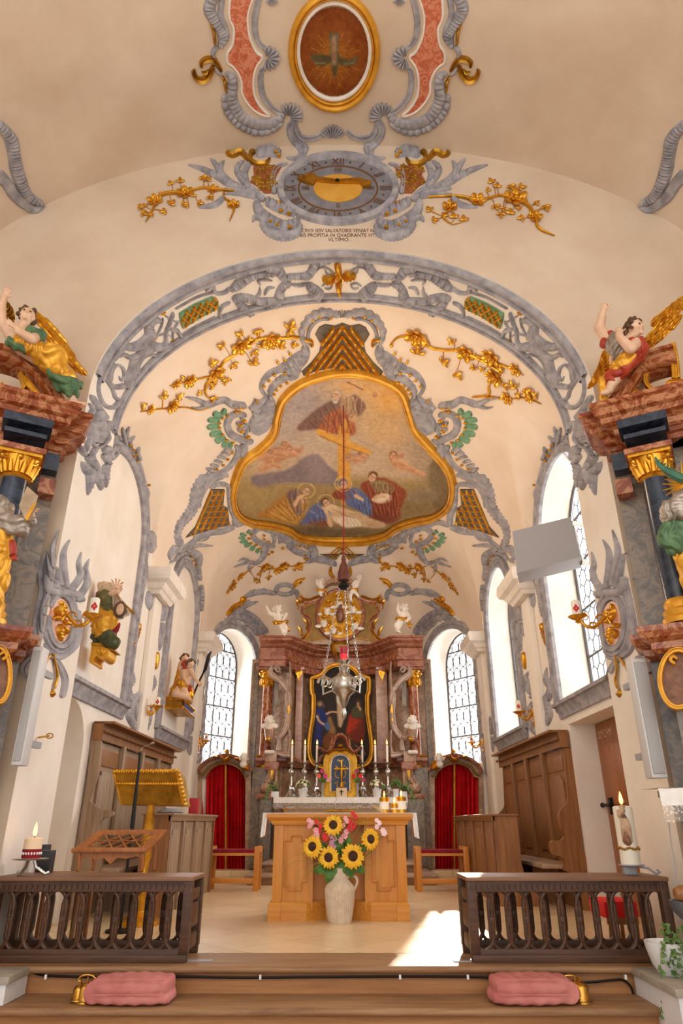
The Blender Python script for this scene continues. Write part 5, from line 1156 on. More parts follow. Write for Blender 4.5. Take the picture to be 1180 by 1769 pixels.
 # medallion with the gilded glory
mp=atY(588,1062,YG-.1);R=pxm(mp);me_=MB();me_.tube([mp+Vector((39*R*math.cos(a*PI/20),0,44*R*math.sin(a*PI/20)))for a in range(41)],.05,10);me_.build('medallion_frame',MARD,alt)
m=MB();m.lathe([(0,-.02),(38*R,-.02),(38*R,.04),(0,.04)],mp,32,Matrix.Rotation(PI/2,3,'X'),sy=1.13);m.build('medallion',GOLD_D,alt);m=MB()
for a in range(9):
 th=a*2*PI/9+.3;c=mp+Vector((27*R*math.cos(th),-.08,31*R*math.sin(th)));m.tube([c+Vector((.09*(1-i/16)*math.cos(i*.6+a),-.02,.09*(1-i/16)*math.sin(i*.6+a)))for i in range(14)],.03,6)
for a in range(24):th=a*PI/12;m.tube([mp+Vector((.05*math.cos(th),-.05,.05*math.sin(th))),mp+Vector((.24*math.cos(th),-.05,.26*math.sin(th)))],[.02,.004],5)
m.build('gilt_clouds',GOLD,alt)
m=MB();limb(m,[mp+Vector((0,-.1,-.12)),mp+Vector((0,-.13,.02)),mp+Vector((0,-.13,.1))],[.09,.08,.04]);m.ell(mp+Vector((0,-.14,.15)),(.045,.045,.055));limb(m,[mp+Vector((-.06,-.13,.06)),mp+Vector((-.11,-.17,-.02)),mp+Vector((-.03,-.2,-.03))],[.03,.026,.02]);m.build('seated_figure',mottled('painted_robe',(110,60,50),(150,110,90),9,.5),alt)
for u,v in((565,1057),(560,1078),(586,1045),(610,1054),(613,1082),(576,1090)):
 p=atY(u,v,YG-.2);m=MB();m.ell(p,(.07,.07,.085),12,10)
 for k in range(7):m.ell(p+Vector((.06*math.cos(k),.01,.05+.03*math.sin(k*2))),.032,6,5)
 m.ell(p+Vector((0,-.07,-.01)),(.014,.018,.02),6,5);m.ell(p+Vector((-.13,.04,-.04)),(.09,.02,.045),8,6);m.ell(p+Vector((.13,.04,-.04)),(.09,.02,.045),8,6);organic(m,'cherub_head',STUCCO_W,alt,.014,3)
 # centre cartouche over the painting
m=MB();bands(m,[([(985,1020),(1000,1110),(1040,1190)],[30,60,30]),([(960,1050),(1040,1020),(1078,1010)],[30,60,60])],A1,14.75,.12,None,round_=True);bands(m,[([(985,1020),(1000,1110),(1040,1190)],[30,60,30]),([(960,1050),(1040,1020),(1078,1010)],[30,60,60])],A1,14.75,.12,MC,round_=True);m.build('gilt_cartouche',GOLD,alt)
m=MB();slab(m,[(577,1112),(599,1112),(600,1124),(588,1128),(576,1124)],14.74,.06);m.build('cartouche_plate',OLIVE,alt)
# altar painting
FP=Z(*A1,[(1078,1270),(980,1285),(900,1335),(850,1395),(790,1420),(735,1435),(735,1610),(752,1640),(752,1769)])+[(540.3,1230),(540.3,1318)]
fp=FP+[(MC*2-540.3,1318)]+mir(FP[:-1],MC)[::-1][:-1]
pic=thing('altar_painting','tall dark altar painting of two robed mourners below a pale figure in a gilt frame','painting',atY(588,1320,15.05))
m=MB();band(m,[(a,b,5.5)for a,b in fp+fp[:1]],15.0,.08,step=5);m.build('frame',GOLD_Y,pic)
m=MB();band(m,[(a,b,2)for a,b in inset(fp,-4)+inset(fp,-4)[:1]],14.98,.06,step=5);m.build('frame_bead',GOLD_D,pic)
pt=Painter(530,1140,646,1324,2,(40,33,30));B=lambda P:Z(*A2,P);W=lambda P:[(590+x/7.375,1200+y/7.375)for x,y in P]
pt.blob(570,1240,40,60,(52,42,36));pt.blob(600,1290,50,30,(62,44,30),.8)
pt.poly(B([(850,200),(900,165),(960,190),(1000,260),(1010,340),(960,380),(930,480),(930,620),(860,640),(830,560),(860,400),(840,280)]),(40,48,104),1);pt.poly(B([(870,210),(900,260),(890,400),(880,560)]),(58,68,130),1,.7);pt.blob(*B([(905,120)])[0],6,7,(206,160,126),1,.4,2.6);pt.line(B([(870,130),(880,100),(920,85),(950,150)]),2,(120,96,80))
pt.line(B([(870,275),(900,340),(960,380)]),3.4,(212,166,130));pt.line(B([(990,245),(1050,220),(1120,225)]),3,(206,160,124));pt.poly(B([(960,380),(1030,330),(1060,420),(1020,470),(960,420)]),(80,104,140),1);pt.poly(B([(1000,300),(1040,280),(1080,380),(1110,470),(1060,560),(1000,520),(1040,420)]),(146,104,58),1);pt.poly(B([(960,520),(1060,490),(1120,560),(1060,700),(950,660)]),(120,66,30),1.5)
pt.poly([(582,1178),(594,1178),(597,1215),(592,1250),(588,1257),(584,1250),(582,1215)],(196,164,132),1);pt.line([(584,1182),(560,1168)],3,(190,156,122));pt.line([(594,1182),(622,1166)],3,(190,156,122));pt.poly([(582,1200),(597,1200),(600,1214),(584,1216)],(222,208,184),1);pt.line([(587,1150),(587,1180)],4,(96,62,38),.6)
pt.poly(W([(130,200),(190,140),(260,160),(290,250),(270,300),(140,290)]),(84,80,50),1);pt.poly(W([(100,260),(130,220),(130,290),(260,320),(210,400),(180,520),(60,500),(80,360)]),(176,50,24),1);pt.poly(W([(210,360),(280,300),(300,480),(260,600),(150,600),(70,530)]),(124,44,26),1.5,.9);pt.line(W([(120,400),(200,350)]),1.4,(206,84,50),.8);pt.line(W([(90,460),(180,420)]),1.4,(206,84,50),.7)
pt.blob(*W([(210,120)])[0],5,7,(204,158,122),1,0,2.6);pt.line(W([(180,130),(190,80),(235,75),(260,160)]),3,(70,46,30));pt.line(W([(240,190),(225,160),(215,150)]),3,(206,162,126))
pt.poly(W([(20,500),(120,560),(180,700),(20,760)]),(74,52,34),3,.8);pt.line(W([(180,650),(260,690),(300,760)]),2,(170,130,96),.7);pt.grain(2,(3,9))
canvas(pt,inset(fp,-2.5)if False else fp,'canvas',pic,1.2,lambda u,v:atY(u,v,15.06))
# curtained passages on both sides
for sx,mc,lab,lab2 in((-1,None,'arched marbled doorway with gilt cresting beside the high altar below the lance statue','red curtain drawn across the arched doorway behind the gilded lectern'),(1,1175.0,'arched marbled doorway with gilt cresting beside the high altar near the brown choir stall','red curtain drawn across the arched doorway behind the brown bench front')):
 f=(lambda P:mir(P,mc/2))if mc else(lambda P:P);Yd=14.3
 CDr=(330,1280,6.32);IN=[(345.5,1508),(347.5,1344)]+Z(*CDr,[(160,390),(200,320),(270,270),(370,250),(470,275),(545,330),(585,405)])+[(424,1346),(423,1508)]
 OUT=[(339,1508),(342,1336)]+Z(*CDr,[(80,330),(110,260),(190,190),(280,155),(370,140),(460,150),(560,190),(640,270),(665,330)])+[(434,1336),(432,1508)]
 o_=[OUT[0],OUT[1]]+sm(OUT[2:-2])+OUT[-2:];i_=[IN[0],IN[1]]+sm(IN[2:-2])+IN[-2:]
 dw=thing('curtain_doorway',lab,'doorway',atY(f([(386,0)])[0][0],1508,Yd),'curtained doorways')
 mb=MB();P=o_+i_[::-1];slab(mb,f(P),Yd,.3);mb.build('door_surround',MARP,dw)
 mb=MB();band(mb,[(a,b,5)for a,b in f(sm(Z(*CDr,[(85,345),(110,270),(190,205),(280,170),(370,152),(460,165),(560,205),(635,280),(660,330)])))],Yd-.12,.16,step=4);mb.build('hood_mould',MARD,dw)
 mb=MB();band(mb,[(a,b,4)for a,b in f(sm(Z(*CDr,[(105,375),(150,350),(190,290),(270,245),(370,228),(470,245),(550,300),(585,380),(625,370)])))],Yd-.06,.1,step=4);mb.build('arch_mould',OLIVE,dw)
 mb=MB()
 for P,w in(([(325,170),(380,200),(430,160)],[20,60,20]),([(375,130),(385,110),(400,90)],[60,50,10]),([(480,190),(540,200),(590,250),(620,310)],[30,40,60,50]),([(250,165),(290,175)],[30,30]),([(560,260),(600,300)],[60,50])):band(mb,f(Z(*CDr,spread(P,w))),Yd-.16,.14,round_=True)
 mb.build('gilt_cresting',GOLD,dw)
 cu=thing('curtain',lab2,'curtain',atY(f([(386,0)])[0][0],1508,Yd+.2),'red curtains')
 for k,(ua,ub)in enumerate(((345,389),(391,424))):
  mb=MB();rows=[]
  for j in range(25):
   row=[]
   for i in range(61):
    u=ua+(ub-ua)*i/60;uc=(u-386)/41
    vt=1320+(26*(max(0,abs(uc)-.25)/.75)**2.2);v=1507.5+(vt-1507.5)*j/24
    p=atY(f([(u,v)])[0][0],v,Yd+.2);fold=math.sin(i*.62+.5*math.sin(j*.2)+k)+.4*math.sin(i*1.37+1);row.append(p+Vector((0,.06*fold*(1.1-.5*j/24),0)))
   rows.append(row)
  mb.grid(rows);mb.build('curtain_panel',REDCL,cu)
 mb=MB();rows=[[atY(f([(a,0)])[0][0],v,Yd+.17)for a in(388.6,391.4)]for v in(1321,1400,1505)];mb.grid(rows);mb.build('gold_braid',GOLD_D,cu)
 mb=MB();mb.sheet([atY(f([(a,0)])[0][0],b,Yd+.29)for a,b in((341,1509),(428,1509),(428,1322),(341,1322))]);mb.build('dark_backing',DARKW,dw)
 # altar mensa with its lace cloth
YM=13.3
mz=atY(590,1377.5,YM).z;xl,xr=atY(472.5,1378,YM).x,atY(704,1378,YM).x
ms=thing('mensa','stone and gilt wood altar table of the high altar under the lace cloth','altar table',((xl+xr)/2,YM+.35,.3))
mb=MB();mb.box((xl+.2,YM+.1,.3),(xr-.2,YM+.7,mz-.1),.02);mb.build('block',mottled('tan_stone',(170,138,96),(202,172,128),4,.6),ms)
mb=MB();mb.box((xl+.02,YM+.02,mz-.1),(xr-.02,YM+.75,mz-.006),.01);mb.build('top',MARG,ms)
mb=MB();bands(mb,[([(445,1500),(470,1470),(440,1460)],[20,26,12]),([(950,1500),(1050,1470),(1180,1480)],[12,26,20])],A2,YM+.08,.04,None);bands(mb,[([(445,1500),(470,1470),(440,1460)],[20,26,12]),([(950,1500),(1050,1470),(1180,1480)],[12,26,20])],A2,YM+.08,.04,MC);mb.build('gilt_scroll',GOLD,ms)
def lace_mat():
 m,nt,b=_mat('lace');b.inputs['Base Color'].default_value=(*lin((248,240,236)),1);b.inputs['Roughness'].default_value=.9
 v=N(nt,'ShaderNodeTexVoronoi');v.inputs['Scale'].default_value=55;nt.links.new(coords(nt,(1,.3,1)),v.inputs['Vector'])
 r=N(nt,'ShaderNodeValToRGB');r.color_ramp.elements[0].position=.3;r.color_ramp.elements[0].color=(1,1,1,1);r.color_ramp.elements[1].position=.42;r.color_ramp.elements[1].color=(.15,.15,.15,1)
 r.color_ramp.elements.new(.16).color=(.3,.3,.3,1);nt.links.new(v.outputs['Distance'],r.inputs['Fac']);nt.links.new(r.outputs['Color'],b.inputs['Alpha']);return m
LACE=lace_mat()
ac=thing('altar_cloth','white lace-edged cloth along the high altar table','cloth',((xl+xr)/2,YM,mz))
mb=MB();mb.box((xl,YM-.01,mz-.004),(xr,YM+.6,mz+.004));mb.grid([[Vector((xl+(xr-xl)*i/80,YM-.012-.006*math.sin(i*.8),mz+.003-.1*j))for i in range(81)]for j in(0,1)]);mb.build('linen',WHITE,ac)
mb=MB();mb.grid([[Vector((xl+(xr-xl)*i/160,YM-.014-.006*math.sin(i*.4),mz-.09-(.085+.022*abs(math.sin(i*PI/8)))*j))for i in range(161)]for j in(0,1)]);mb.build('lace_edge',LACE,ac)
# tabernacle
YT=13.55;tb=thing('tabernacle','gilded tabernacle with blue arched door and carved red marbled crown','tabernacle',atY(588,1377,YT))
T=lambda P:[(430+x/7.375,1200+y/7.375)for x,y in P]
tw=T([(950,1300),(950,830),(980,760),(1080,700),(1165,690)]);mb=MB();slab(mb,sm(tw[1:])+mir(sm(tw[1:]),MC)[::-1]+[(MC*2-tw[0][0],1377)]+[(tw[0][0],1377)],YT,.4);mb.build('body',GOLD_D,tb)
dr=T([(1055,1225),(1055,900),(1075,820),(1120,785),(1165,778)]);ds=sm(dr[1:]);dP=[dr[0]]+ds+mir(ds,MC)[::-1]+[(MC*2-dr[0][0],dr[0][1])]
mb=MB();slab(mb,dP,YT-.02,.05);d=mb.build('door',mottled('blue_enamel',(30,44,74),(46,66,100),6,.4),tb)
mb=MB();band(mb,[(a,b,2.2)for a,b in[q for q in inset(dP,-1.5)]],YT-.04,.05);mb.build('silver_edge',SILVER,tb);mb=MB();band(mb,[(a,b,2.6)for a,b in inset(dP,-4)],YT-.05,.06);mb.build('gilt_edge',GOLD,tb)
mb=MB()
for mc in(None,MC):
 bands(mb,[([(1100,900),(1140,940),(1100,990),(1110,1050),(1150,1060)],[10]*5),([(1095,1130),(1130,1110),(1120,1160),(1150,1190)],[10]*4),([(1130,830),(1165,850)],[16,16])],(430,1200,7.375),YT-.035,.02,mc)
mb.build('door_ornament',GOLD,d)
mb=MB()
for mc in(None,MC):bands(mb,[([(890,690),(900,670),(930,690),(1000,730),(1060,660),(1100,560),(1165,510)],[30,30,40,50,60,60,80]),([(900,850),(920,790),(960,770)],[30,40,30]),([(1050,660),(1060,540),(1030,560)],[40,40,20])],(430,1200,7.375),YT-.06,.2,mc,round_=True)
mb.build('crown',MARD,tb);mb=MB()
for mc in(None,MC):bands(mb,[([(1000,760),(1080,700),(1165,700)],[20,30,40]),([(1140,660),(1165,640)],[30,60])],(430,1200,7.375),YT-.12,.1,mc,round_=True)
mb.build('gilt_garland',GOLD,tb)
# crucifix in front of the tabernacle
cx=thing('altar_crucifix','small gilded crucifix on a pale square plinth before the tabernacle','crucifix',atY(590,1377,13.42))
mb=MB();boxpx(mb,580.5,1361,599.5,1377,13.4,.1,.006);pl=mb.build('plinth',mottled('pale_plinth',(214,186,148),(228,204,168),8,.6),cx)
mb=MB();boxpx(mb,589,1364,591,1374,13.39,.01,0);boxpx(mb,586.5,1366.4,593.5,1368.2,13.39,.01,0);mb.build('painted_cross',DARKW,pl)
mb=MB();mb.lathe([(.06,0),(.03,.03),(.02,.1)],atY(590,1361,13.45),12);boxpx(mb,588.8,1315,591.4,1360,13.44,.02,.004);boxpx(mb,578,1327,602,1329.5,13.44,.02,.004);mb.build('cross',GOLD,cx)
mb=MB();q=lambda u,v:atY(u,v,13.41);limb(mb,[q(590,1329),q(590,1338),q(590,1350)],[.03,.026,.014],8);limb(mb,[q(580,1326),q(586,1329),q(594,1329),q(600,1326)],[.01,.014,.014,.01],6);mb.ell(q(590,1324),(.022,.022,.028),8,6);organic(mb,'corpus',GOLD,cx,.008,3)
# six candlesticks with burning candles
def flame(p,parent,s=1.0):
 mb=MB();mb.lathe([(0,0),(.006*s,.006*s),(.008*s,.016*s),(.005*s,.034*s),(0,.05*s)],p,10);return mb.build('flame',FLAME,parent)
def burning(name,lab,cat,p,r,h,mat=WAX,group=None,fs=1.4):
 c=thing(name,lab,cat,p,group);p=Vector(p);mb=MB();mb.lathe([(r,0),(r,h-.01),(r*.8,h),(0,h-.008)],p,20);mb.build('wax',mat,c)
 mb=MB();mb.tube([p+Vector((0,0,h-.01)),p+Vector((0,0,h+.02))],.003,5);mb.build('wick',IRON,c);flame(p+Vector((0,0,h+.01)),c,fs);return c
where=('outermost on the ivy trough side','behind the pot of cream chrysanthemums','next to the tabernacle beside the pink flowers','next to the tabernacle beside the red flowers','behind the pot of white daisies','outermost above the small white pot')
for u,wh in zip((502.5,525.3,546.6,626.3,649.7,670.7),where):
 Yc=13.62;p=atY(u,1376,Yc);p.z=mz+.005;zt=atY(u,1317,Yc).z-p.z;hh=atY(u,1287,Yc).z-p.z-zt
 t=thing('candlestick','silver altar candlestick, '+wh,'candlestick',p,'altar candlesticks')
 mb=MB()
 for a in range(3):
  th=a*2*PI/3-PI/2;mb.tube([p+Vector((0,0,.12)),p+Vector((.07*math.cos(th),.07*math.sin(th),.06)),p+Vector((.12*math.cos(th),.12*math.sin(th),.015))],[.05,.045,.02],8)
 mb.lathe([(.085,.02),(.07,.14),(.04,.2)],p,3);mb.build('foot',SILVER,t)
 MB().lathe([(.04,.18),(.05,.2),(.022,.24),(.028,.33),(.02,.37),(.06,.42),(.065,.45),(.05,.48),(.02,.52),(.03,.56),(.02,.6),(.026,zt-.05),(.04,zt-.03)],p,18).build('stem',SILVER,t)
 MB().lathe([(.03,zt-.04),(.08,zt-.012),(.085,zt),(.0,zt-.005)],p,20).build('drip_pan',SILVER,t)
 burning('altar_candle','tall white burning candle on the silver candlestick '+wh,'candle',p+Vector((0,0,zt)),.022,hh,group='tall altar candles',fs=1.8)
 # ------------------------------------------------------------------ people's altar, its cloth, lights and flowers
YA=7.91
at=thing('altar_table','honey coloured wooden altar table with stepped relief panels and a central recess','altar table',(0,YA+.35,0))
CT_=(420,1340,3.47)
xa,xb=atY(461.5,1592,YA).x,atY(709,1592,YA).x;xc=(xa+xb)/2
bl_,br_=atY(471,1500,YA).x,atY(703,1500,YA).x;zt_=1.0
mb=MB();mb.box((bl_,YA+.05,.1),(xc-.27,YA+.7,.93));mb.box((xc+.27,YA+.05,.1),(br_,YA+.7,.93));mb.box((xc-.28,YA+.2,.1),(xc+.28,YA+.7,.93));mb.build('body',HONEY,at,smooth=False)
mb=MB();pth=[(xa,YA+.7,0),(xa,YA,0),(xa+.13,YA,0),(xa+.13,YA+.015,0),(xc-.33,YA+.015,0),(xc-.27,YA+.06,0),(xc-.14,YA+.15,0),(xc+.14,YA+.15,0),(xc+.27,YA+.06,0),(xc+.33,YA+.015,0),(xb-.13,YA+.015,0),(xb-.13,YA,0),(xb,YA,0),(xb,YA+.7,0)]
mb.sweep(pth,[(-.12,0),(.0,0),(.0,.15),(-.012,.165),(-.03,.175),(-.12,.175)]);mb.build('plinth',HONEYX,at,smooth=False)
mb=MB();tx0,tx1=atY(459,1405,YA).x,atY(715,1405,YA).x
mb.sweep([(tx0+.08,YA+.72,.89),(tx0+.08,YA,.89),(tx1-.08,YA,.89),(tx1-.08,YA+.72,.89)],[(-.3,0),(0,0),(.015,.02),(.02,.04),(.05,.055),(.065,.075),(.065,.105),(-.3,.105)]);mb.box((tx0+.02,YA-.06,.99),(tx1-.02,YA+.72,zt_-.002),.003);mb.build('top',HONEYX,at,angle=30)
for sx in(-1,1):
 mb=MB();x0,x1=sorted((xc+sx*.74-.005,xc+sx*.64));e=(bl_,bl_+.1)if sx<0 else(br_-.1,br_);mb.box((e[0],YA+.02,.17),(e[1],YA+.1,.9),.004);mb.build('corner_post',HONEY,at)
 f=(lambda P:P)if sx<0 else(lambda P:mir(P,(420+578/3.47)))
 out=[(250,390),(290,390),(290,362),(352,362),(352,390),(380,390),(380,640),(352,640),(352,665),(352,690),(270,690),(270,665),(245,665),(245,640),(250,640)]
 P=f(Z(*CT_,out));mb=MB();band(mb,[(a,b,2.2)for a,b in P+P[:1]],YA+.035,.03,step=40);mb.build('panel_moulding',HONEY,at,smooth=False)
 P2=f(Z(*CT_,[(272,408),(300,408),(300,385),(340,385),(340,408),(362,408),(362,622),(340,622),(340,670),(285,670),(285,645),(268,645)]));mb=MB();slab(mb,P2,YA+.038,.02);mb.build('raised_field',HONEY,at,smooth=False)
cl=thing('altar_tablecloth','thin white cloth on the wooden altar table hanging down at both ends','tablecloth',(xc,YA,zt_))
mb=MB();mb.box((tx0-.005,YA-.05,zt_),(tx1+.005,YA+.72,zt_+.006));mb.build('cover',WHITE,cl)
for sx,xe,vb in((-1,tx0-.008,1448),(1,tx1+.008,1450)):
 mb=MB();zb=atY(590,vb,YA).z;mb.grid([[Vector((xe+sx*(.012+.012*math.sin(i*.9)+.02*j/8),YA-.03+.72*i/24,zt_+.006-(zt_-zb)*j/8))for i in range(25)]for j in range(9)]);mb.grid([[Vector((xe+sx*(.014+.02*j/8)-sx*.05*(1-i/6.),YA-.045+.02*(i/6)-.01*math.sin(i),zt_+.006-(zt_-zb)*j/8*(.9+.1*i/6)))for i in range(7)]for j in range(9)]);mb.build('hanging_end',WHITE,cl)
for u,vt,r,lb in((664.5,1376,.052,'white oil candle with gold bands on the altar table, the one nearest the flowers'),(682,1387,.045,'short white oil candle with gold bands between two taller ones'),(694,1375,.052,'white oil candle with gold bands at the outer end of the row')):
 p=atY(u,1406,YA+.16);p.z=zt_+.006;h=atY(u,vt,YA+.16).z-p.z;c=thing('oil_candle',lb,'candle',p,'oil candles on the altar table')
 MB().lathe([(r,.035),(r,h-.05)],p,24).build('wax_body',plain('oil_candle_white',(255,244,220),.35),c);MB().lathe([(r+.003,0),(r+.003,.036),(r,.036)],p,24).build('gold_foot',GOLD,c);MB().lathe([(r+.003,h-.052),(r+.003,h-.012),(r*.5,h-.006),(r*.3,h),(0,h)],p,24).build('gold_cap',GOLD,c);flame(p+Vector((0,0,h)),c,1.2)
mb=MB()
for k in range(5):mb.tube([atY(664,1404,YA+.05)+Vector((-.06*i/5-.03*k*i/5,-.06*i/6,.01+.06*k*(i/5)*.4))for i in range(6)],[.004,.014,.02,.018,.012,.002],6,flat=.25)
mb.build('dried_leaf_spray',mottled('dry_leaf',(222,190,130),(240,216,164),9,.7),None,label='pale dried leaf spray lying beside the oil candles',cat='leaf')
# stoneware jug with sunflowers and gladioli
pv=atZ(587,1597,0);pv.y+=.12;YV=pv.y;R=pxm(pv)
vz=lambda v:atY(590,v,YV).z
jug=thing('jug','tall cream stoneware jug with combed wavy ribs and one handle','jug',(pv.x,YV,0))
prof=[(0,.0),(20.0*R,0),(20.5*R,.01)]+[(r*R,vz(v))for v,r in((1580,22),(1560,24.5),(1545,25.8),(1536,26),(1529,23.5),(1522,17.5),(1516,12.5),(1508,11),(1503,10.8),(1500,11.5),(1499,10.5),(1506,9.5),(1530,8))]
fine=[]
for(r0,z0),(r1,z1)in zip(prof[:-1],prof[1:]):
 for k in range(5):fine.append((r0+(r1-r0)*k/5,z0+(z1-z0)*k/5))
MB().lathe(fine,(pv.x,YV,0),144,wob=lambda a,z:1+(.03*math.sin(36*a+14*z+2.2*math.sin(z*12))if .05<z<.56 else 0)).build('body',mottled('stoneware',(206,184,158),(226,208,184),14,.6),jug,angle=80)
q=lambda u,v:atY(u,v,YV);MB().tube(catmull3([q(597,1516),q(605,1513.5),q(614,1514),q(617,1523),q(614,1533),q(610,1541),q(608,1544)],5),.019,10,flat=.75).build('handle',mottled('stoneware',(206,184,158),(226,208,184),14,.6),jug)
mouth=Vector((pv.x,YV,vz(1503)))
PET=mottled('sunflower_petal',(236,166,20),(252,206,44),12,.6);DISC=mottled('sunflower_disc',(46,24,14),(84,44,22),40,.8,bumps=.5)
STEM=mottled('flower_stem',(70,108,40),(110,142,62),10,.6)
def petal(mb,c,d,n,L,W,droop=.25,k=5):
 s=d.cross(n).normalized();rows=[]
 for i in range(k+1):
  t=i/k;w=W*math.sin(PI*min(1,.12+t*.88))**.8*(1 if t<.98 else .05);p=c+d*L*t+n*(.12*L*math.sin(t*PI)-droop*L*t*t)
  rows.append([p-s*w,p-s*w*.5+n*w*.12,p+n*w*.2,p+s*w*.5+n*w*.12,p+s*w])
 mb.grid(rows);n0=len(rows);return mb
def stem_to(mb,p,r=.006):
 mid=(p+mouth)/2+Vector(((p.x-mouth.x)*.12,-.02,-.04));mb.tube(catmull3([p,mid,mouth+Vector(((p.x-mouth.x)*.05,0,0)),mouth+Vector((0,0,-.2))],6),r,6);return mb
for x,y,r,tilt,wh in((540,295,62,(0,-1,.15),'topmost, turned upward above the others'),(415,425,64,(-.35,-1,.1),'outermost on the lectern side'),(512,490,64,(-.1,-1,.0),'lowest, just above the jug neck'),(658,482,72,(.15,-1,.12),'largest, above the jug handle'),(765,380,62,(.5,-1,.1),'outermost, leaning towards the oil candles')):
 u,v=Z(*CT_,[(x,y)])[0];p=atY(u,v,YV-.12);n=Vector(tilt).normalized();R_=r/3.47*pxm(p);a=Vector((1,0,0))-n*n.x;a.normalize();b=n.cross(a)
 sf=thing('sunflower','yellow sunflower in the jug, '+wh,'flower',p,'sunflowers in the jug')
 M=Matrix((a,b,n)).transposed();mb=MB();mb.ell(p,(R_*.44,R_*.44,R_*.14),20,8,M);mb.build('seed_disc',DISC,sf)
 mb=MB()
 for ring,cnt,L,z in((0,19,1.0,-.02),(1,17,.86,.02)):
  for k in range(cnt):
   th=2*PI*k/cnt+ring*.17+random.uniform(-.07,.07);d=a*math.cos(th)+b*math.sin(th);petal(mb,p+d*R_*.36+n*R_*z,d,n,R_*.68*L*random.uniform(.85,1.1),R_*.14,random.uniform(-.1,.35))
 mb.build('petals',PET,sf);stem_to(MB(),p-n*.02).build('stem',STEM,sf)
def glad(pts,col,lab,n=7,r=.04):
 P=[atY(*Z(*CT_,[q])[0],YV-.05)for q in pts];g=thing('gladiolus',lab,'flower',P[0],'gladioli in the jug');C=catmull3(P,6);st=MB();st.tube(C,.005,6);stem_to(st,C[-1],.005);st.build('stem',STEM,g)
 m=mottled('gladiolus_'+col[0],col[1],col[2],12,.6)
 for k in range(n):
  c=C[int(k*(len(C)-1)/max(n-1,1))]+Vector((.022*math.sin(k*2.3),-.03,.01*math.cos(k)));mb=MB();s=r*(.65+.35*k/n);nn=Vector((.5*math.sin(k*2.3),-1,.25)).normalized();a=Vector((1,0,0))-nn*nn.x;a.normalize();b=nn.cross(a)
  for j in range(6):
   d=(a*math.cos(j*PI/3+k)+b*math.sin(j*PI/3+k));petal(mb,c,(d+nn*.45).normalized(),nn,s,s*.36,.3,4)
  mb.ell(c+nn*.004,.006,6,4);mb.build('blossom',m,g)
PK,RD,LP,MV_=('pink',(238,150,160),(248,190,196)),('red',(206,22,34),(232,50,56)),('pale_pink',(250,208,214),(255,228,230)),('mauve',(196,130,168),(224,164,194))
glad([(612,262),(612,320),(600,390)],PK,'pink gladiolus in the middle of the bouquet beside the topmost sunflower',6,.046);glad([(395,275),(425,315),(450,360)],PK,'pink gladiolus above the outermost sunflower on the lectern side',6,.048)
glad([(660,235),(660,275),(640,310)],RD,'red gladiolus at the top of the bouquet behind the pink spike',5,.05);glad([(440,285),(470,330),(490,370)],RD,'red gladiolus half hidden behind the pink one on the lectern side',5,.044);glad([(800,275),(815,305),(840,340)],LP,'pale pink gladiolus above the sunflower leaning towards the oil candles',5,.045);glad([(530,370),(545,400),(520,430)],MV_,'mauve gladiolus between the lower sunflowers',5,.046)
mb=MB()
for x,y,dx,dz in((560,560,-.3,-1),(640,560,.3,-1),(600,540,0,-.7),(520,590,-.5,-.9),(690,550,.8,-.5),(470,560,-1,-.2),(620,400,.4,.3),(570,440,-.2,.5),(470,430,-.7,.2),(700,440,.8,.1),(600,470,.1,.2),(560,380,-.1,.8)):
 p=atY(*Z(*CT_,[(x,y)])[0],YV-.04);d=Vector((dx,-.35,dz)).normalized();petal(mb,p-d*.06,d,Vector((0,-1,.2)).normalized(),.15,.05,.3);mb.tube([p-d*.06,mouth],.003,4)
tag(mb.build('leafy_stems',LEAF),'dark green leaves hanging between the sunflowers over the jug rim','leaves')['kind']='stuff'
mb=MB()
for P in([(600,500),(545,200),(560,140),(555,90)],[(600,500),(600,260),(590,150)],[(620,500),(660,240),(690,200),(650,155)],[(640,500),(720,330),(730,280),(690,255)],[(640,480),(740,430),(800,480),(808,540)],[(560,480),(420,540),(390,640),(410,760)],[(540,480),(380,470),(260,500),(190,640)],[(530,500),(350,560),(330,680),(370,790)],[(540,500),(370,600),(330,760),(280,910)],[(530,490),(300,520),(230,620),(240,800)],[(660,520),(740,560),(740,640),(790,690)],[(560,400),(520,260),(530,170)],[(660,500),(790,560),(850,640)],[(600,460),(680,330),(740,250),(745,340)]):
 C=catmull3([atY(*Z(*CT_,[q])[0],YV-.1-.03*i)for i,q in enumerate(P)],8);mb.tube(C,[.005-.004*i/len(C)for i in range(len(C))],5,flat=.5)
tag(mb.build('grass_blades',mottled('grass_blade',(92,128,52),(150,176,92),6,.6)),'thin green grass blades arching out of the sunflower bouquet','grass')['kind']='stuff'
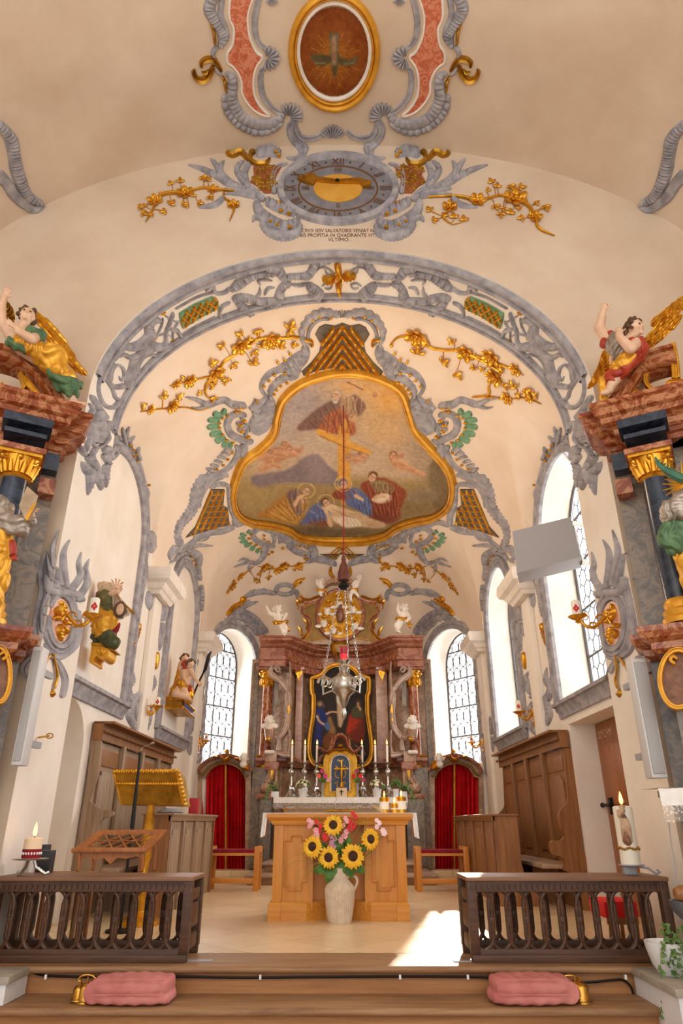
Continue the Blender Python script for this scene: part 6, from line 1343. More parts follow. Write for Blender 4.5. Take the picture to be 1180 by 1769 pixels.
# ------------------------------------------------------------------ communion rails
def rail(name,lab,x0,x1,yf,sgn):
 """x0 outer end, x1 inner end"""
 a,b=sorted((x0,x1));zt=.545;d=.46;r=thing(name,lab,'railing',((a+b)/2,yf+d/2,0),'communion rails')
 mb=MB();mb.box((a-.01,yf-.02,zt-.03),(b+.01,yf+d,zt),.008);mb.build('top_board',wood('rail_top_oak',(110,74,50),(150,110,82),'x',1.2),r)
 mb=MB();mb.box((a,yf,zt-.1),(b,yf+.06,zt-.03),.003);mb.box((a,yf+d-.06,zt-.1),(b,yf+d,zt-.03),.003)
 k=a+.02
 while k<b-.02:mb.box((k,yf-.012,zt-.085),(k+.022,yf+.01,zt-.05));k+=.042
 mb.build('frieze',DARKW,r,smooth=False)
 mb=MB();mb.box((a,yf,0),(b,yf+.06,.085),.006);mb.box((a,yf-.012,.0),(b,yf+.02,.05),.006);mb.box((a,yf+d-.06,0),(b,yf+d,.085),.006);mb.build('bottom_rail',DARKW,r)
 for x in(a,b-.055):
  for y in(yf,yf+d-.06):MB().box((x-.005,y-.006,.05),(x+.06,y+.066,zt-.031),.004).build('post',DARKW,r)
 for x in((b-.04)if sgn<0 else a,):
  mb=MB();
  for z0,z1 in((.06,.16),(.2,.36),(.38,.46)):mb.box((x,yf+.1,z0),(x+.04,yf+.35,z1),.02)
  mb.build('end_panel',DARKW,r)
 n=11;w=(b-a-.11)/(n-.35)
 for y,nm in((yf+.012,'front_tracery'),(yf+d-.045,'back_tracery')):
  mb=MB()
  for i in range(n):
   cx=a+.055+w*(i+.32);hw,zc,hh=w*.585,.265,.192;ring=[]
   for t in range(48):
    th=2*PI*t/48;c,s=math.cos(th),math.sin(th);ring.append((cx+hw*c,zc+.085*math.copysign(1,s+1e-9)+(hh-.085)*s,c,s))
   rows=[]
   for px,pz,c,s in ring:
    rows.append([Vector((min(max(px+c*o,a+.01),b-.01),y+dy+(.003 if i%2 else 0),pz+s*o))for o,dy in((-.012,0),(.0,-.006),(.012,0),(.012,.034),(-.012,.034))])
   mb.grid(rows,cu=True,cv=True)
   if 0<i<n:mb.box((cx-w*.5-.017,y-.008,.245),(cx-w*.5+.017,y+.04,.285),.005)
  mb.build(nm,DARKW,r)
 return r
xi=atY(327,1590,5.72).x;rail('communion_rail','dark oak communion rail with interlaced ovals under the wooden book stand',-2.6,xi,5.72,-1)
xi=atY(812,1590,5.72).x;xo=atY(1164,1590,5.72).x;rail('communion_rail','dark oak communion rail with interlaced ovals under the tall Madonna candle',xo,xi,5.72,1)
# foot cushions on the lower step, bells and cable
def cushion(lab,u0,u1,flip):
 z0=-.168;Yc=5.42;x0,x1=atY(u0,1720,Yc).x,atY(u1,1720,Yc).x;c=(x0+x1)/2;L=x1-x0;mb=MB()
 def layer(z,h,xa,xb):
  n=26;rows=[]
  for i in range(n+1):
   t=i/n;x=xa+(xb-xa)*t;e=math.sin(PI*min(1,max(0,t)))**.13 if 0<t<1 else .3
   rows.append([Vector((x,Yc+.165*e*math.copysign(abs(math.cos(a))**.5,math.cos(a)),z+h/2+h/2*(.25+.75*e)*math.copysign(abs(math.sin(a))**.7,math.sin(a))+.004*math.sin(i*1.3+3*math.cos(a))))for a in[k*PI/12 for k in range(24)]])
  mb.grid(rows,cv=True);mb.cap(rows[0][::-1]);mb.cap(rows[-1])
 layer(z0,.075,x0+(.0 if flip else .015),x1-(.015 if flip else .0));layer(z0+.05,.105,x0+(.02 if flip else-.0),x1-(0 if flip else .012))
 e=x0+.03 if not flip else x1-.03;mb.tube([(e,Yc-.13,z0+.072),(e,Yc+.13,z0+.072)],.066,14)
 o=organic(mb,'kneeling_cushion',ROSE,None,.008,6);t=MB();ee=x1-.004 if not flip else x0+.004
 t.tube([(c-L*.42,Yc-.168,z0+.15),(c,Yc-.172,z0+.154),(c+L*.42,Yc-.168,z0+.15)],.004,6);t.tube([(c-L*.44,Yc-.166,z0+.07),(c+L*.44,Yc-.166,z0+.07)],.004,6);t.build('piping',ROSE,o)
 return tag(o,lab,'cushion','kneeling cushions')
cushion('folded rose velvet kneeling cushion beside the larger handbell cluster, below the book stand',162,302,False);cushion('folded rose velvet kneeling cushion on the lower step below the tall Madonna candle',843,984,True)
def bells(lab,items,hoop):
 r=thing('altar_bells',lab,'bell',atZ(items[0][0],1735,-.168),'altar bells');c0=atY(hoop[0],hoop[1],5.42)
 for u,v,s in[(a,b,c*1.45)for a,b,c in items]:
  p=atY(u,v,5.4);p.z=max(p.z,-.165)
  if v>1728:p.z=-.165
  k=MB();k.lathe([(.036*s,0),(.035*s,.006),(.03*s,.012),(.027*s,.045*s),(.02*s,.055*s),(.006,.06*s),(.006,.075*s),(0,.078*s)],p,20);k.tube([p+Vector((0,0,.07*s)),(p+c0)/2+Vector((0,.02,.02)),c0-Vector((0,0,.035))],.006,6);k.build('bell',BRASS,r)
 m=MB();m.tube([c0+Vector((.055*math.cos(a),0,.026*math.sin(a)))for a in[i*PI/10 for i in range(21)]],.006,8);m.lathe([(.02,-.05),(.026,-.03),(.01,-.02)],c0,12);m.build('handle',BRASS,r)
bells('brass cluster of altar bells with ring handle beside the cushion below the book stand',[(146,1736,1.25),(135,1728,1.0),(158,1722,.95)],(150,1692));bells('brass altar bells with a ring handle lying beside the cushion below the Madonna candle',[(1006,1733,1.3),(996,1722,1.0),(982,1730,.8)],(984,1693))
mb=MB();C=catmull3([atY(u,v+3,5.64)for u,v in((50,1672),(70,1681),(120,1684),(240,1685),(300,1684),(420,1686),(540,1685),(700,1684),(830,1685),(960,1692),(1010,1694),(1060,1690),(1076,1690),(1090,1702),(1096,1722))],8)
cb=tag(mb.tube(C,.008,6).build('power_cable',IRON),'black cable clipped along the riser under the chancel edge','cable')
for u in(80,178,299,450,691,808,1080):p=atY(u,1687,5.64);m=MB();m.box(p-Vector((.008,.016,.016)),p+Vector((.008,.012,.014)),.003);m.build('cable_clip',WHITE,cb,label='white cable clip')
for u0,u1,v in((322,368,1659),(783,828,1660)):a,b=atZ(u0,v,.004),atZ(u1,v,.004);m=MB();m.box((a.x,a.y-.03,0),(b.x,a.y+.03,.006),.002);tag(m.build('metal_plate',BOXG),'small flat grey metal plate on the step edge beside the %s rail post'%('candle-side' if u0<500 else 'Madonna-side'),'plate')
# ------------------------------------------------------------------ stools, stalls and bench fronts
st=thing('stool','wooden stool with dark red seat pad in front of the curtain by the gilded lectern','stool',(0,0,0),'stools by the curtains',local=True)
for sx in(-1,1):
 for y in(0,.36):mb=MB();mb.box((sx*.35-.04,y,0),(sx*.35+.04,y+.05,.585-.0),.006);mb.build('leg',HONEY,st)
 mb=MB();mb.box((sx*.35-.035,.05,.49),(sx*.35+.035,.36,.565),.01);mb.build('side_rail',HONEYX,st);
mb=MB();mb.box((-.31,.02,.46),(.31,.06,.5),.005);mb.box((-.31,.34,.46),(.31,.38,.5),.005);mb.box((-.31,.02,.1),(.31,.05,.17),.005);mb.build('cross_rail',HONEYX,st)
mb=MB();mb.box((-.315,.01,.495),(.315,.4,.545),.025);mb.build('seat_pad',MAROON,st,label='dark red seat pad')
p0=atZ(399,1540,0);st.location=(p0.x,p0.y,0);s2=copy_tree(st);p1=atZ(768,1541,0);s2.location=(p1.x,p1.y,0);s2['label']='wooden stool with dark red seat pad beside the brown oak bench front'
def stall(name,lab,sx,y0,y1,ends,mat,matx,C5_,lab2):
 r=thing(name,lab,'choir stall',(sx*2.6,(y0+y1)/2,0));W_=sx*WX;b=lambda mb,xa,xb,*k,**q:mb.box((min(xa,xb),k[0],k[1]),(max(xa,xb),k[2],k[3]),*k[4:])
 mb=MB();b(mb,W_-sx*.02,W_-sx*.09,y0+.03,0,y1-.03,1.75);mb.build('back',mat,r)
 pr=[(0,0),(.02,0),(.02,.06),(.05,.075),(.05,.11),(.09,.13),(.11,.17),(.13,.18),(.13,.2),(0,.2)];mb=MB();mb.sweep([(W_-sx*.02,y0-.02,1.76),(W_-sx*.14,y0-.02,1.76),(W_-sx*.14,y1+.02,1.76),(W_-sx*.02,y1+.02,1.76)],pr,side=sx);b(mb,W_-sx*.02,W_-sx*.26,y0-.02,1.94,y1+.02,1.965)
 k=y0
 while k<y1:b(mb,W_-sx*.19,W_-sx*.155,k,1.845,k+.03,1.875);k+=.06
 mb.build('cornice',matx,r,angle=30)
 n=4;w=(y1-y0)/n
 for i in range(n):
  a=y0+i*w;mb=MB();b(mb,W_-sx*.09,W_-sx*.105,a+.1,1.5,a+w-.1,1.68,.01);mb.build('frieze_panel',matx,r)
  mb=MB();b(mb,W_-sx*.09,W_-sx*.12,a+.14,.62,a+w-.14,1.4,.02);b(mb,W_-sx*.09,W_-sx*.115,a+.22,.58,a+w-.22,1.45,.02);mb.build('back_panel',mat,r)
  if i:mb=MB();b(mb,W_-sx*.09,W_-sx*.15,a-.05,.5,a+.05,1.78,.01);mb.build('pilaster',mat,r)
 mb=MB();b(mb,W_-sx*.05,W_-sx*.5,y0+.04,.42,y1-.04,.47,.015);mb.build('seat',mottled('worn_seat',(150,118,92),(190,160,134),6,.5),r)
 for i in range(1,n):mb=MB();b(mb,W_-sx*.05,W_-sx*.42,y0+i*w-.02,0,y0+i*w+.02,.42);mb.build('seat_support',mat,r)
 for Y in(y0,y1-.05):mb=MB();mb.poly([(p.x,Y,p.z)for p in(atY(u,v,y0)for u,v in sm(Z(*C5_,ends)))],(0,.05,0));mb.build('end_panel',matx if False else mat,r)
 return r
EL=[(448,190),(438,330),(402,450),(402,475),(440,505),(490,515),(503,525),(498,540),(460,548),(438,575),(436,620),(440,780),(320,780),(345,620),(380,400),(405,190)]
ER=[(652,235),(666,400),(668,470),(640,510),(628,545),(640,600),(656,625),(640,645),(600,648),(588,670),(600,705),(640,718),(658,740),(655,780),(752,780),(735,650),(710,400),(690,240)]
stall('choir_stall','carved choir stall with greyed oak panels against the wall behind the gilded lectern',-1,8.0,11.5,EL,OAKG,OAK,(0,1200,2.565),'');stall('choir_stall','carved brown oak choir stall with cushioned bench against the wall beside the door',1,8.8,12.3,ER,OAK,OAK,(720,1200,2.565),'')
def desk(lab,sx,y0,y1,mat,foot):
 r=thing('prayer_desk',lab,'prayer desk',(sx*2.05,(y0+y1)/2,0));xf,xb=sx*1.9,sx*2.2;b=lambda mb,xa,xb,*k:mb.box((min(xa,xb),k[0],k[1]),(max(xa,xb),k[2],k[3]),*k[4:])
 mb=MB();b(mb,xf+sx*.03,xf+sx*.06,y0+.03,0,y1,.95);mb.build('front_board',mat,r);mb=MB();b(mb,xf-sx*.04,xb+sx*.02,y0-.03,.985,y1+.03,1.01,.008);mb.sweep([(xf+sx*.02,y0-.0,.93),(xf+sx*.02,y1,.93)],[(0,0),(.02,0),(.03,.03),(.05,.05),(.05,.06),(0,.06)],side=sx*-1);mb.build('top',mat,r)
 mb=MB();P=[(xf,1.0),(xb,1.0),(xb,.45)]+([(xb+sx*.03,.32),(xb+sx*.16,.2),(xb+sx*.2,.12),(xb+sx*.2,0)]if foot else[(xb,0)])+[(xf,0)];mb.poly([(x,y0,z)for x,z in P],(0,.05,0));mb.build('end_panel',OAK,r)
 mb=MB();mb.poly([(x,y1-.05,z)for x,z in P],(0,.05,0));mb.build('end_panel',OAK,r);n=4;w=(y1-y0)/n
 for i in range(n):
  a=y0+i*w;mb=MB();b(mb,xf+sx*.03,xf-sx*.0,a+.02,.0,a+.1,.95,.004);mb.build('stile',mat,r)
  mb=MB();b(mb,xf+sx*.04,xf+sx*.012,a+.2,.1,a+w-.1,.78,.012);b(mb,xf+sx*.04,xf+sx*.016,a+.27,.08,a+w-.17,.84,.012);mb.build('panel',mat,r)
 return r
desk('panelled bench front in greyed oak carrying a grey metal lid',-1,8.2,11.1,OAKG,False);desk('panelled brown oak bench front before the choir stall beside the door',1,9.25,12.3,OAK,True)
mb=MB();mb.lathe([(.0,0),(.17,0),(.19,.012),(.15,.03),(.1,.05),(.02,.055),(0,.055)],(-2.03,8.7,1.01),20,sx=.75,sy=1.6);tag(mb.build('font_cover',mottled('grey_stone_lid',(96,98,102),(130,132,136),12,.6)),'low grey metal lid lying on the greyed bench front','lid')
bk_=MB();bk_.box((-1.98,9.5,1.01),(-1.86,9.6,1.2),.004);tag(bk_.build('red_booklet',plain('red_cover',(176,36,44),.6)),'small red and white booklet standing on the greyed bench front','book')
# ------------------------------------------------------------------ carved figures
HAIR=mottled('painted_hair',(70,46,28),(110,78,46),12,.6);REDR=mottled('red_robe',(150,40,26),(190,70,40),8,.5);GRNR=mottled('green_robe',(56,92,60),(100,136,92),8,.5);SILR=mottled('silvered_robe',(130,118,106),(190,180,168),12,.4,.5)
def hand(mb,w,d,side,s,curl=.4,fist=False):
 """palm with four unequal bent fingers and a thumb; d points along the hand, side towards the thumb"""
 d=Vector(d).normalized();side=Vector(side);side=(side-d*side.dot(d)).normalized();n=d.cross(side);w=Vector(w)
 M=Matrix((d,side,n)).transposed();mb.ell(w+d*s*.28,(s*.3,s*.24,s*.13),10,8,M)
 for k,L in enumerate((.46,.54,.5,.4)):
  b=w+d*s*.5+side*s*(.19-.127*k);c=1.5 if fist else curl;p1=b+(d*math.cos(c*.5)+n*math.sin(c*.5))*s*L*.45;p2=p1+(d*math.cos(c*1.3)+n*math.sin(c*1.3))*s*L*.35;p3=p2+(d*math.cos(c*2)+n*math.sin(c*2))*s*L*.25
  sp=side*s*(.06-.04*k)*(0 if fist else 1);limb(mb,[b,p1+sp,p2+sp*1.8,p3+sp*2.2],[s*.068,s*.062,s*.056,s*.045],7)
 t0=w+d*s*.12+side*s*.2;limb(mb,[t0,t0+(d*.6+side*.75)*s*.26,t0+(d*.95+side*.75+n*.3)*s*.42],[s*.075,s*.065,s*.05],7)
 return mb
def head(mb,c,look,up,r):
 """skull, jaw, nose, lips, brows, ears; r is half the head height"""
 look=Vector(look).normalized();up=Vector(up);up=(up-look*up.dot(look)).normalized();rt=look.cross(up);c=Vector(c);M=Matrix((rt,look,up)).transposed()
 mb.ell(c+up*r*.15,(r*.74,r*.84,r*.84),16,12,M);mb.ell(c-up*r*.35+look*r*.2,(r*.56,r*.6,r*.62),14,10,M)
 limb(mb,[c+look*r*.8+up*r*.12,c+look*r*1.0-up*r*.2],[r*.1,r*.15],8);mb.ell(c+look*r*.74-up*r*.5,(r*.22,r*.12,r*.1),8,6,M);mb.ell(c+look*r*.7-up*r*.82,(r*.2,r*.18,r*.16),8,6,M)
 for s in(-1,1):mb.ell(c+rt*s*r*.3+look*r*.76+up*r*.24,(r*.2,r*.1,r*.07),8,6,M);mb.ell(c+rt*s*r*.72,(r*.1,r*.18,r*.24),8,6,M);mb.ell(c+rt*s*r*.34+look*r*.66-up*r*.28,(r*.2,r*.16,r*.18),8,6,M)
 return M
def eyes(c,look,up,r,parent):
 look=Vector(look).normalized();up=Vector(up);up=(up-look*up.dot(look)).normalized();rt=look.cross(up)
 for s in(-1,1):MB().ell(Vector(c)+rt*s*r*.29+look*r*.79+up*r*.08,(r*.12,r*.1,r*.07),8,6,Matrix((rt,look,up)).transposed()).build('eye',plain('painted_eye',(50,34,28),.3),parent)
def hair(c,look,up,r,parent,mat=None,n=26,long=0):
 look=Vector(look).normalized();up=Vector(up);up=(up-look*up.dot(look)).normalized();rt=look.cross(up);mb=MB();rnd=random.Random(5)
 mb.ell(Vector(c)+up*r*.3-look*r*.2,(r*.82,r*.82,r*.78),12,8,Matrix((rt,look,up)).transposed())
 for k in range(n):
  a=rnd.uniform(.6,2*PI-.6);e=rnd.uniform(-.5,1.3);d=(look*math.cos(a)*-1*-1*math.cos(e)+rt*math.sin(a)*math.cos(e)+up*math.sin(e))
  if d.dot(look)>.55 and e<.75:continue
  mb.ell(Vector(c)+up*r*.15+d*r*.88,r*rnd.uniform(.16,.28),7,5)
 for k in range(long):
  b=Vector(c)-look*r*.6+rt*r*(.6-1.2*k/max(long-1,1));limb(mb,[b,b-up*r*.8-look*r*.1,b-up*r*1.5+rt*r*.1*(-1)**k],[r*.26,r*.24,r*.12],7)
 return organic(mb,'hair',mat or HAIR,parent,max(.006,r*.07),2)
def folds(mb,paths,radii,n=9):
 for P,r in zip(paths,radii):limb(mb,P,r if isinstance(r,(list,tuple))else[r]*len(P),n)
 return mb
def wing(name,pl,outline,z,root_pt,tip_pt,parent,th=.03,mat=None,rows=4):
 """feathered wing: overlapping quill blades inside the traced outline"""
 mb=MB();P=[(q[0],q[1])for q in catmull(Z(*z,outline),3,True)];r0=Vector(Z(*z,[root_pt])[0]);t0=Vector(Z(*z,[tip_pt])[0]);ax=(t0-r0);L=ax.length;ax.normalize();nx=Vector((-ax.y,ax.x))
 pts=[Vector(p)for p in P];body=MB()
 body.poly([pl(u,v,0)for u,v in P[::2]],pl(P[0][0],P[0][1],th)-pl(P[0][0],P[0][1],0));
 for i in range(-16,17):
  o=r0+nx*i*(L*.035)
  seg=[o+ax*(L*k/30)for k in range(-6,33)];seg=[s for s in seg if pip(s.x,s.y,P)]
  if len(seg)>3:
   q=[pl(s.x,s.y,th*1.2+.012*math.sin(k*1.1+i)+.008*(i%2))for k,s in enumerate(seg)];w=(pl(o.x+nx.x*L*.02,o.y+nx.y*L*.02,0)-pl(o.x,o.y,0)).length
   body.tube(q,[w*.3]+[w]*(len(q)-2)+[w*.3],6)
 return body.build(name,mat or GOLD,parent)
 # ------------------------------------------------------------------ side altars in the nave corners, turned towards the middle
def side_altar(sx,Ax):
 A=Vector((Ax,5.55,0));d=Vector((sx*.88,-.47,0)).normalized();n=Vector((-sx*.47,-.88,0)).normalized()
 def pl(u,v,o=0):
  r=ray(u,v);k=((A+n*o)-EYE).dot(n)/r.dot(n);return EYE+r*k
 return A,d,n,pl
def bandP(mb,P,pl,o,D,step=3):
 C=catmull(P,step);L=len(C);rows=[]
 for i,(u,v,w)in enumerate(C):
  a,b=C[max(i-1,0)],C[min(i+1,L-1)];dx,dy=b[0]-a[0],b[1]-a[1];l=math.hypot(dx,dy)or 1;nx,ny=-dy/l*w/2,dx/l*w/2;p,q=pl(u-nx,v-ny,o),pl(u+nx,v+ny,o)
  F_=lambda t,k:p.lerp(q,t)+D*k
  rows.append([F_(0,1),F_(0,0),F_(.1,-.15),F_(.25,-.15),F_(.3,.02),F_(.55,.02),F_(.6,-.1),F_(.9,-.1),F_(1,0),F_(1,1)])
 mb.grid(rows,cv=True);mb.cap(rows[0]);mb.cap(rows[-1][::-1]);return mb
S1,S2,S3,S4=(0,480,5.894),(0,720,3.536),(1010,490,5.894),(1040,740,3.536)
for sx,Ax,lab in((-1,-2.69,'red and blue marbled side altar carrying the saint with the open book'),(1,2.58,'red and blue marbled side altar carrying the figure with golden rays and palm')):
 A,d,n,pl=side_altar(sx,Ax);sd=-sx;al=thing('side_altar',lab,'altar',(A.x+sx*.4,5.4,0),'side altars')
 Q=lambda a,o,z:A+d*a+n*o+Vector((0,0,z))
 def path(o,e=0,z=0):return[Q(1.9,o,z),Q(-.0-e,o,z),Q(-.0-e,-.2,z)]
 pr=[(-.5,0),(0,0),(0,.05),(.03,.06),(.03,.1),(.07,.12),(.07,.18),(.12,.2),(.16,.22),(.16,.27),(.2,.29),(.2,.36),(.23,.38),(.23,.42),(-.5,.42)]
 mb=MB();mb.sweep([Q(1.9,.05,4.02),Q(.62,.05,4.02),Q(.62,.18,4.02),Q(.12,.18,4.02),Q(.12,.05,4.02),Q(.0,.05,4.02),Q(.0,-.25,4.02)],pr,side=sd);mb.build('cornice',MARR,al,smooth=False)
 c=Q(.30,.27,0);mb=MB();F2=lambda a0,a1,o0,o1,z0,z1:mb.add([Q(a,o,z)for z in(z0,z1)for a,o in((a0,o0),(a1,o0),(a1,o1),(a0,o1))],[(0,1,2,3),(7,6,5,4),(0,4,5,1),(1,5,6,2),(2,6,7,3),(3,7,4,0)])
 F2(.13,.47,-.2,.44,3.98,4.02);F2(.1,.5,-.2,.47,4.08,4.16);F2(-.02,.13,-.25,.12,3.85,4.02);F2(.62,1.9,-.2,.12,3.9,4.03);mb.build('frieze_blocks',MARB,al,smooth=False)
 mb=MB();F2(.11,.49,-.2,.46,3.82,3.87);F2(-.03,.11,-.26,.14,3.6,3.75);mb.build('architrave',MARR,al,smooth=False)
 mb=MB();F2(-.03,2.0,-.3,-.02,0,4.02);mb.build('back_panel',MARG,al,smooth=False)
 MB().lathe([(.118,2.52),(.12,3.0),(.105,3.6)],c,28).build('column_shaft',MARB,al,label='blue-black marbled column')
 mb=MB();mb.lathe([(.105,3.6),(.125,3.62),(.115,3.64),(.125,3.7),(.16,3.79),(.0,3.79)],c,20)
 for k in range(16):
  a=k*PI/8;u_=Vector((math.cos(a),math.sin(a),0));mb.tube([c+u_*.118+Vector((0,0,3.64)),c+u_*.14+Vector((0,0,3.7)),c+u_*(.165 if k%2 else .15)+Vector((0,0,3.77 if k%2 else 3.74))],[.022,.02,.012],6)
 for k in range(4):
  a=PI/4+k*PI/2;u_=d*math.cos(a)+n*math.sin(a);o=c+u_*.18+Vector((0,0,3.77));mb.tube([o+(u_*math.cos(t)+Vector((0,0,1))*math.sin(t))*.045*(1-t/9)for t in[i*.5 for i in range(13)]],.016,6);mb.ell(c+(d*math.cos(a+.78)+n*math.sin(a+.78))*.15+Vector((0,0,3.77)),.03,8,6)
 F3=[];F2(.13,.47,.1,.44,3.79,3.82);mb.build('capital',GOLD,al)
 MB().lathe([(.17,2.33),(.17,2.37),(.15,2.39),(.16,2.43),(.135,2.45),(.14,2.5),(.12,2.53)],c,28).build('column_base',GOLD_Y,al)
 mb=MB();mb.sweep([Q(1.9,.05,2.12),Q(.55,.05,2.12),Q(.55,.3,2.12),Q(.06,.3,2.12),Q(.06,.05,2.12),Q(-.02,.05,2.12),Q(-.02,-.2,2.12)],[(-.4,0),(0,0),(.04,.03),(.04,.08),(.1,.11),(.12,.16),(.12,.2),(-.4,.2)],side=sd);mb.build('pedestal_moulding',MARR,al,smooth=False)
 mb=MB();F2(.1,.5,-.2,.28,.0,2.12);mb.build('pedestal',MARG,al,smooth=False)
 # broken pediment
 if sx<0:oc=[(700,1318),(600,1120),(520,975),(420,842),(300,752),(150,690),(-40,650)];wd=[120,150,165,170,170,165,160];zz=S1;inn=[(q[0]-k,q[1]+m)for q,k,m in zip(oc,(60,66,62,50,36,26,20),(0,30,50,66,76,80,82))]
 else:oc=[(205,1235),(300,1120),(370,970),(450,830),(560,730),(720,660),(895,610)];wd=[110,140,155,165,170,175,180];zz=S3;inn=[(q[0]+k,q[1]+m)for q,k,m in zip(oc,(56,60,66,60,44,30,22),(0,14,36,56,72,82,88))]
 mb=MB();bandP(mb,Z(*zz,spread(inn,wd)),pl,.2,-n*.25);mb.build('pediment',MARR,al)
 mb=MB()
 for P,w in((([(200,960),(240,1040),(240,1110),(180,1145),(60,1110),(20,1060)],[30,44,40,36,40,20]),([(240,1170),(320,1190),(400,1200)],[60,60,30]),([(240,1000),(300,1090),(390,1190)],[70,70,50]))if sx<0 else(([(640,900),(620,980),(660,1050),(740,1080),(830,1060),(860,1000),(1000,990)],[40,50,44,40,44,40,40]),([(460,1150),(500,1090),(560,1120),(640,1090)],[50,60,50,30]),([(900,600),(920,800),(930,960)],[60,90,90]))):bandP(mb,Z(*zz,spread(P,w)),pl,.16,-n*.08)
 mb.build('gilt_scroll',GOLD,al)
 oc_=(-2,1165,20,48)if sx<0 else(1172,1172,32,50);mb=MB();bandP(mb,[(a,b,9)for a,b,_ in ellipse(oc_[0],oc_[1],oc_[2],oc_[3],0,24)+ellipse(oc_[0],oc_[1],oc_[2],oc_[3],0,24)[:1]],pl,.34,-n*.1);bandP(mb,spread([(oc_[0]-sx*6,oc_[1]-26),(oc_[0]-sx*14,oc_[1]-32),(oc_[0]-sx*9,oc_[1]-39),(oc_[0]-sx*2,oc_[1]-34)],[5,6,6,4]),pl,.36,-n*.06);mb.build('oval_frame',GOLD_Y,al)
 mb=MB();mb.poly([pl(a,b,.3)for a,b,_ in ellipse(oc_[0],oc_[1],oc_[2],oc_[3],0,24)],-n*.2);mb.build('oval_relief',mottled('brown_relief',(96,64,46),(150,104,74),14,.5,bumps=.5),al)
def J(pl,z):return lambda x,y,o=0:pl(*Z(*z,[(x,y)])[0],o)
# angel with open hand on the altar of the saint with the book
A,d,n,pl=side_altar(-1,-2.69);j=J(pl,S1);up=Vector((0,0,1))
an=thing('angel_statue','carved angel with green sleeves and one long golden wing reclining on the broken pediment','statue',j(560,1000,.25))
hc=j(275,395,.42);lk=(.35,-.8,.1)
mb=MB();head(mb,hc,lk,(.1,-.05,1),.092);limb(mb,[hc-up*.06,j(215,520,.4),j(180,600,.36)],[.042,.05,.1]);limb(mb,[j(180,600,.36),j(260,680,.34),j(400,760,.3)],[.11,.12,.13])
limb(mb,[j(110,580,.38),j(10,430,.42),j(15,280,.44),j(48,195,.45)],[.06,.05,.042,.028]);hand(mb,j(48,195,.45),j(85,110,.46)-j(48,195,.45),d*-1,.13,.35)
limb(mb,[j(370,610,.42),j(330,625,.52),j(190,550,.56),j(165,510,.57)],[.055,.05,.036,.028]);hand(mb,j(165,510,.57),j(95,455,.58)-j(165,510,.57),up,.12,.3)
limb(mb,[j(650,1030,.3),j(735,1130,.3),j(745,1250,.3)],[.07,.05,.036]);limb(mb,[j(735,1275,.32),j(800,1290,.36),j(865,1290,.38)],[.04,.034,.024])
organic(mb,'body',SKIN,an,.0075,4);eyes(hc,lk,(.1,-.05,1),.092,an);hair(hc,lk,(.1,-.05,1),.092,an)
mb=folds(MB(),[[j(330,560,.42),j(390,580,.44),j(380,660,.42)],[j(300,540,.42),j(370,600,.45)],[j(110,650,.38),j(230,700,.42),j(360,760,.38)],[j(150,680,.4),j(280,720,.42)]],[[.06,.07,.06],.05,[.05,.06,.05],.05]);organic(mb,'green_sleeves',GRNR,an,.012,3)
mb=folds(MB(),[[j(230,640,.42),j(350,720,.42),j(440,770,.4)],[j(440,770,.4),j(570,770,.42),j(590,860,.4)],[j(430,820,.36),j(560,900,.36),j(680,1000,.34)],[j(590,860,.4),j(640,950,.38),j(690,1030,.34)],[j(500,800,.4),j(600,930,.4),j(660,980,.36)]],[.09,[.1,.1,.08],[.09,.1,.08],.07,.08]);organic(mb,'gilt_robe',GOLD_Y,an,.014,3)
mb=folds(MB(),[[j(520,950,.38),j(620,1040,.38),j(700,1110,.36),j(700,1190,.34)],[j(560,960,.36),j(700,1060,.36),j(790,1090,.34)],[j(720,1050,.36),j(760,1130,.36),j(790,1190,.34)],[j(560,1000,.3),j(640,1120,.3)]],[[.04,.05,.05,.02],[.04,.06,.05],[.05,.05,.03],.06]);organic(mb,'green_drapery',GRNR,an,.012,3)
wing('wing',pl,[(350,335),(450,395),(600,535),(720,720),(800,860),(888,988),(790,968),(690,872),(600,770),(540,730),(440,730),(400,620),(420,520),(370,470)],S1,(360,380),(885,985),an,.04)
wing('wing',pl,[(-20,200),(60,225),(130,310),(155,420),(120,470),(50,410),(-20,380)],S1,(140,440),(10,240),an,.03,GOLD_D)
# angel raising a fist
A,d,n,pl=side_altar(1,2.58);j=J(pl,S3)
an=thing('angel_statue','carved angel in red raising a clenched fist on the broken pediment','statue',j(330,1050,.25))
hc=j(505,455,.42);lk=(.5,-.7,-.1);hu=(-.25,0,1)
mb=MB();head(mb,hc,lk,hu,.092);limb(mb,[hc-up*.06,j(440,570,.4),j(380,640,.36)],[.042,.05,.09]);limb(mb,[j(380,640,.36),j(370,720,.34),j(390,800,.3)],[.11,.11,.12])
limb(mb,[j(240,580,.38),j(150,450,.42),j(180,320,.44),j(192,270,.45)],[.06,.052,.04,.03]);hand(mb,j(192,268,.45),j(200,190,.45)-j(192,268,.45),d,.13,1.5,True)
limb(mb,[j(520,610,.44),j(470,660,.54),j(370,560,.56),j(345,510,.57)],[.058,.052,.04,.03]);hand(mb,j(345,512,.57),j(345,440,.57)-j(345,512,.57),d,.12,1.4,True)
limb(mb,[j(360,900,.34),j(290,1000,.34),j(260,1060,.34)],[.07,.055,.04]);limb(mb,[j(250,1090,.34),j(210,1110,.38),j(180,1115,.4)],[.036,.03,.022])
organic(mb,'body',SKIN,an,.0075,4);eyes(hc,lk,hu,.092,an);hair(hc,lk,hu,.092,an,None,26,3)
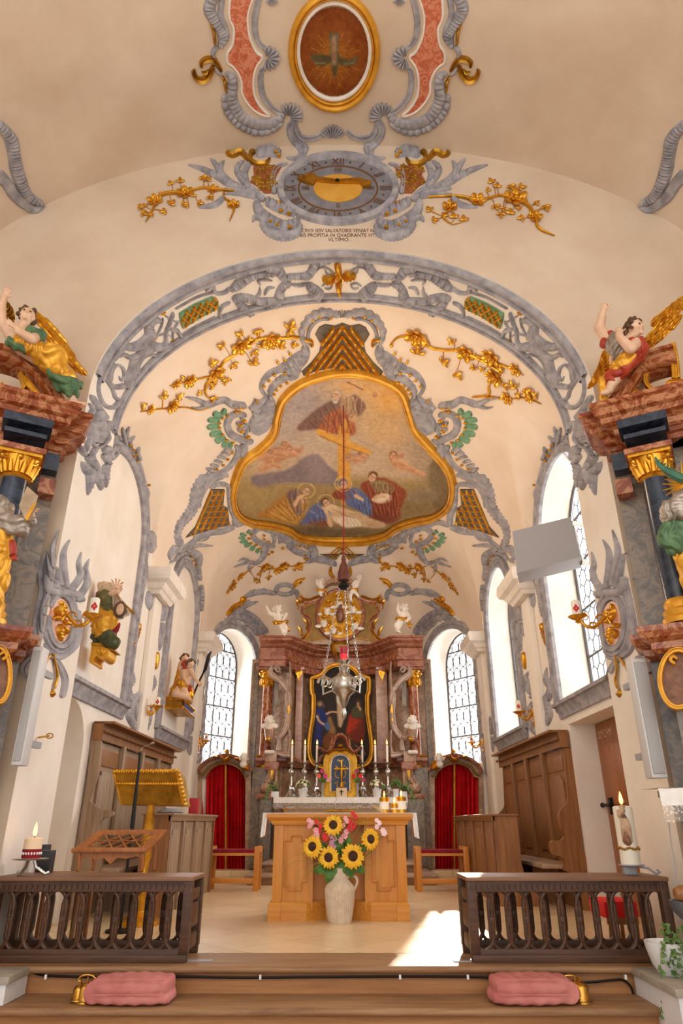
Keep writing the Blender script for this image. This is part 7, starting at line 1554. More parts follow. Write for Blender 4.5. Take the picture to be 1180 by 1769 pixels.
mb=folds(MB(),[[j(195,620,.4),j(250,570,.4),j(275,530,.4)],[j(500,590,.44),j(570,600,.42),j(590,650,.4)],[j(380,620,.4),j(450,680,.42),j(540,680,.42)],[j(430,780,.38),j(380,870,.38),j(290,940,.36),j(240,1020,.34)],[j(540,720,.36),j(450,800,.38),j(340,880,.36)]],[.05,.055,.04,[.08,.08,.07,.04],.07]);organic(mb,'red_drapery',REDR,an,.012,3)
mb=folds(MB(),[[j(290,560,.42),j(330,660,.43),j(370,750,.4)],[j(330,560,.43),j(360,640,.44),j(400,720,.4)],[j(270,600,.4),j(300,680,.42),j(350,760,.38)]],[.06,.06,.06]);organic(mb,'silvered_bodice',SILR,an,.01,3)
mb=folds(MB(),[[j(460,740,.4),j(400,790,.42),j(340,850,.4)],[j(170,990,.32),j(200,1090,.32),j(190,1180,.3)],[j(240,960,.3),j(210,1030,.32)]],[.07,.04,.05]);organic(mb,'gilt_sash',GOLD_Y,an,.012,3)
wing('wing',pl,[(200,670),(330,730),(335,800),(260,900),(140,1010),(24,1074),(80,950),(140,820)],S3,(300,740),(30,1068),an,.03)
wing('wing',pl,[(590,575),(720,470),(672,430),(676,380),(780,290),(1010,120),(1010,260),(900,330),(995,310),(960,400),(800,560),(690,650),(600,690)],S3,(610,640),(1000,180),an,.03)
# the partly seen saints between the columns
A,d,n,pl=side_altar(-1,-2.69);j=J(pl,S2)
sn=thing('saint_statue','saint in silvered sleeves holding up an open book beside the blue column','statue',j(-10,980,.6))
mb=folds(MB(),[[j(-60,560,.6),j(0,600,.65),j(60,660,.7),j(120,660,.75),j(170,640,.78)],[j(0,620,.66),j(80,690,.72),j(140,690,.76)],[j(-30,520,.6),j(20,560,.64)]],[[.1,.09,.08,.075,.06],.06,.08]);organic(mb,'silvered_sleeve',SILR,sn,.011,3)
mb=MB();limb(mb,[j(165,640,.78),j(195,610,.8)],[.035,.026]);hand(mb,j(192,615,.8),j(215,560,.8)-j(192,615,.8),n,.1,.7);organic(mb,'hand',SKIN,sn,.006,3)
mb=folds(MB(),[[j(-20,700,.62),j(0,800,.64),j(-10,960,.6),j(-70,1180,.55),j(-90,1330,.5)],[j(20,720,.66),j(30,800,.64),j(10,850,.62)]],[.09,.07]);organic(mb,'gilt_robe',GOLD_Y,sn,.014,3)
mb=folds(MB(),[[j(45,770,.66),j(65,820,.66),j(75,860,.64)],[j(55,810,.66),j(85,858,.64)]],[[.05,.04,.03],.03]);organic(mb,'red_lining',REDR,sn,.01,3)
bk=thing('open_book','open book with gilt edges held up by the saint in silvered sleeves','book',j(160,630,.84));mb=MB();mb.poly([j(115,545,.84),j(165,430,.84),j(232,490,.86),j(185,640,.86),j(150,630,.86)],n*.02);mb.build('cover',mottled('book_cover',(150,126,100),(186,160,130),8,.6),bk);mb=MB();mb.poly([j(150,625,.87),j(205,530,.87),j(220,535,.89),j(165,640,.89)],n*.02);mb.build('gilt_edge',GOLD_Y,bk)
A,d,n,pl=side_altar(1,2.58);j=J(pl,S4)
sn=thing('saint_statue','figure with golden rays and palm in silver and green drapery beside the blue column','statue',j(470,760,.6));mb=MB()
for a,b in((370,340),(370,380),(385,310),(390,410),(400,470),(455,240),(485,200)):mb.tube([j(a,b,.7),j(495,345,.7)],[.004,.014],5)
mb.build('golden_rays',GOLD,sn)
mb=folds(MB(),[[j(400,500,.72),j(450,460,.74),j(520,420,.72)],[j(410,530,.72),j(480,510,.74),j(540,480,.72)]],[.07,.07]);organic(mb,'silvered_sleeve',SILR,sn,.011,3)
mb=folds(MB(),[[j(480,540,.66),j(440,600,.68),j(380,650,.7),j(400,700,.7),j(440,740,.68)],[j(500,600,.66),j(470,660,.68),j(440,720,.68)],[j(520,640,.6),j(500,700,.6)]],[[.07,.08,.06,.06,.04],.07,.09]);organic(mb,'green_drapery',GRNR,sn,.012,3)
mb=MB();mb.tube(catmull3([j(325,175,.74),j(350,225,.74),j(420,275,.74),j(500,310,.74)],6),[.006+.002*i for i in range(19)],6)
for k in range(9):mb.tube([j(340+k*17,205+k*12,.74),j(355+k*18,190+k*11,.76)],[.014,.003],5)
mb.build('palm_branch',mottled('palm_green',(40,90,70),(70,124,96),8,.5),sn);mb=folds(MB(),[[j(500,720,.56),j(520,800,.56),j(600,1000,.54),j(640,1180,.5)]],[.1]);organic(mb,'orange_robe',GOLD_Y,sn,.014,3)
# saint with the cloth on the wall of the blind niche
SV=(145,980,10.41);j=lambda x,y,o=0:(lambda q:atY(q[0],q[1],7.45-o))(Z(*SV,[(x,y)])[0])
cs=thing('console','gilded scroll console carrying the saint with the cloth','console',j(230,1700));mb=MB();P=sm([(135,1365),(420,1380),(440,1540),(390,1640),(300,1650),(230,1590),(190,1640),(180,1735),(95,1700),(125,1520)]);mb.poly([j(x,y,.14)for x,y in P],(0,.28,0));mb.build('scroll_body',GOLD_Y,cs)
mb=MB();P=[(120,1350),(420,1375),(510,1470),(440,1470),(400,1420),(135,1400)];mb.poly([j(x,y,.16)for x,y in P],(0,.32,0));mb.build('shelf',GOLD_D,cs);mb=MB();mb.tube([j(*q,.16)for q in curl((300,1500),62,1.5,0,1)],.016,6);mb.build('volute',GOLD,cs)
vs_=thing('saint_statue','gilded saint in a yellow cloak with ray halo showing a cloth with a bearded face','statue',j(350,1360));hc=j(590,400,.12);lk=(.5,-.8,-.3)
mb=MB();head(mb,hc,lk,(.1,0,1),.075);limb(mb,[hc-up*.04,j(520,500,.08),j(440,560,.06),j(400,720,.04)],[.034,.05,.1,.1]);limb(mb,[j(460,520,.12),j(540,470,.18),j(600,440,.2)],[.045,.04,.03]);hand(mb,j(600,445,.2),j(650,400,.2)-j(600,445,.2),up,.09,.9);organic(mb,'body',SKIN,vs_,.008,3);eyes(hc,lk,(.1,0,1),.075,vs_)
mb=folds(MB(),[[j(330,330,.06),j(420,360,.1),j(500,400,.12)],[j(320,400,.06),j(440,430,.1),j(520,420,.12)],[j(460,350,.1),j(560,370,.12)]],[.05,.05,.05]);organic(mb,'veil',mottled('cream_veil',(186,160,126),(222,200,168),10,.6),vs_,.01,2)
mb=folds(MB(),[[j(300,480,.04),j(280,600,.04),j(270,720,.04)],[j(360,470,.06),j(310,560,.06)]],[.06,.05]);organic(mb,'red_cape',REDR,vs_,.011,2);mb=folds(MB(),[[j(400,530,.1),j(440,620,.12),j(470,740,.12)],[j(350,560,.08),j(400,680,.1),j(430,760,.1)]],[.09,.09]);organic(mb,'green_bodice',mottled('olive_robe',(74,70,34),(120,112,60),9,.5),vs_,.011,2)
mb=folds(MB(),[[j(270,740,.06),j(300,900,.1),j(250,1080,.1),j(240,1190,.1)],[j(380,780,.1),j(420,950,.14),j(360,1090,.14),j(280,1220,.12)],[j(460,800,.12),j(540,940,.16),j(480,1070,.14),j(380,1140,.12)],[j(330,760,.1),j(350,930,.14),j(310,1100,.12)]],[[.08,.085,.075,.05],[.08,.09,.08,.045],[.065,.07,.06,.045],.07]);organic(mb,'gilt_cloak',GOLD_Y,vs_,.013,2)
mb=folds(MB(),[[j(240,1250,.06),j(330,1290,.1),j(480,1340,.14),j(540,1370,.14)],[j(420,1140,.1),j(450,1230,.12),j(480,1300,.14)],[j(250,1310,.06),j(400,1340,.1)]],[.07,[.09,.08,.06],.06]);organic(mb,'dark_green_robe',mottled('dark_green_robe',(46,50,26),(86,88,48),9,.45),vs_,.012,2);mb=folds(MB(),[[j(590,1030,.12),j(540,1110,.12),j(480,1190,.12)]],[.05]);organic(mb,'purple_lining',MAROON,vs_,.01,2)
mb=MB()
for a,b in((430,270),(500,225),(575,205),(650,215),(710,265),(690,330)):mb.tube([j(580,360,.02),j(a,b,.02)],[.008,.016],5,flat=.4)
mb.build('ray_halo',GOLD,vs_)
vc=thing('sudarium','striped white cloth with a painted bearded face held out by the gilded saint','cloth',j(680,1000,.2));mb=MB();rows=[]
for i in range(13):
 a,b=Vector((510+2*i,500+i*42)),Vector((620+24*i,500+27*i));rows.append([j(*(a.lerp(b,k/12)),.2+.022*math.sin(k*1.9+i*.2))for k in range(13)])
mb.grid(rows);mb.build('linen',mottled('striped_linen',(190,160,130),(232,220,204),5,.7,stretch=(8,1,1)),vc);mb=MB();mb.ell(j(645,760,.23),(.075,.02,.095),14,10);mb.build('painted_hair',HAIR,vc);mb=MB();mb.ell(j(650,755,.25),(.042,.016,.066),14,10);mb.ell(j(650,760,.268),(.008,.01,.018),6,5);mb.build('painted_face',SKIN,vc);mb=MB();mb.tube([j(600,500,.2),j(740,680,.2),j(910,832,.2)],.012,6);mb.build('rod',GOLD_D,vc)
# group with the lance on its corner bracket
SLg=(270,1120,11.8);j=lambda x,y,o=0:(lambda q:atY(q[0],q[1],11.3-o))(Z(*SLg,[(x,y)])[0])
cb=thing('corner_console','box-shaped gilded bracket with blue inlay carrying the seated pair','console',j(400,1380));bx=[j(145,1010,.05),j(520,1010,.05)]
mb=MB();a,b,c_,e=j(145,1215,.1),j(520,1200,.1),j(520,1030,.1),j(145,1015,.1);f_=j(735,1400,-.7);g_=j(750,1265,-.7);a2,e2=j(400,1400,-.7),j(400,1265,-.7)
mb.add([a,b,c_,e,a2,f_,g_,e2],[(0,1,2,3),(1,5,6,2),(5,4,7,6),(4,0,3,7),(3,2,6,7),(0,4,5,1)]);mb.build('box',GOLD_D,cb,smooth=False);mb=MB();L_=lambda p,q,t:p.lerp(q,t);nn=Vector((.02,-.015,0));mb.add([L_(L_(b,f_,.12),L_(c_,g_,.12),.25)+nn,L_(L_(b,f_,.88),L_(c_,g_,.88),.25)+nn,L_(L_(b,f_,.88),L_(c_,g_,.88),.75)+nn,L_(L_(b,f_,.12),L_(c_,g_,.12),.75)+nn],[(0,1,2,3)]);mb.build('blue_inlay',plain('blue_inlay',(48,70,140),.4),cb)
for pth,lb in(((c_,e),0),((b,a),1),((c_,g_),0),((b,f_),1)):MB().tube([pth[0]+nn*.5,pth[1]+nn*.5],.03,6).build('moulding',GOLD,cb)
gs=thing('saint_statue','seated scourged figure with gold loincloth supported by a helper in red','statue',j(480,1010));hc=j(690,330,.2);lk=(.6,-.6,-.4)
mb=MB();head(mb,hc,lk,(.2,0,1),.085);limb(mb,[hc-up*.05,j(640,460,.15),j(600,560,.12),j(570,690,.1)],[.04,.065,.105,.1]);limb(mb,[j(720,480,.2),j(760,570,.25),j(850,690,.28)],[.045,.036,.026]);hand(mb,j(845,685,.28),(.6,-.2,-.6),up,.13,.8);limb(mb,[j(560,470,.2),j(570,600,.26),j(640,720,.3)],[.045,.038,.03]);limb(mb,[j(560,740,.2),j(560,840,.26),j(620,960,.24),j(650,1010,.24)],[.075,.06,.046,.03]);limb(mb,[j(520,760,.15),j(380,930,.3),j(560,980,.28),j(640,1020,.28)],[.075,.06,.046,.03]);limb(mb,[j(640,1015,.28),j(690,1040,.32)],[.04,.03]);organic(mb,'body',SKIN,gs,.013,3);hair(hc,lk,(.2,0,1),.085,gs,None,24,3);eyes(hc,lk,(.2,0,1),.085,gs)
mb=folds(MB(),[[j(520,480,.06),j(480,620,.06),j(460,730,.08)],[j(460,730,.14),j(540,740,.24),j(540,800,.22)],[j(470,780,.12),j(380,880,.2),j(330,960,.18)],[j(700,850,.1),j(690,950,.1),j(650,1060,.1)]],[.08,.09,[.1,.09,.06],.06]);organic(mb,'gilt_cloth',GOLD,gs,.014,2)
hl=thing('helper_figure','small dark-haired helper in red behind the scourged figure','statue',j(560,470,.05));h2=j(580,225,.1);mb=MB();head(mb,h2,(.4,-.8,-.1),up,.085);limb(mb,[h2-up*.05,j(560,340,.06),j(540,440,.04)],[.05,.1,.1]);organic(mb,'body',SKIN,hl,.012,3);hair(h2,(.4,-.8,-.1),up,.085,hl);mb=folds(MB(),[[j(560,320,.14),j(610,300,.18),j(640,390,.18)],[j(590,420,.16),j(640,400,.18)],[j(650,820,.1),j(700,860,.12)]],[.06,.05,.06]);organic(mb,'red_robe',REDR,hl,.013,2)
tag(MB().tube([j(676,1150,-.42),j(870,680,.2),j(960,500,.25),j(1000,420,.27),j(1070,150,.3),j(1120,60,.3)],[.016,.016,.016,.03,.03,.008],8).build('lance',IRON),'long dark lance leaning past the seated scourged figure','lance')
# putti on the high altar and cherub busts on its brackets
def putto(lab,pl,H_,chest,hip,arms,legs,r,base):
 p=thing('putto',lab,'statue',base,'putti of the high altar');mb=MB();h=pl(*H_);head(mb,h,(.2,-1,0),up,r);limb(mb,[h-up*r*.6,pl(*chest),pl(*hip)],[r*.5,r*.95,r*1.0])
 for A_ in arms:limb(mb,[pl(*q)for q in A_],[r*.5,r*.4,r*.28]);w_=pl(*A_[-1]);hand(mb,w_,w_-pl(*A_[-2]),(1,0,0),r*.9,.5)
 for L_ in legs:limb(mb,[pl(*q)for q in L_],[r*.7,r*.55,r*.36]);e=pl(*L_[-1]);limb(mb,[e,e+Vector((.02,-r*.9,-r*.2))],[r*.34,r*.24])
 organic(mb,'body',STUCCO_W,p,r*.12,3);hair(h,(.2,-1,0),up,r,p,STUCCO_W,18)
 mb=folds(MB(),[[pl(*hip)+Vector((-r*1.2,-r*.6,0)),pl(*hip)+Vector((0,-r*1.1,-r*.2)),pl(*hip)+Vector((r*1.3,-r*.4,r*.1))],[pl(*hip)+Vector((r*.9,0,0)),pl(*hip)+Vector((r*1.6,.05,-r*1.4))]],[r*.45,r*.35]);organic(mb,'gilt_sash',GOLD,p,r*.14,2)
 return p
j=J(lambda u,v,o=0:atY(u,v,14.05-o),A1);putto('white putto with bow arm and gold sash on the altar cornice',j,(335,640,.1),(345,720,.05),(370,790,.05),[[(310,700,.1),(240,670,.15),(212,610,.15)],[(390,710,.1),(440,690,.15),(410,740,.2)]],[[(370,800,.1),(395,870,.15),(410,930,.1)],[(390,790,.1),(430,850,.15),(430,910,.1)]],.105,j(300,985))
j=J(lambda u,v,o=0:atY(u,v,14.05-o),(590,960,6.806));putto('white putto raising one arm on the altar cornice near the sunlit apse window',j,(735,620,.1),(725,690,.05),(720,750,.05),[[(690,690,.1),(660,640,.15),(665,590,.15)],[(770,680,.1),(800,730,.15),(770,760,.2)]],[[(690,760,.1),(640,820,.15),(650,890,.1)],[(700,770,.1),(660,850,.15),(670,900,.1)]],.1,j(740,900))
j=J(lambda u,v,o=0:atY(u,v,14.6-o),A1);putto('tiny white putto perched at the top of the altar gable on the bow-arm side',j,(845,310,.1),(850,370,.05),(855,410,.05),[[(830,350,.1),(800,330,.1),(795,290,.1)]],[[(850,410,.1),(840,440,.12),(850,470,.1)]],.075,j(850,450))
j=J(lambda u,v,o=0:atY(u,v,14.6-o),(590,960,6.806));putto('tiny white putto leaning from the top of the altar gable beside the lamp chains',j,(210,260,.1),(180,320,.05),(140,400,.05),[[(200,310,.1),(160,300,.1),(130,330,.1)]],[[(140,410,.1),(180,450,.12),(205,490,.1)],[(120,420,.1),(100,490,.1),(120,540,.1)]],.07,j(120,480))
for z,h_,mc,lb in((A2,(265,340),None,'white cherub bust on the altar scroll bracket above the ivy trough'),((590,1200,7.375),(905,340),1,'white cherub bust on the altar scroll bracket beside the oil candles')):
 j=J(lambda u,v,o=0:atY(u,v,13.95-o),z);x,y=h_;p=thing('cherub_bust',lb,'statue',j(x,y+240),'cherub busts');h=j(x,y,.05);mb=MB();head(mb,h,(0,-1,-.1),up,.1);limb(mb,[h-up*.07,j(x,y+80,.03)],[.06,.09]);mb.ell(j(x-50,y+60),(.1,.03,.06),8,6);mb.ell(j(x+50,y+60),(.1,.03,.06),8,6);organic(mb,'bust',STUCCO_W,p,.012,3);hair(h,(0,-1,-.1),up,.1,p,STUCCO_W,20)
 mb=MB();limb(mb,[j(x,y+110),j(x,y+180),j(x,y+235)],[.11,.1,.04]);mb.build('bracket',MARP,p);mb=MB();mb.ell(j(x-20,y+225,.05),(.06,.05,.04),8,6);mb.build('gilt_tip',GOLD,p)
 q=[j(x-40+27*k,y+392,.03)for k in range(4)];mb=MB();[mb.ell(s,.04,8,6)for s in q];mb.tube(q,.03,6);mb.build('white_cresting',STUCCO_W,p)
for u,mc,lb in((421,None,'white cherub head on the cresting of the doorway below the lance statue'),(759,1,'white cherub head on the cresting of the doorway near the brown bench front')):
 h=atY(u,1311,14.1);p=thing('winged_cherub',lb,'statue',h-up*.1,'cherub heads');mb=MB();head(mb,h,(.3 if u<590 else-.3,-1,-.1),up,.095);mb.ell(h-up*.1,(.08,.07,.07),8,6);organic(mb,'face',STUCCO_W,p,.012,3);hair(h,(.3 if u<590 else-.3,-1,-.1),up,.095,p,STUCCO_W,20)
 # ------------------------------------------------------------------ hanging lamp
YL=9.2;q=lambda u,v:atY(u,v,YL);top=hit(594,708)[0];xL=q(594,1180).x;V=lambda x,z,y=0:Vector((xL+x,YL+y,z));zz=lambda v:q(594,v).z;R=pxm(q(594,1180))
lp=thing('sanctuary_lamp','silver openwork sanctuary lamp with red glass hanging on a long red cord','lamp',(xL,YL,zz(1242)))
MB().tube([V(0,vault_z(xL,YL)-.01),V(0,zz(962))],.009,8).build('cord',MAROON,lp);mb=MB();mb.lathe([(.02,zz(960)),(.035,zz(966)),(.03,zz(970)),(.06,zz(978)),(.085,zz(990)),(.08,zz(1003)),(.0,zz(1003))][::-1],(xL,YL,0),40,wob=lambda a,z:1+.05*math.sin(20*a));mb.build('tassel',mottled('brown_tassel',(66,28,22),(104,52,40),20,.8),lp,label='dark brown tassel')
MB().lathe([(.02,zz(1004)),(.07,zz(1010)),(.085,zz(1014)),(.05,zz(1018)),(.0,zz(1018))][::-1],(xL,YL,0),20).build('crown',IRON,lp,label='black iron crown')
A3=[(-.27,-.05),(.07,.25),(.21,-.17)]
for i,(x,y)in enumerate(A3):
 mb=MB();a,b=V(x*.22,zz(1016),y*.22),V(x,zz(1168),y);L=(b-a).length;n=int(L/.045)
 for k in range(n):
  c=a.lerp(b,(k+.5)/n);dd=(b-a).normalized();s=dd.cross(Vector((0,1,0))if k%2 else Vector((1,.3,0))).normalized();mb.tube([c+dd*.03*math.cos(t)+s*.012*math.sin(t)for t in[w*PI/4 for w in range(9)]],.0045,4,caps=False)
 mb.build('chain',SILVER,lp)
 mb=MB();d=Vector((x,y,0)).normalized();o=V(x*.55,zz(1184),y*.55)
 for k in range(3):cc=o+d*.075*(k-.4)+Vector((0,0,.01*k));mb.tube([cc+(d*math.cos(t)+up*math.sin(t))*.085*(1-t/10)for t in[w*.5 for w in range(14)]],[.02-.001*w for w in range(14)],6)
 mb.tube([V(x*.3,zz(1190),y*.3),V(x,zz(1200),y),V(x*1.06,zz(1172),y*1.06),V(x,zz(1168),y)],.016,6);mb.build('scroll_arm',SILVER,lp)
w8=lambda a,z:1+.05*math.sin(10*a+26*z)
MB().lathe([(0,zz(1244)),(.02,zz(1240)),(.035,zz(1232)),(.02,zz(1224)),(.05,zz(1214)),(.07,zz(1204)),(.14,zz(1196)),(.17,zz(1184)),(.15,zz(1172)),(.09,zz(1166)),(.05,zz(1160)),(.07,zz(1152)),(.05,zz(1147)),(.09,zz(1141)),(.0,zz(1141))],(xL,YL,0),40,wob=w8).build('body',SILVER,lp)
MB().lathe([(.045,zz(1142)),(.06,zz(1122)),(.068,zz(1119)),(.062,zz(1119)),(.04,zz(1140))],(xL,YL,0),24).build('red_glass',plain('red_glass',(214,70,100),.1,trans=.8),lp,label='rose red glass cup');MB().lathe([(0,zz(1141)),(.035,zz(1141)),(.04,zz(1130)),(0,zz(1129))],(xL,YL,0),16).build('glowing_wax',plain('glowing_wax',(240,90,40),.5,emit=(255,90,40),es=2.5),lp)
# grey box, loudspeakers
g=[atY(885,918,7.35),atY(986,893,6.95),atY(1003,962,6.95),atY(893,990,7.35)];dv=Vector((.1,.3,-.02));nb=thing('metal_box','large grey metal box mounted high in front of the tall side window','box',g[3]);mb=MB();mb.add(g+[p+dv for p in g],[(0,1,2,3),(7,6,5,4),(0,4,5,1),(2,6,7,3),(0,3,7,4),(1,5,6,2)]);mb.build('housing',BOXG,nb,smooth=False)
mb=MB();mb.tube([g[1]+dv*.5,g[1]+dv*.5+Vector((.28,.1,0))],.03,8);mb.tube([g[2]+dv*.5,g[2]+dv*.5+Vector((.25,.1,0))],.03,8);mb.tube([g[1]+dv*.8+Vector((.02,0,0)),g[2]+dv*.8+Vector((.02,0,0))],.03,6);mb.build('bracket',SILVER,nb)
for lab,P,s in(('slim white column loudspeaker beside the brass wall hook',((58,1117),(17,1322),76),1),('slim grey column loudspeaker on the jamb below the fist-raising angel',((1087,1137),(1130,1344),1113),-1)):
 a,b=atY(*P[0],5.45),atY(*P[1],5.45);w=abs(atY(P[2],P[0][1],5.45).x-a.x);x=(a.x+b.x)/2;x0,x1=(x,x+w);sp=thing('column_speaker',lab,'loudspeaker',(x,5.5,b.z),'column loudspeakers')
 mb=MB();mb.box((x0,5.45,b.z),(x1,5.58,a.z),.012);mb.build('cabinet',GREYW,sp);mb=MB();mb.box((x0+.015,5.44,b.z+.03),(x1-.015,5.452,a.z-.03),.004);mb.build('grille',plain('speaker_grille',(170,168,166),.6),sp);mb=MB();mb.box(((x0+x1)/2-.02,5.57,a.z-.2),((x0+x1)/2+.02,5.8,a.z-.15));mb.box(((x0+x1)/2-.02,5.57,b.z+.15),((x0+x1)/2+.02,5.8,b.z+.2));mb.build('bracket',BOXG,sp)
 # door
dr=thing('door_1','orange brown panelled wooden door with black iron fittings and chalk blessing','door',(3.2,7.8,0));dr['kind']='structure';mb=MB();mb.box((3.165,6.9,0),(3.2,8.74,2.02),.004);mb.build('leaf',DOORW,dr)
for z0,z1 in((.15,.9),(1.02,1.75)):
 mb=MB();mb.box((3.14,7.9,z0),(3.17,8.5,z1),.015);mb.box((3.125,7.98,z0+.08),(3.15,8.42,z1-.08),.015);mb.build('panel',DOORW,dr)
vs,fs=text_mesh('20*C+M',.13);mb=MB();mb.add([Vector((3.16,8.45-x,1.88+y))for x,y,_ in vs],fs);mb.build('chalk_writing',plain('chalk',(224,196,170),.9),dr,smooth=False)
q=lambda u,v:atX(u,v,3.1);mb=MB();mb.tube([q(1042,1391),q(1054,1391)],.018,8);mb.ell(q(1041,1391),.028,10,8);mb.box(q(1053,1391)-Vector((0,.03,.1)),q(1053,1391)+Vector((.06,.03,.08)),.004);mb.build('handle',IRON,dr)
# gilded lectern, microphone, folding book stand
L4=(0,1200,2.565);YE=7.55;q=lambda x,y,o=0:atY(*Z(*L4,[(x,y)])[0],YE+o);le=thing('lectern','gilded lectern with fringed sloping book rest on a turned column','lectern',(q(655,500).x,YE,0));
F_=[q(500,345),q(780,338),q(815,485),q(540,487)];B_=[q(500,395,.0),q(775,398,.0)]
mb=MB();a,b,c,e=q(503,342),q(782,340),q(812,486,.1),q(538,488,.1);D=Vector((.0,.42,-.02));mb.add([a,b,c,e,a+D*.2,b+D,c+D*.9,e+D*.2],[(0,1,2,3),(7,6,5,4),(0,4,5,1),(2,6,7,3),(0,3,7,4),(1,5,6,2)]);mb.build('book_rest',OLIVE if False else GOLD_D,le,smooth=False)
mb=MB();n=26
for k in range(n):p=a.lerp(b,(k+.5)/n);p2=a.lerp(e,.36).lerp(b.lerp(c,.38),(k+.5)/n);mb.ell(p+Vector((0,-.02,.004*(k%2))),(.02,.018,.022),8,5);mb.ell(p2+Vector((0,-.02,0)),(.02,.015,.018),8,5)
mb.tube([a,b],.014,6);mb.tube([b,c],.016,6);mb.tube([a,e],.012,6)
for k in range(9):p=b.lerp(c,k/8);mb.ell(p+Vector((.02,.0,0)),.02,7,5)
mb.build('leaf_fringe',GOLD,le);cxp=q(652,500).x;z1=q(650,440).z
MB().lathe([(.22,0),(.22,.04),(.12,.07),(.05,.12),(.04,.3),(.06,.38),(.035,.45),(.04,.55),(.06,.62),(.045,.75),(.05,.85),(.032,z1-.1),(.05,z1-.06),(.075,z1),(.08,z1+.03),(0,z1+.03)],(cxp,YE+.15,0),24,wob=lambda a,z:1+.05*math.sin(8*a)).build('column',GOLD,le)
mi=thing('microphone','black microphone stand with silver gooseneck in front of the gilded lectern','microphone',(atY(228,1430,7.2).x,7.2,0));m0=atY(228,1430,7.2);mb=MB();mb.lathe([(.13,0),(.13,.02),(.02,.03)],(m0.x,7.2,0),20);mb.tube([(m0.x,7.2,.02),m0],.014,8);mb.tube([m0,atY(243,1298,7.2)],[.022,.01],8);mb.build('pole',IRON,mi);mb=MB();mb.tube(catmull3([atY(u,v,7.2)for u,v in((243,1298),(247,1291),(255,1288),(262,1284))],5),.005,6);mb.tube([atY(261,1284.5,7.2),atY(266,1283,7.2)],.012,8);mb.build('gooseneck',SILVER,mi)
yb=5.82;q=lambda x,y,o=0:atY(*Z(*L4,[(x,y)])[0],yb+o);bs=thing('book_stand','brown wooden folding book stand with lattice rest standing on the communion rail','book stand',q(500,780));c4=[q(318,690),q(655,688),q(740,597,.22),q(442,600,.22)]
mb=MB();edge=c4+c4[:1]
for i in range(4):
 a,b=c4[i],c4[(i+1)%4];ce=sum(c4,Vector())/4;ai,bi=a.lerp(ce,.26),b.lerp(ce,.26);t=Vector((0,0,-.018));mb.add([a,b,bi,ai,a+t,b+t,bi+t,ai+t],[(0,1,2,3),(7,6,5,4),(0,4,5,1),(1,5,6,2),(2,6,7,3),(3,7,4,0)])
mb.build('rest_frame',DOORW,bs,smooth=False);mb=MB();I4=[p.lerp(ce,.24)for p in c4];P_=lambda s,t:I4[0].lerp(I4[1],s).lerp(I4[3].lerp(I4[2],s),t)-Vector((0,0,.008))
for(s0,t0),(s1,t1)in(((0,0),(.5,1)),((.5,1),(1,0)),((0,1),(.5,0)),((.5,0),(1,1)),((0,.5),(1,.5)),((.25,0),(.75,1)),((.75,0),(.25,1))):mb.tube([P_(s0,t0),P_(s1,t1)],.008,6,flat=.6)
mb.build('lattice',DOORW,bs);mb=MB();mb.box(q(318,697)-Vector((0,.02,.0)),q(655,686)+Vector((0,.0,.01)),.004);mb.build('ledge',DOORW,bs)
for x0,y0,x1,y1,o in((350,705,345,782,.03),(630,705,628,782,.03),(415,715,412,776,.2),(685,650,682,776,.2)):mb=MB();mb.tube([q(x0,y0,o),q((x0+x1)/2+4,(y0+y1)/2,o),q(x1,y1,o)],[.02,.014,.012],8);l=mb.build('leg',DOORW,bs);mb=MB();mb.ell(q(x1,y1-4,o),.012,8,6);mb.build('black_foot',IRON,l)
mb=MB();mb.poly([q(x,y,.03)for x,y in[(345,700),(640,700),(640,722),(600,716),(560,728),(520,722),(490,752),(460,724),(420,730),(380,712),(350,730)]],(0,.02,0));mb.build('apron',DOORW,bs)
# candles on the rails
p=atY(49,1506,5.85);p.z=.546;cs_=thing('candle_holder','flat silver candle dish on bent feet on the rail beside the book stand','candle holder',p);zd=atY(49,1484,5.85).z;mb=MB();mb.lathe([(0,zd-.012),(.13,zd-.004),(.135,zd+.004),(.1,zd),(0,zd)],(p.x,p.y,0),28);mb.build('dish',SILVER,cs_)
for k in range(3):a=k*2.09+.4;d=Vector((math.cos(a),math.sin(a),0));MB().tube([Vector((p.x,p.y,zd-.01))+d*.03,Vector((p.x,p.y,.6))+d*.05,Vector((p.x,p.y,.556))+d*.12,Vector((p.x,p.y,.565))+d*.15],.012,6).build('foot',SILVER,cs_)
h=atY(49,1448,5.85).z-zd;c=burning('pillar_candle','thick white burning candle with a dark red woven band on the rail','candle',(p.x,p.y,zd+.004),.068,h,WAXW,fs=2);mb=MB();mb.lathe([(.07,zd+.006),(.07,zd+.07)],(p.x,p.y,0),28);mb.build('woven_band',MAROON,c,label='dark red woven band');mb=MB();[mb.ell((p.x+.071*math.cos(k*.3),p.y+.071*math.sin(k*.3),zd+.04),(.008,.008,.01),6,4)for k in range(21)];mb.build('braid',WHITE,c)
p=atY(1092,1503,5.9);p.z=.546;zd=atY(1092,1494,5.9).z;ch=thing('candle_holder','grey iron candle holder with curled foot on the rail by the door','candle holder',p);mb=MB();mb.lathe([(0,zd-.008),(.1,zd-.004),(.1,zd+.002),(0,zd+.002)],(p.x,p.y,0),24);mb.box((p.x-.07,p.y-.03,.546),(p.x+.03,p.y+.03,zd-.006),.01);mb.build('plate',BOXG,ch);MB().tube([Vector((p.x+.04,p.y-.05,zd-.01)),Vector((p.x+.1,p.y-.07,zd-.02)),Vector((p.x+.15,p.y-.08,.556)),Vector((p.x+.18,p.y-.08,.57)),Vector((p.x+.16,p.y-.08,.585))],.01,6).build('curled_foot',BOXG,ch)
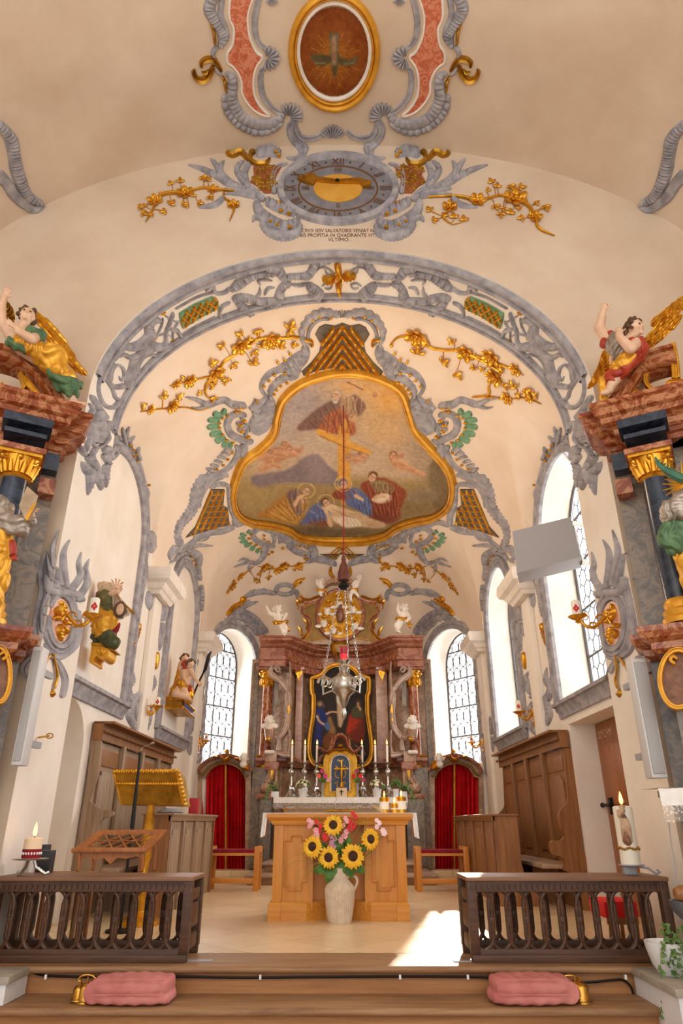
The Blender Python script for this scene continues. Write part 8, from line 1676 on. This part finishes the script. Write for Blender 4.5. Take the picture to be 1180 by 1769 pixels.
h=atY(1082,1393,5.9).z-zd;c=burning('madonna_candle','tall white burning candle with a carved mother and child relief','candle',(p.x,p.y,zd+.003),.074,h,WAX,fs=2);d=Vector((-.35,-.93,0));o=Vector((p.x,p.y,zd))+d*.074;t=Vector((.93,-.35,0));RL=mottled('painted_relief',(96,64,48),(176,128,96),30,.5)
mb=MB();limb(mb,[o+up*.17,o+up*.27,o+up*.34],[.034,.03,.026],8);organic(mb,'relief_robe',RL,c,.005,2,crease=.004);mb=MB();head(mb,o+up*.385+d*.006,d,up,.028);mb.ell(o+up*.36-t*.03+d*.02,(.018,.018,.03),8,6);mb.ell(o+up*.38-t*.032+d*.02,.016,8,6);mb.ell(o+up*.415,(.028,.018,.012),8,5)
for k in range(5):mb.tube([o+up*.16+t*(.03-.015*k),o+up*.26+t*(.034-.015*k)+d*.03,o+up*.33+t*(.02-.01*k)+d*.02],.01,6)
organic(mb,'relief_figures',mottled('relief_flesh',(176,140,110),(206,172,138),20,.5),c,.005,1);mb=MB();[mb.ell((p.x+.076*math.cos(k*.25),p.y+.076*math.sin(k*.25),zd+.115+.006*math.sin(k*1.5)),.011,6,4)for k in range(26)];mb.build('gilt_garland',GOLD_D,c)
# red stool behind the rail, black speaker boxes, wall bits
a,b=atY(1042,1552,6.45),atY(1106,1590,6.45);rs=thing('upholstered_stool','stool with bright red upholstered top behind the rail below the Madonna candle','stool',((a.x+b.x)/2,6.6,0));zs=a.z-.02;mb=MB();mb.box((a.x,6.45,zs-.13),(b.x,6.85,zs),.03);mb.build('red_cover',plain('bright_red_cloth',(222,30,34),.8),rs)
for x in(a.x+.03,b.x-.03):
 for y in(6.48,6.82):MB().tube([(x,y,zs-.12),(x+.01,y,zs*.5),(x,y,0)],[.022,.014,.02],8).build('leg',OAK,rs)
mb=MB();mb.box((a.x+.01,6.455,zs-.17),(b.x-.01,6.48,zs-.12),.004);mb.build('apron',OAK,rs)
tb_=thing('side_table','small plain wooden table behind the rail next to the arched wall niche','table',(-2.35,6.4,0));mb=MB();mb.box((-2.58,6.2,.5),(-2.1,6.6,.53),.005);mb.build('top',OAK,tb_);[MB().tube([(x,y,0),(x,y,.5)],.02,8).build('leg',OAK,tb_)for x in(-2.54,-2.14)for y in(6.24,6.56)]
for(u0,v0,u1,v1,Y),lb in(((61,1469,90,1500,6.3),'larger black monitor box on the small table beside the candle with red band'),((66,1459,82,1470,6.5),'smaller black box standing behind the monitor box')):mb=MB();a,b=atY(u0,v1,Y),atY(u1,v0,Y);mb.box((a.x,Y,.53),(b.x,Y+.1,b.z),.008);tag(mb.build('monitor',plain('black_plastic',(38,40,46),.4)),lb,'speaker')
p,n_=hit(66,1274);hk=MB();hk.tube([p,p+Vector((.06,-.01,.005)),p+Vector((.1,-.01,.012))],.008,6);hk.tube([p+Vector((.1+.03*math.cos(a),-.01,.012+.02*math.sin(a)))for a in[k*.63 for k in range(11)]],.006,6);tag(hk.build('wall_hook',BRASS),'small brass ring hook on the bare jamb beside the column loudspeaker','hook')
# lace covered shelf, bowl and ivy pot at the edge
sh=thing('lace_cloth','white cloth with lace border covering a shelf beside the tall Madonna candle','cloth',atY(1160,1400,5.0));a=atY(1137,1362,5.0);b=atY(1144,1392,5.0);e=atY(1146,1418,5.0);mb=MB();mb.grid([[Vector((a.x+(b.x-a.x)*j+.9*i/24,5.0+.015*math.sin(i*.8)-.2*i/24,a.z+.0+(b.z-a.z)*j+.02*i/24))for i in range(25)]for j in(0,.5,1)]);mb.grid([[Vector((a.x+.9*i/24,5.0-.2*i/24+.3*j,a.z+.02*i/24+.004))for i in range(25)]for j in(0,1)]);mb.build('linen',WHITE,sh);mb=MB();mb.grid([[Vector((b.x+.9*i/60,4.998+.015*math.sin(i*.32)-.2*i/60,b.z+(e.z-b.z)*j-.012*j*abs(math.sin(i*.5))+.02*i/60))for i in range(61)]for j in(0,1)]);mb.build('lace_border',LACE,sh)
mb=MB();mb.box((a.x+.12,5.04,a.z-.05),(a.x+1.0,5.3,a.z-.005));tag(mb.build('wall_shelf',MARG),'dark marbled shelf under the white lace cloth','shelf');tag(MB().tube(catmull3([atY(u,v,5.2)for u,v in((1155,1418),(1160,1460),(1167,1500),(1165,1530))],6),.004,5).build('thin_cable',BOXG),'thin grey cable hanging down the wall below the lace cloth','cable')
bn=thing('bench','brown wooden bench end with grey tray cut by the picture edge above the ivy pot','bench',atY(1215,1600,4.75));mb=MB();mb.tube([atY(u,1544,4.7)for u in(1166,1176,1240)],[.03,.045,.045],12);mb.build('rounded_rail',OAK,bn);mb=MB();o=atY(1225,1540,4.78);mb.box(o+Vector((-.06,0,-.5-o.z)),o+Vector((.06,.06,.02)),.01);mb.build('support',OAK,bn);p=atY(1190,1572,4.75);MB().lathe([(.05,-.05),(.1,0),(.105,.05),(.09,.05),(.05,-.03)],p,20).build('grey_tray',plain('dark_grey_tray',(84,86,92),.5),bn)
p=Vector((2.2,5.36,-.006));pt_=thing('ivy_pot','white bowl-shaped pot with trailing ivy on the plaster block','pot plant',p);MB().lathe([(0,0),(.07,0),(.11,.06),(.135,.15),(.14,.19),(.128,.19),(.11,.16),(0,.15)],p,28).build('bowl',plain('white_glaze',(232,232,232),.3),pt_)
def ivy(parent,starts,name='ivy_vines',lf=.022,step=.03):
 st,lv=MB(),MB()
 for P in starts:
  C=catmull3(P,10);st.tube(C,.0022,4,caps=False);acc=0
  for k in range(1,len(C)):
   acc+=(C[k]-C[k-1]).length
   if acc>step:
    acc=0;d=Vector((random.uniform(-1,1),-.7,random.uniform(-.6,.6))).normalized();n=Vector((random.uniform(-.4,.4),-1,.5)).normalized()
    for s,g in((0,1),(.8,.75),(-.8,.75)):dd=Matrix.Rotation(s,3,n)@d;petal(lv,C[k],dd,n,lf*1.5*g,lf*.5,.1,3)
 st.build('stems',STEM,parent);lv.build(name,IVYM,parent)['kind']='stuff'
q=lambda u,v,o=0:atY(u,v,p.y-.12-o);ivy(pt_,[[p+Vector((0,-.02,.17)),q(1148,1622),q(1142,1650),q(1143,1700),q(1146,1760)],[p+Vector((.02,-.02,.17)),q(1165,1612),q(1172,1640),q(1168,1700),q(1176,1760)],[p+Vector((0,0,.17)),q(1150,1600),q(1138,1612)],[p+Vector((.03,0,.17)),q(1180,1600),q(1184,1650),q(1178,1690)],[p+Vector((-.02,0,.17)),q(1160,1630),q(1156,1668)],[p+Vector((.05,0,.17)),q(1176,1630),q(1164,1660),q(1172,1730)]],'ivy_leaves',.026,.028)
# flowers on the high altar
def pot(u,r,lab,kind):
 p=atY(u,1377,13.36);p.z=mz+.005;t=thing('flower_pot',lab,'pot plant',p,'pots on the high altar');MB().lathe([(r*.75,0),(r,.13),(r*1.05,.14),(r*.9,.13),(0,.12)],p,20).build('pot',plain('white_glaze',(232,232,232),.3),t);f_,l_=MB(),MB();o=p+Vector((0,0,.17))
 for k in range(46):
  a,e=random.uniform(0,6.28),random.uniform(-.1,1.5);d=Vector((math.cos(a)*math.cos(e),math.sin(a)*math.cos(e),math.sin(e)));c=o+Vector((d.x*r*1.75,d.y*r*1.5,d.z*.13))
  if kind and e>.15:[petal(f_,c,Matrix.Rotation(w*1.05,3,d)@d.orthogonal().normalized(),d,.026,.011,.1,3)for w in range(6)]
  petal(l_,c-d*.03,d,Vector((0,-1,.3)).normalized(),.05,.016,.3,3)
 l_.build('leaves',LEAF,t)['kind']='stuff'
 if kind:f_.build('blossoms',mottled('cream_blossom',(240,228,184),(252,246,220),20,.7),t)['kind']='stuff'
 return t,p
pot(523,.085,'white pot of cream chrysanthemums on the high altar beside the pink flowers',1);pot(651.5,.085,'white pot of white daisies on the high altar beside the red flowers',1);pot(684,.06,'small white pot with sparse green leaves at the oil candle end of the altar',0)
for u,lab,ps in((475,'white trough of trailing ivy at the window end of the high altar',-1),(697,'trailing ivy plant at the oil candle end of the high altar',1)):
 p=atY(u,1378,13.4);p.z=mz+.004;t=thing('ivy_trough',lab,'pot plant',p);mb=MB();mb.box(p+Vector((-.07,-.05,0)),p+Vector((.07,.08,.1)),.01);mb.build('trough',plain('white_glaze',(232,232,232),.3),t);o=p+Vector((0,0,.1));ivy(t,[[o,o+Vector((ps*.02*k,-.06,.1)),o+Vector((ps*(.1+.02*k),-.12,.0-.02*k)),o+Vector((ps*(.1+.03*k),-.14,-.1-.07*(k%3)))]for k in range(5)]+[[o,o+Vector((-.1+.06*k,-.05,.12)),o+Vector((-.14+.09*k,-.1,.16))]for k in range(4)],'ivy_leaves',.026,.03)
for u,lab,cols in((557,'slim glass vase of pink and coral flowers beside the tabernacle',((238,96,76),(222,40,140),(240,170,180),(200,60,120))),(617.8,'slim glass vase of red carnations beside the tabernacle',((206,24,36),(220,40,52),(190,60,110),(176,50,96)))):
 p=atY(u,1377,13.38);p.z=mz+.004;t=thing('bud_vase',lab,'vase',p,'bud vases');MB().lathe([(.03,0),(.02,.05),(.022,.2),(.028,.24),(.02,.23)],p,16).build('glass',plain('vase_glass',(220,226,230),.1,trans=.7),t);fl=thing('cut_flowers',lab.replace('slim glass vase of ','').replace('flowers beside','cut flowers in the vase beside').replace('carnations beside','carnations in the vase beside'),'flowers',p+Vector((0,0,.1)))
 mb=MB();cs2=[p+Vector((x,y,z))for x,y,z in((-.07,-.04,.36),(.05,-.05,.36),(.1,0,.3),(-.01,0,.45),(.03,0,.5),(-.06,.02,.46))];[mb.tube([p+Vector((0,0,.06)),p+Vector((0,0,.24)),c],.004,5)for c in cs2]
 for k in range(12):petal(mb,p+Vector((0,0,.25)),Vector((math.cos(k),math.sin(k),.9)).normalized(),Vector((0,-1,.2)).normalized(),.14,.015,.2,3)
 mb.build('stems',STEM,fl)
 for k,c in enumerate(cs2[:4]):
  mb=MB();[petal(mb,c,(Vector((math.cos(w*.9),-.5,math.sin(w*.9)))).normalized(),Vector((0,-1,0)),.05-.018*(w>6),.022,.2,3)for w in range(13)];mb.build('blossom',plain('petal_%d'%(k+(4 if u>600 else 0)),cols[k],.6),fl)
  # ------------------------------------------------------------------ daylight and added fill lights
w=bpy.data.worlds.new('world');SC.world=w;w.use_nodes=True
bg=w.node_tree.nodes['Background'];bg.inputs[0].default_value=(.97,.98,1.0,1);bg.inputs[1].default_value=1.75
def lamp(name,kind,loc,energy,color,to=None,size=(1,1)):
 l=bpy.data.lights.new(name,kind);o=bpy.data.objects.new(name,l);COL.objects.link(o);o.location=loc;l.energy=energy;l.color=color
 if kind=='AREA':l.shape='RECTANGLE';l.size,l.size_y=size
 if kind=='POINT':l.shadow_soft_size=size[0]
 if to is not None:o.rotation_euler=(Vector(to)-Vector(loc)).to_track_quat('-Z','Y').to_euler()
 return l
s=bpy.data.lights.new('sun','SUN');so=bpy.data.objects.new('sun',s);COL.objects.link(so)
s.energy=10;s.angle=math.radians(.8);s.color=(1,.86,.64)
so.rotation_euler=Vector((-1.75,-8.4,-3.35)).to_track_quat('-Z','Y').to_euler()
# daylight falling through the side and apse windows
for k,(y0,y1,z0,z1,e)in enumerate(((7.05,8.7,2.4,5.0,105),(11.0,12.55,2.4,4.9,105))):
 lamp('window_daylight','AREA',(WX+2.4,(y0+y1)/2+1.5,(z0+z1)/2+1.2),e*3.2,(.9,.95,1),(WX,(y0+y1)/2,(z0+z1)/2),(1.6,2.2))
for sx in(-1,1):
 p=on_diag(.75,3.2,sx,.7);lamp('apse_daylight','AREA',p,60,(1,.98,.96),(0,12.5,2.2),(1.1,2.4))
 # unseen warm fill lights added behind the camera to tint the nave
for x in(-2.2,2.2):lamp('nave_fill','POINT',(x,.6,4.2),70,(1,.78,.56),None,(.5,))
lamp('chancel_fill','POINT',(0,7.4,5.0),75,(1,.77,.55),None,(.3,));lamp('altar_fill','POINT',(0,11.2,4.4),85,(1,.8,.58),None,(.3,))  # unseen warm fills, added to brighten the chancel vault and the high altar
SC.view_settings.view_transform='Standard';SC.view_settings.look='None';SC.view_settings.exposure=.12;SC.view_settings.gamma=1
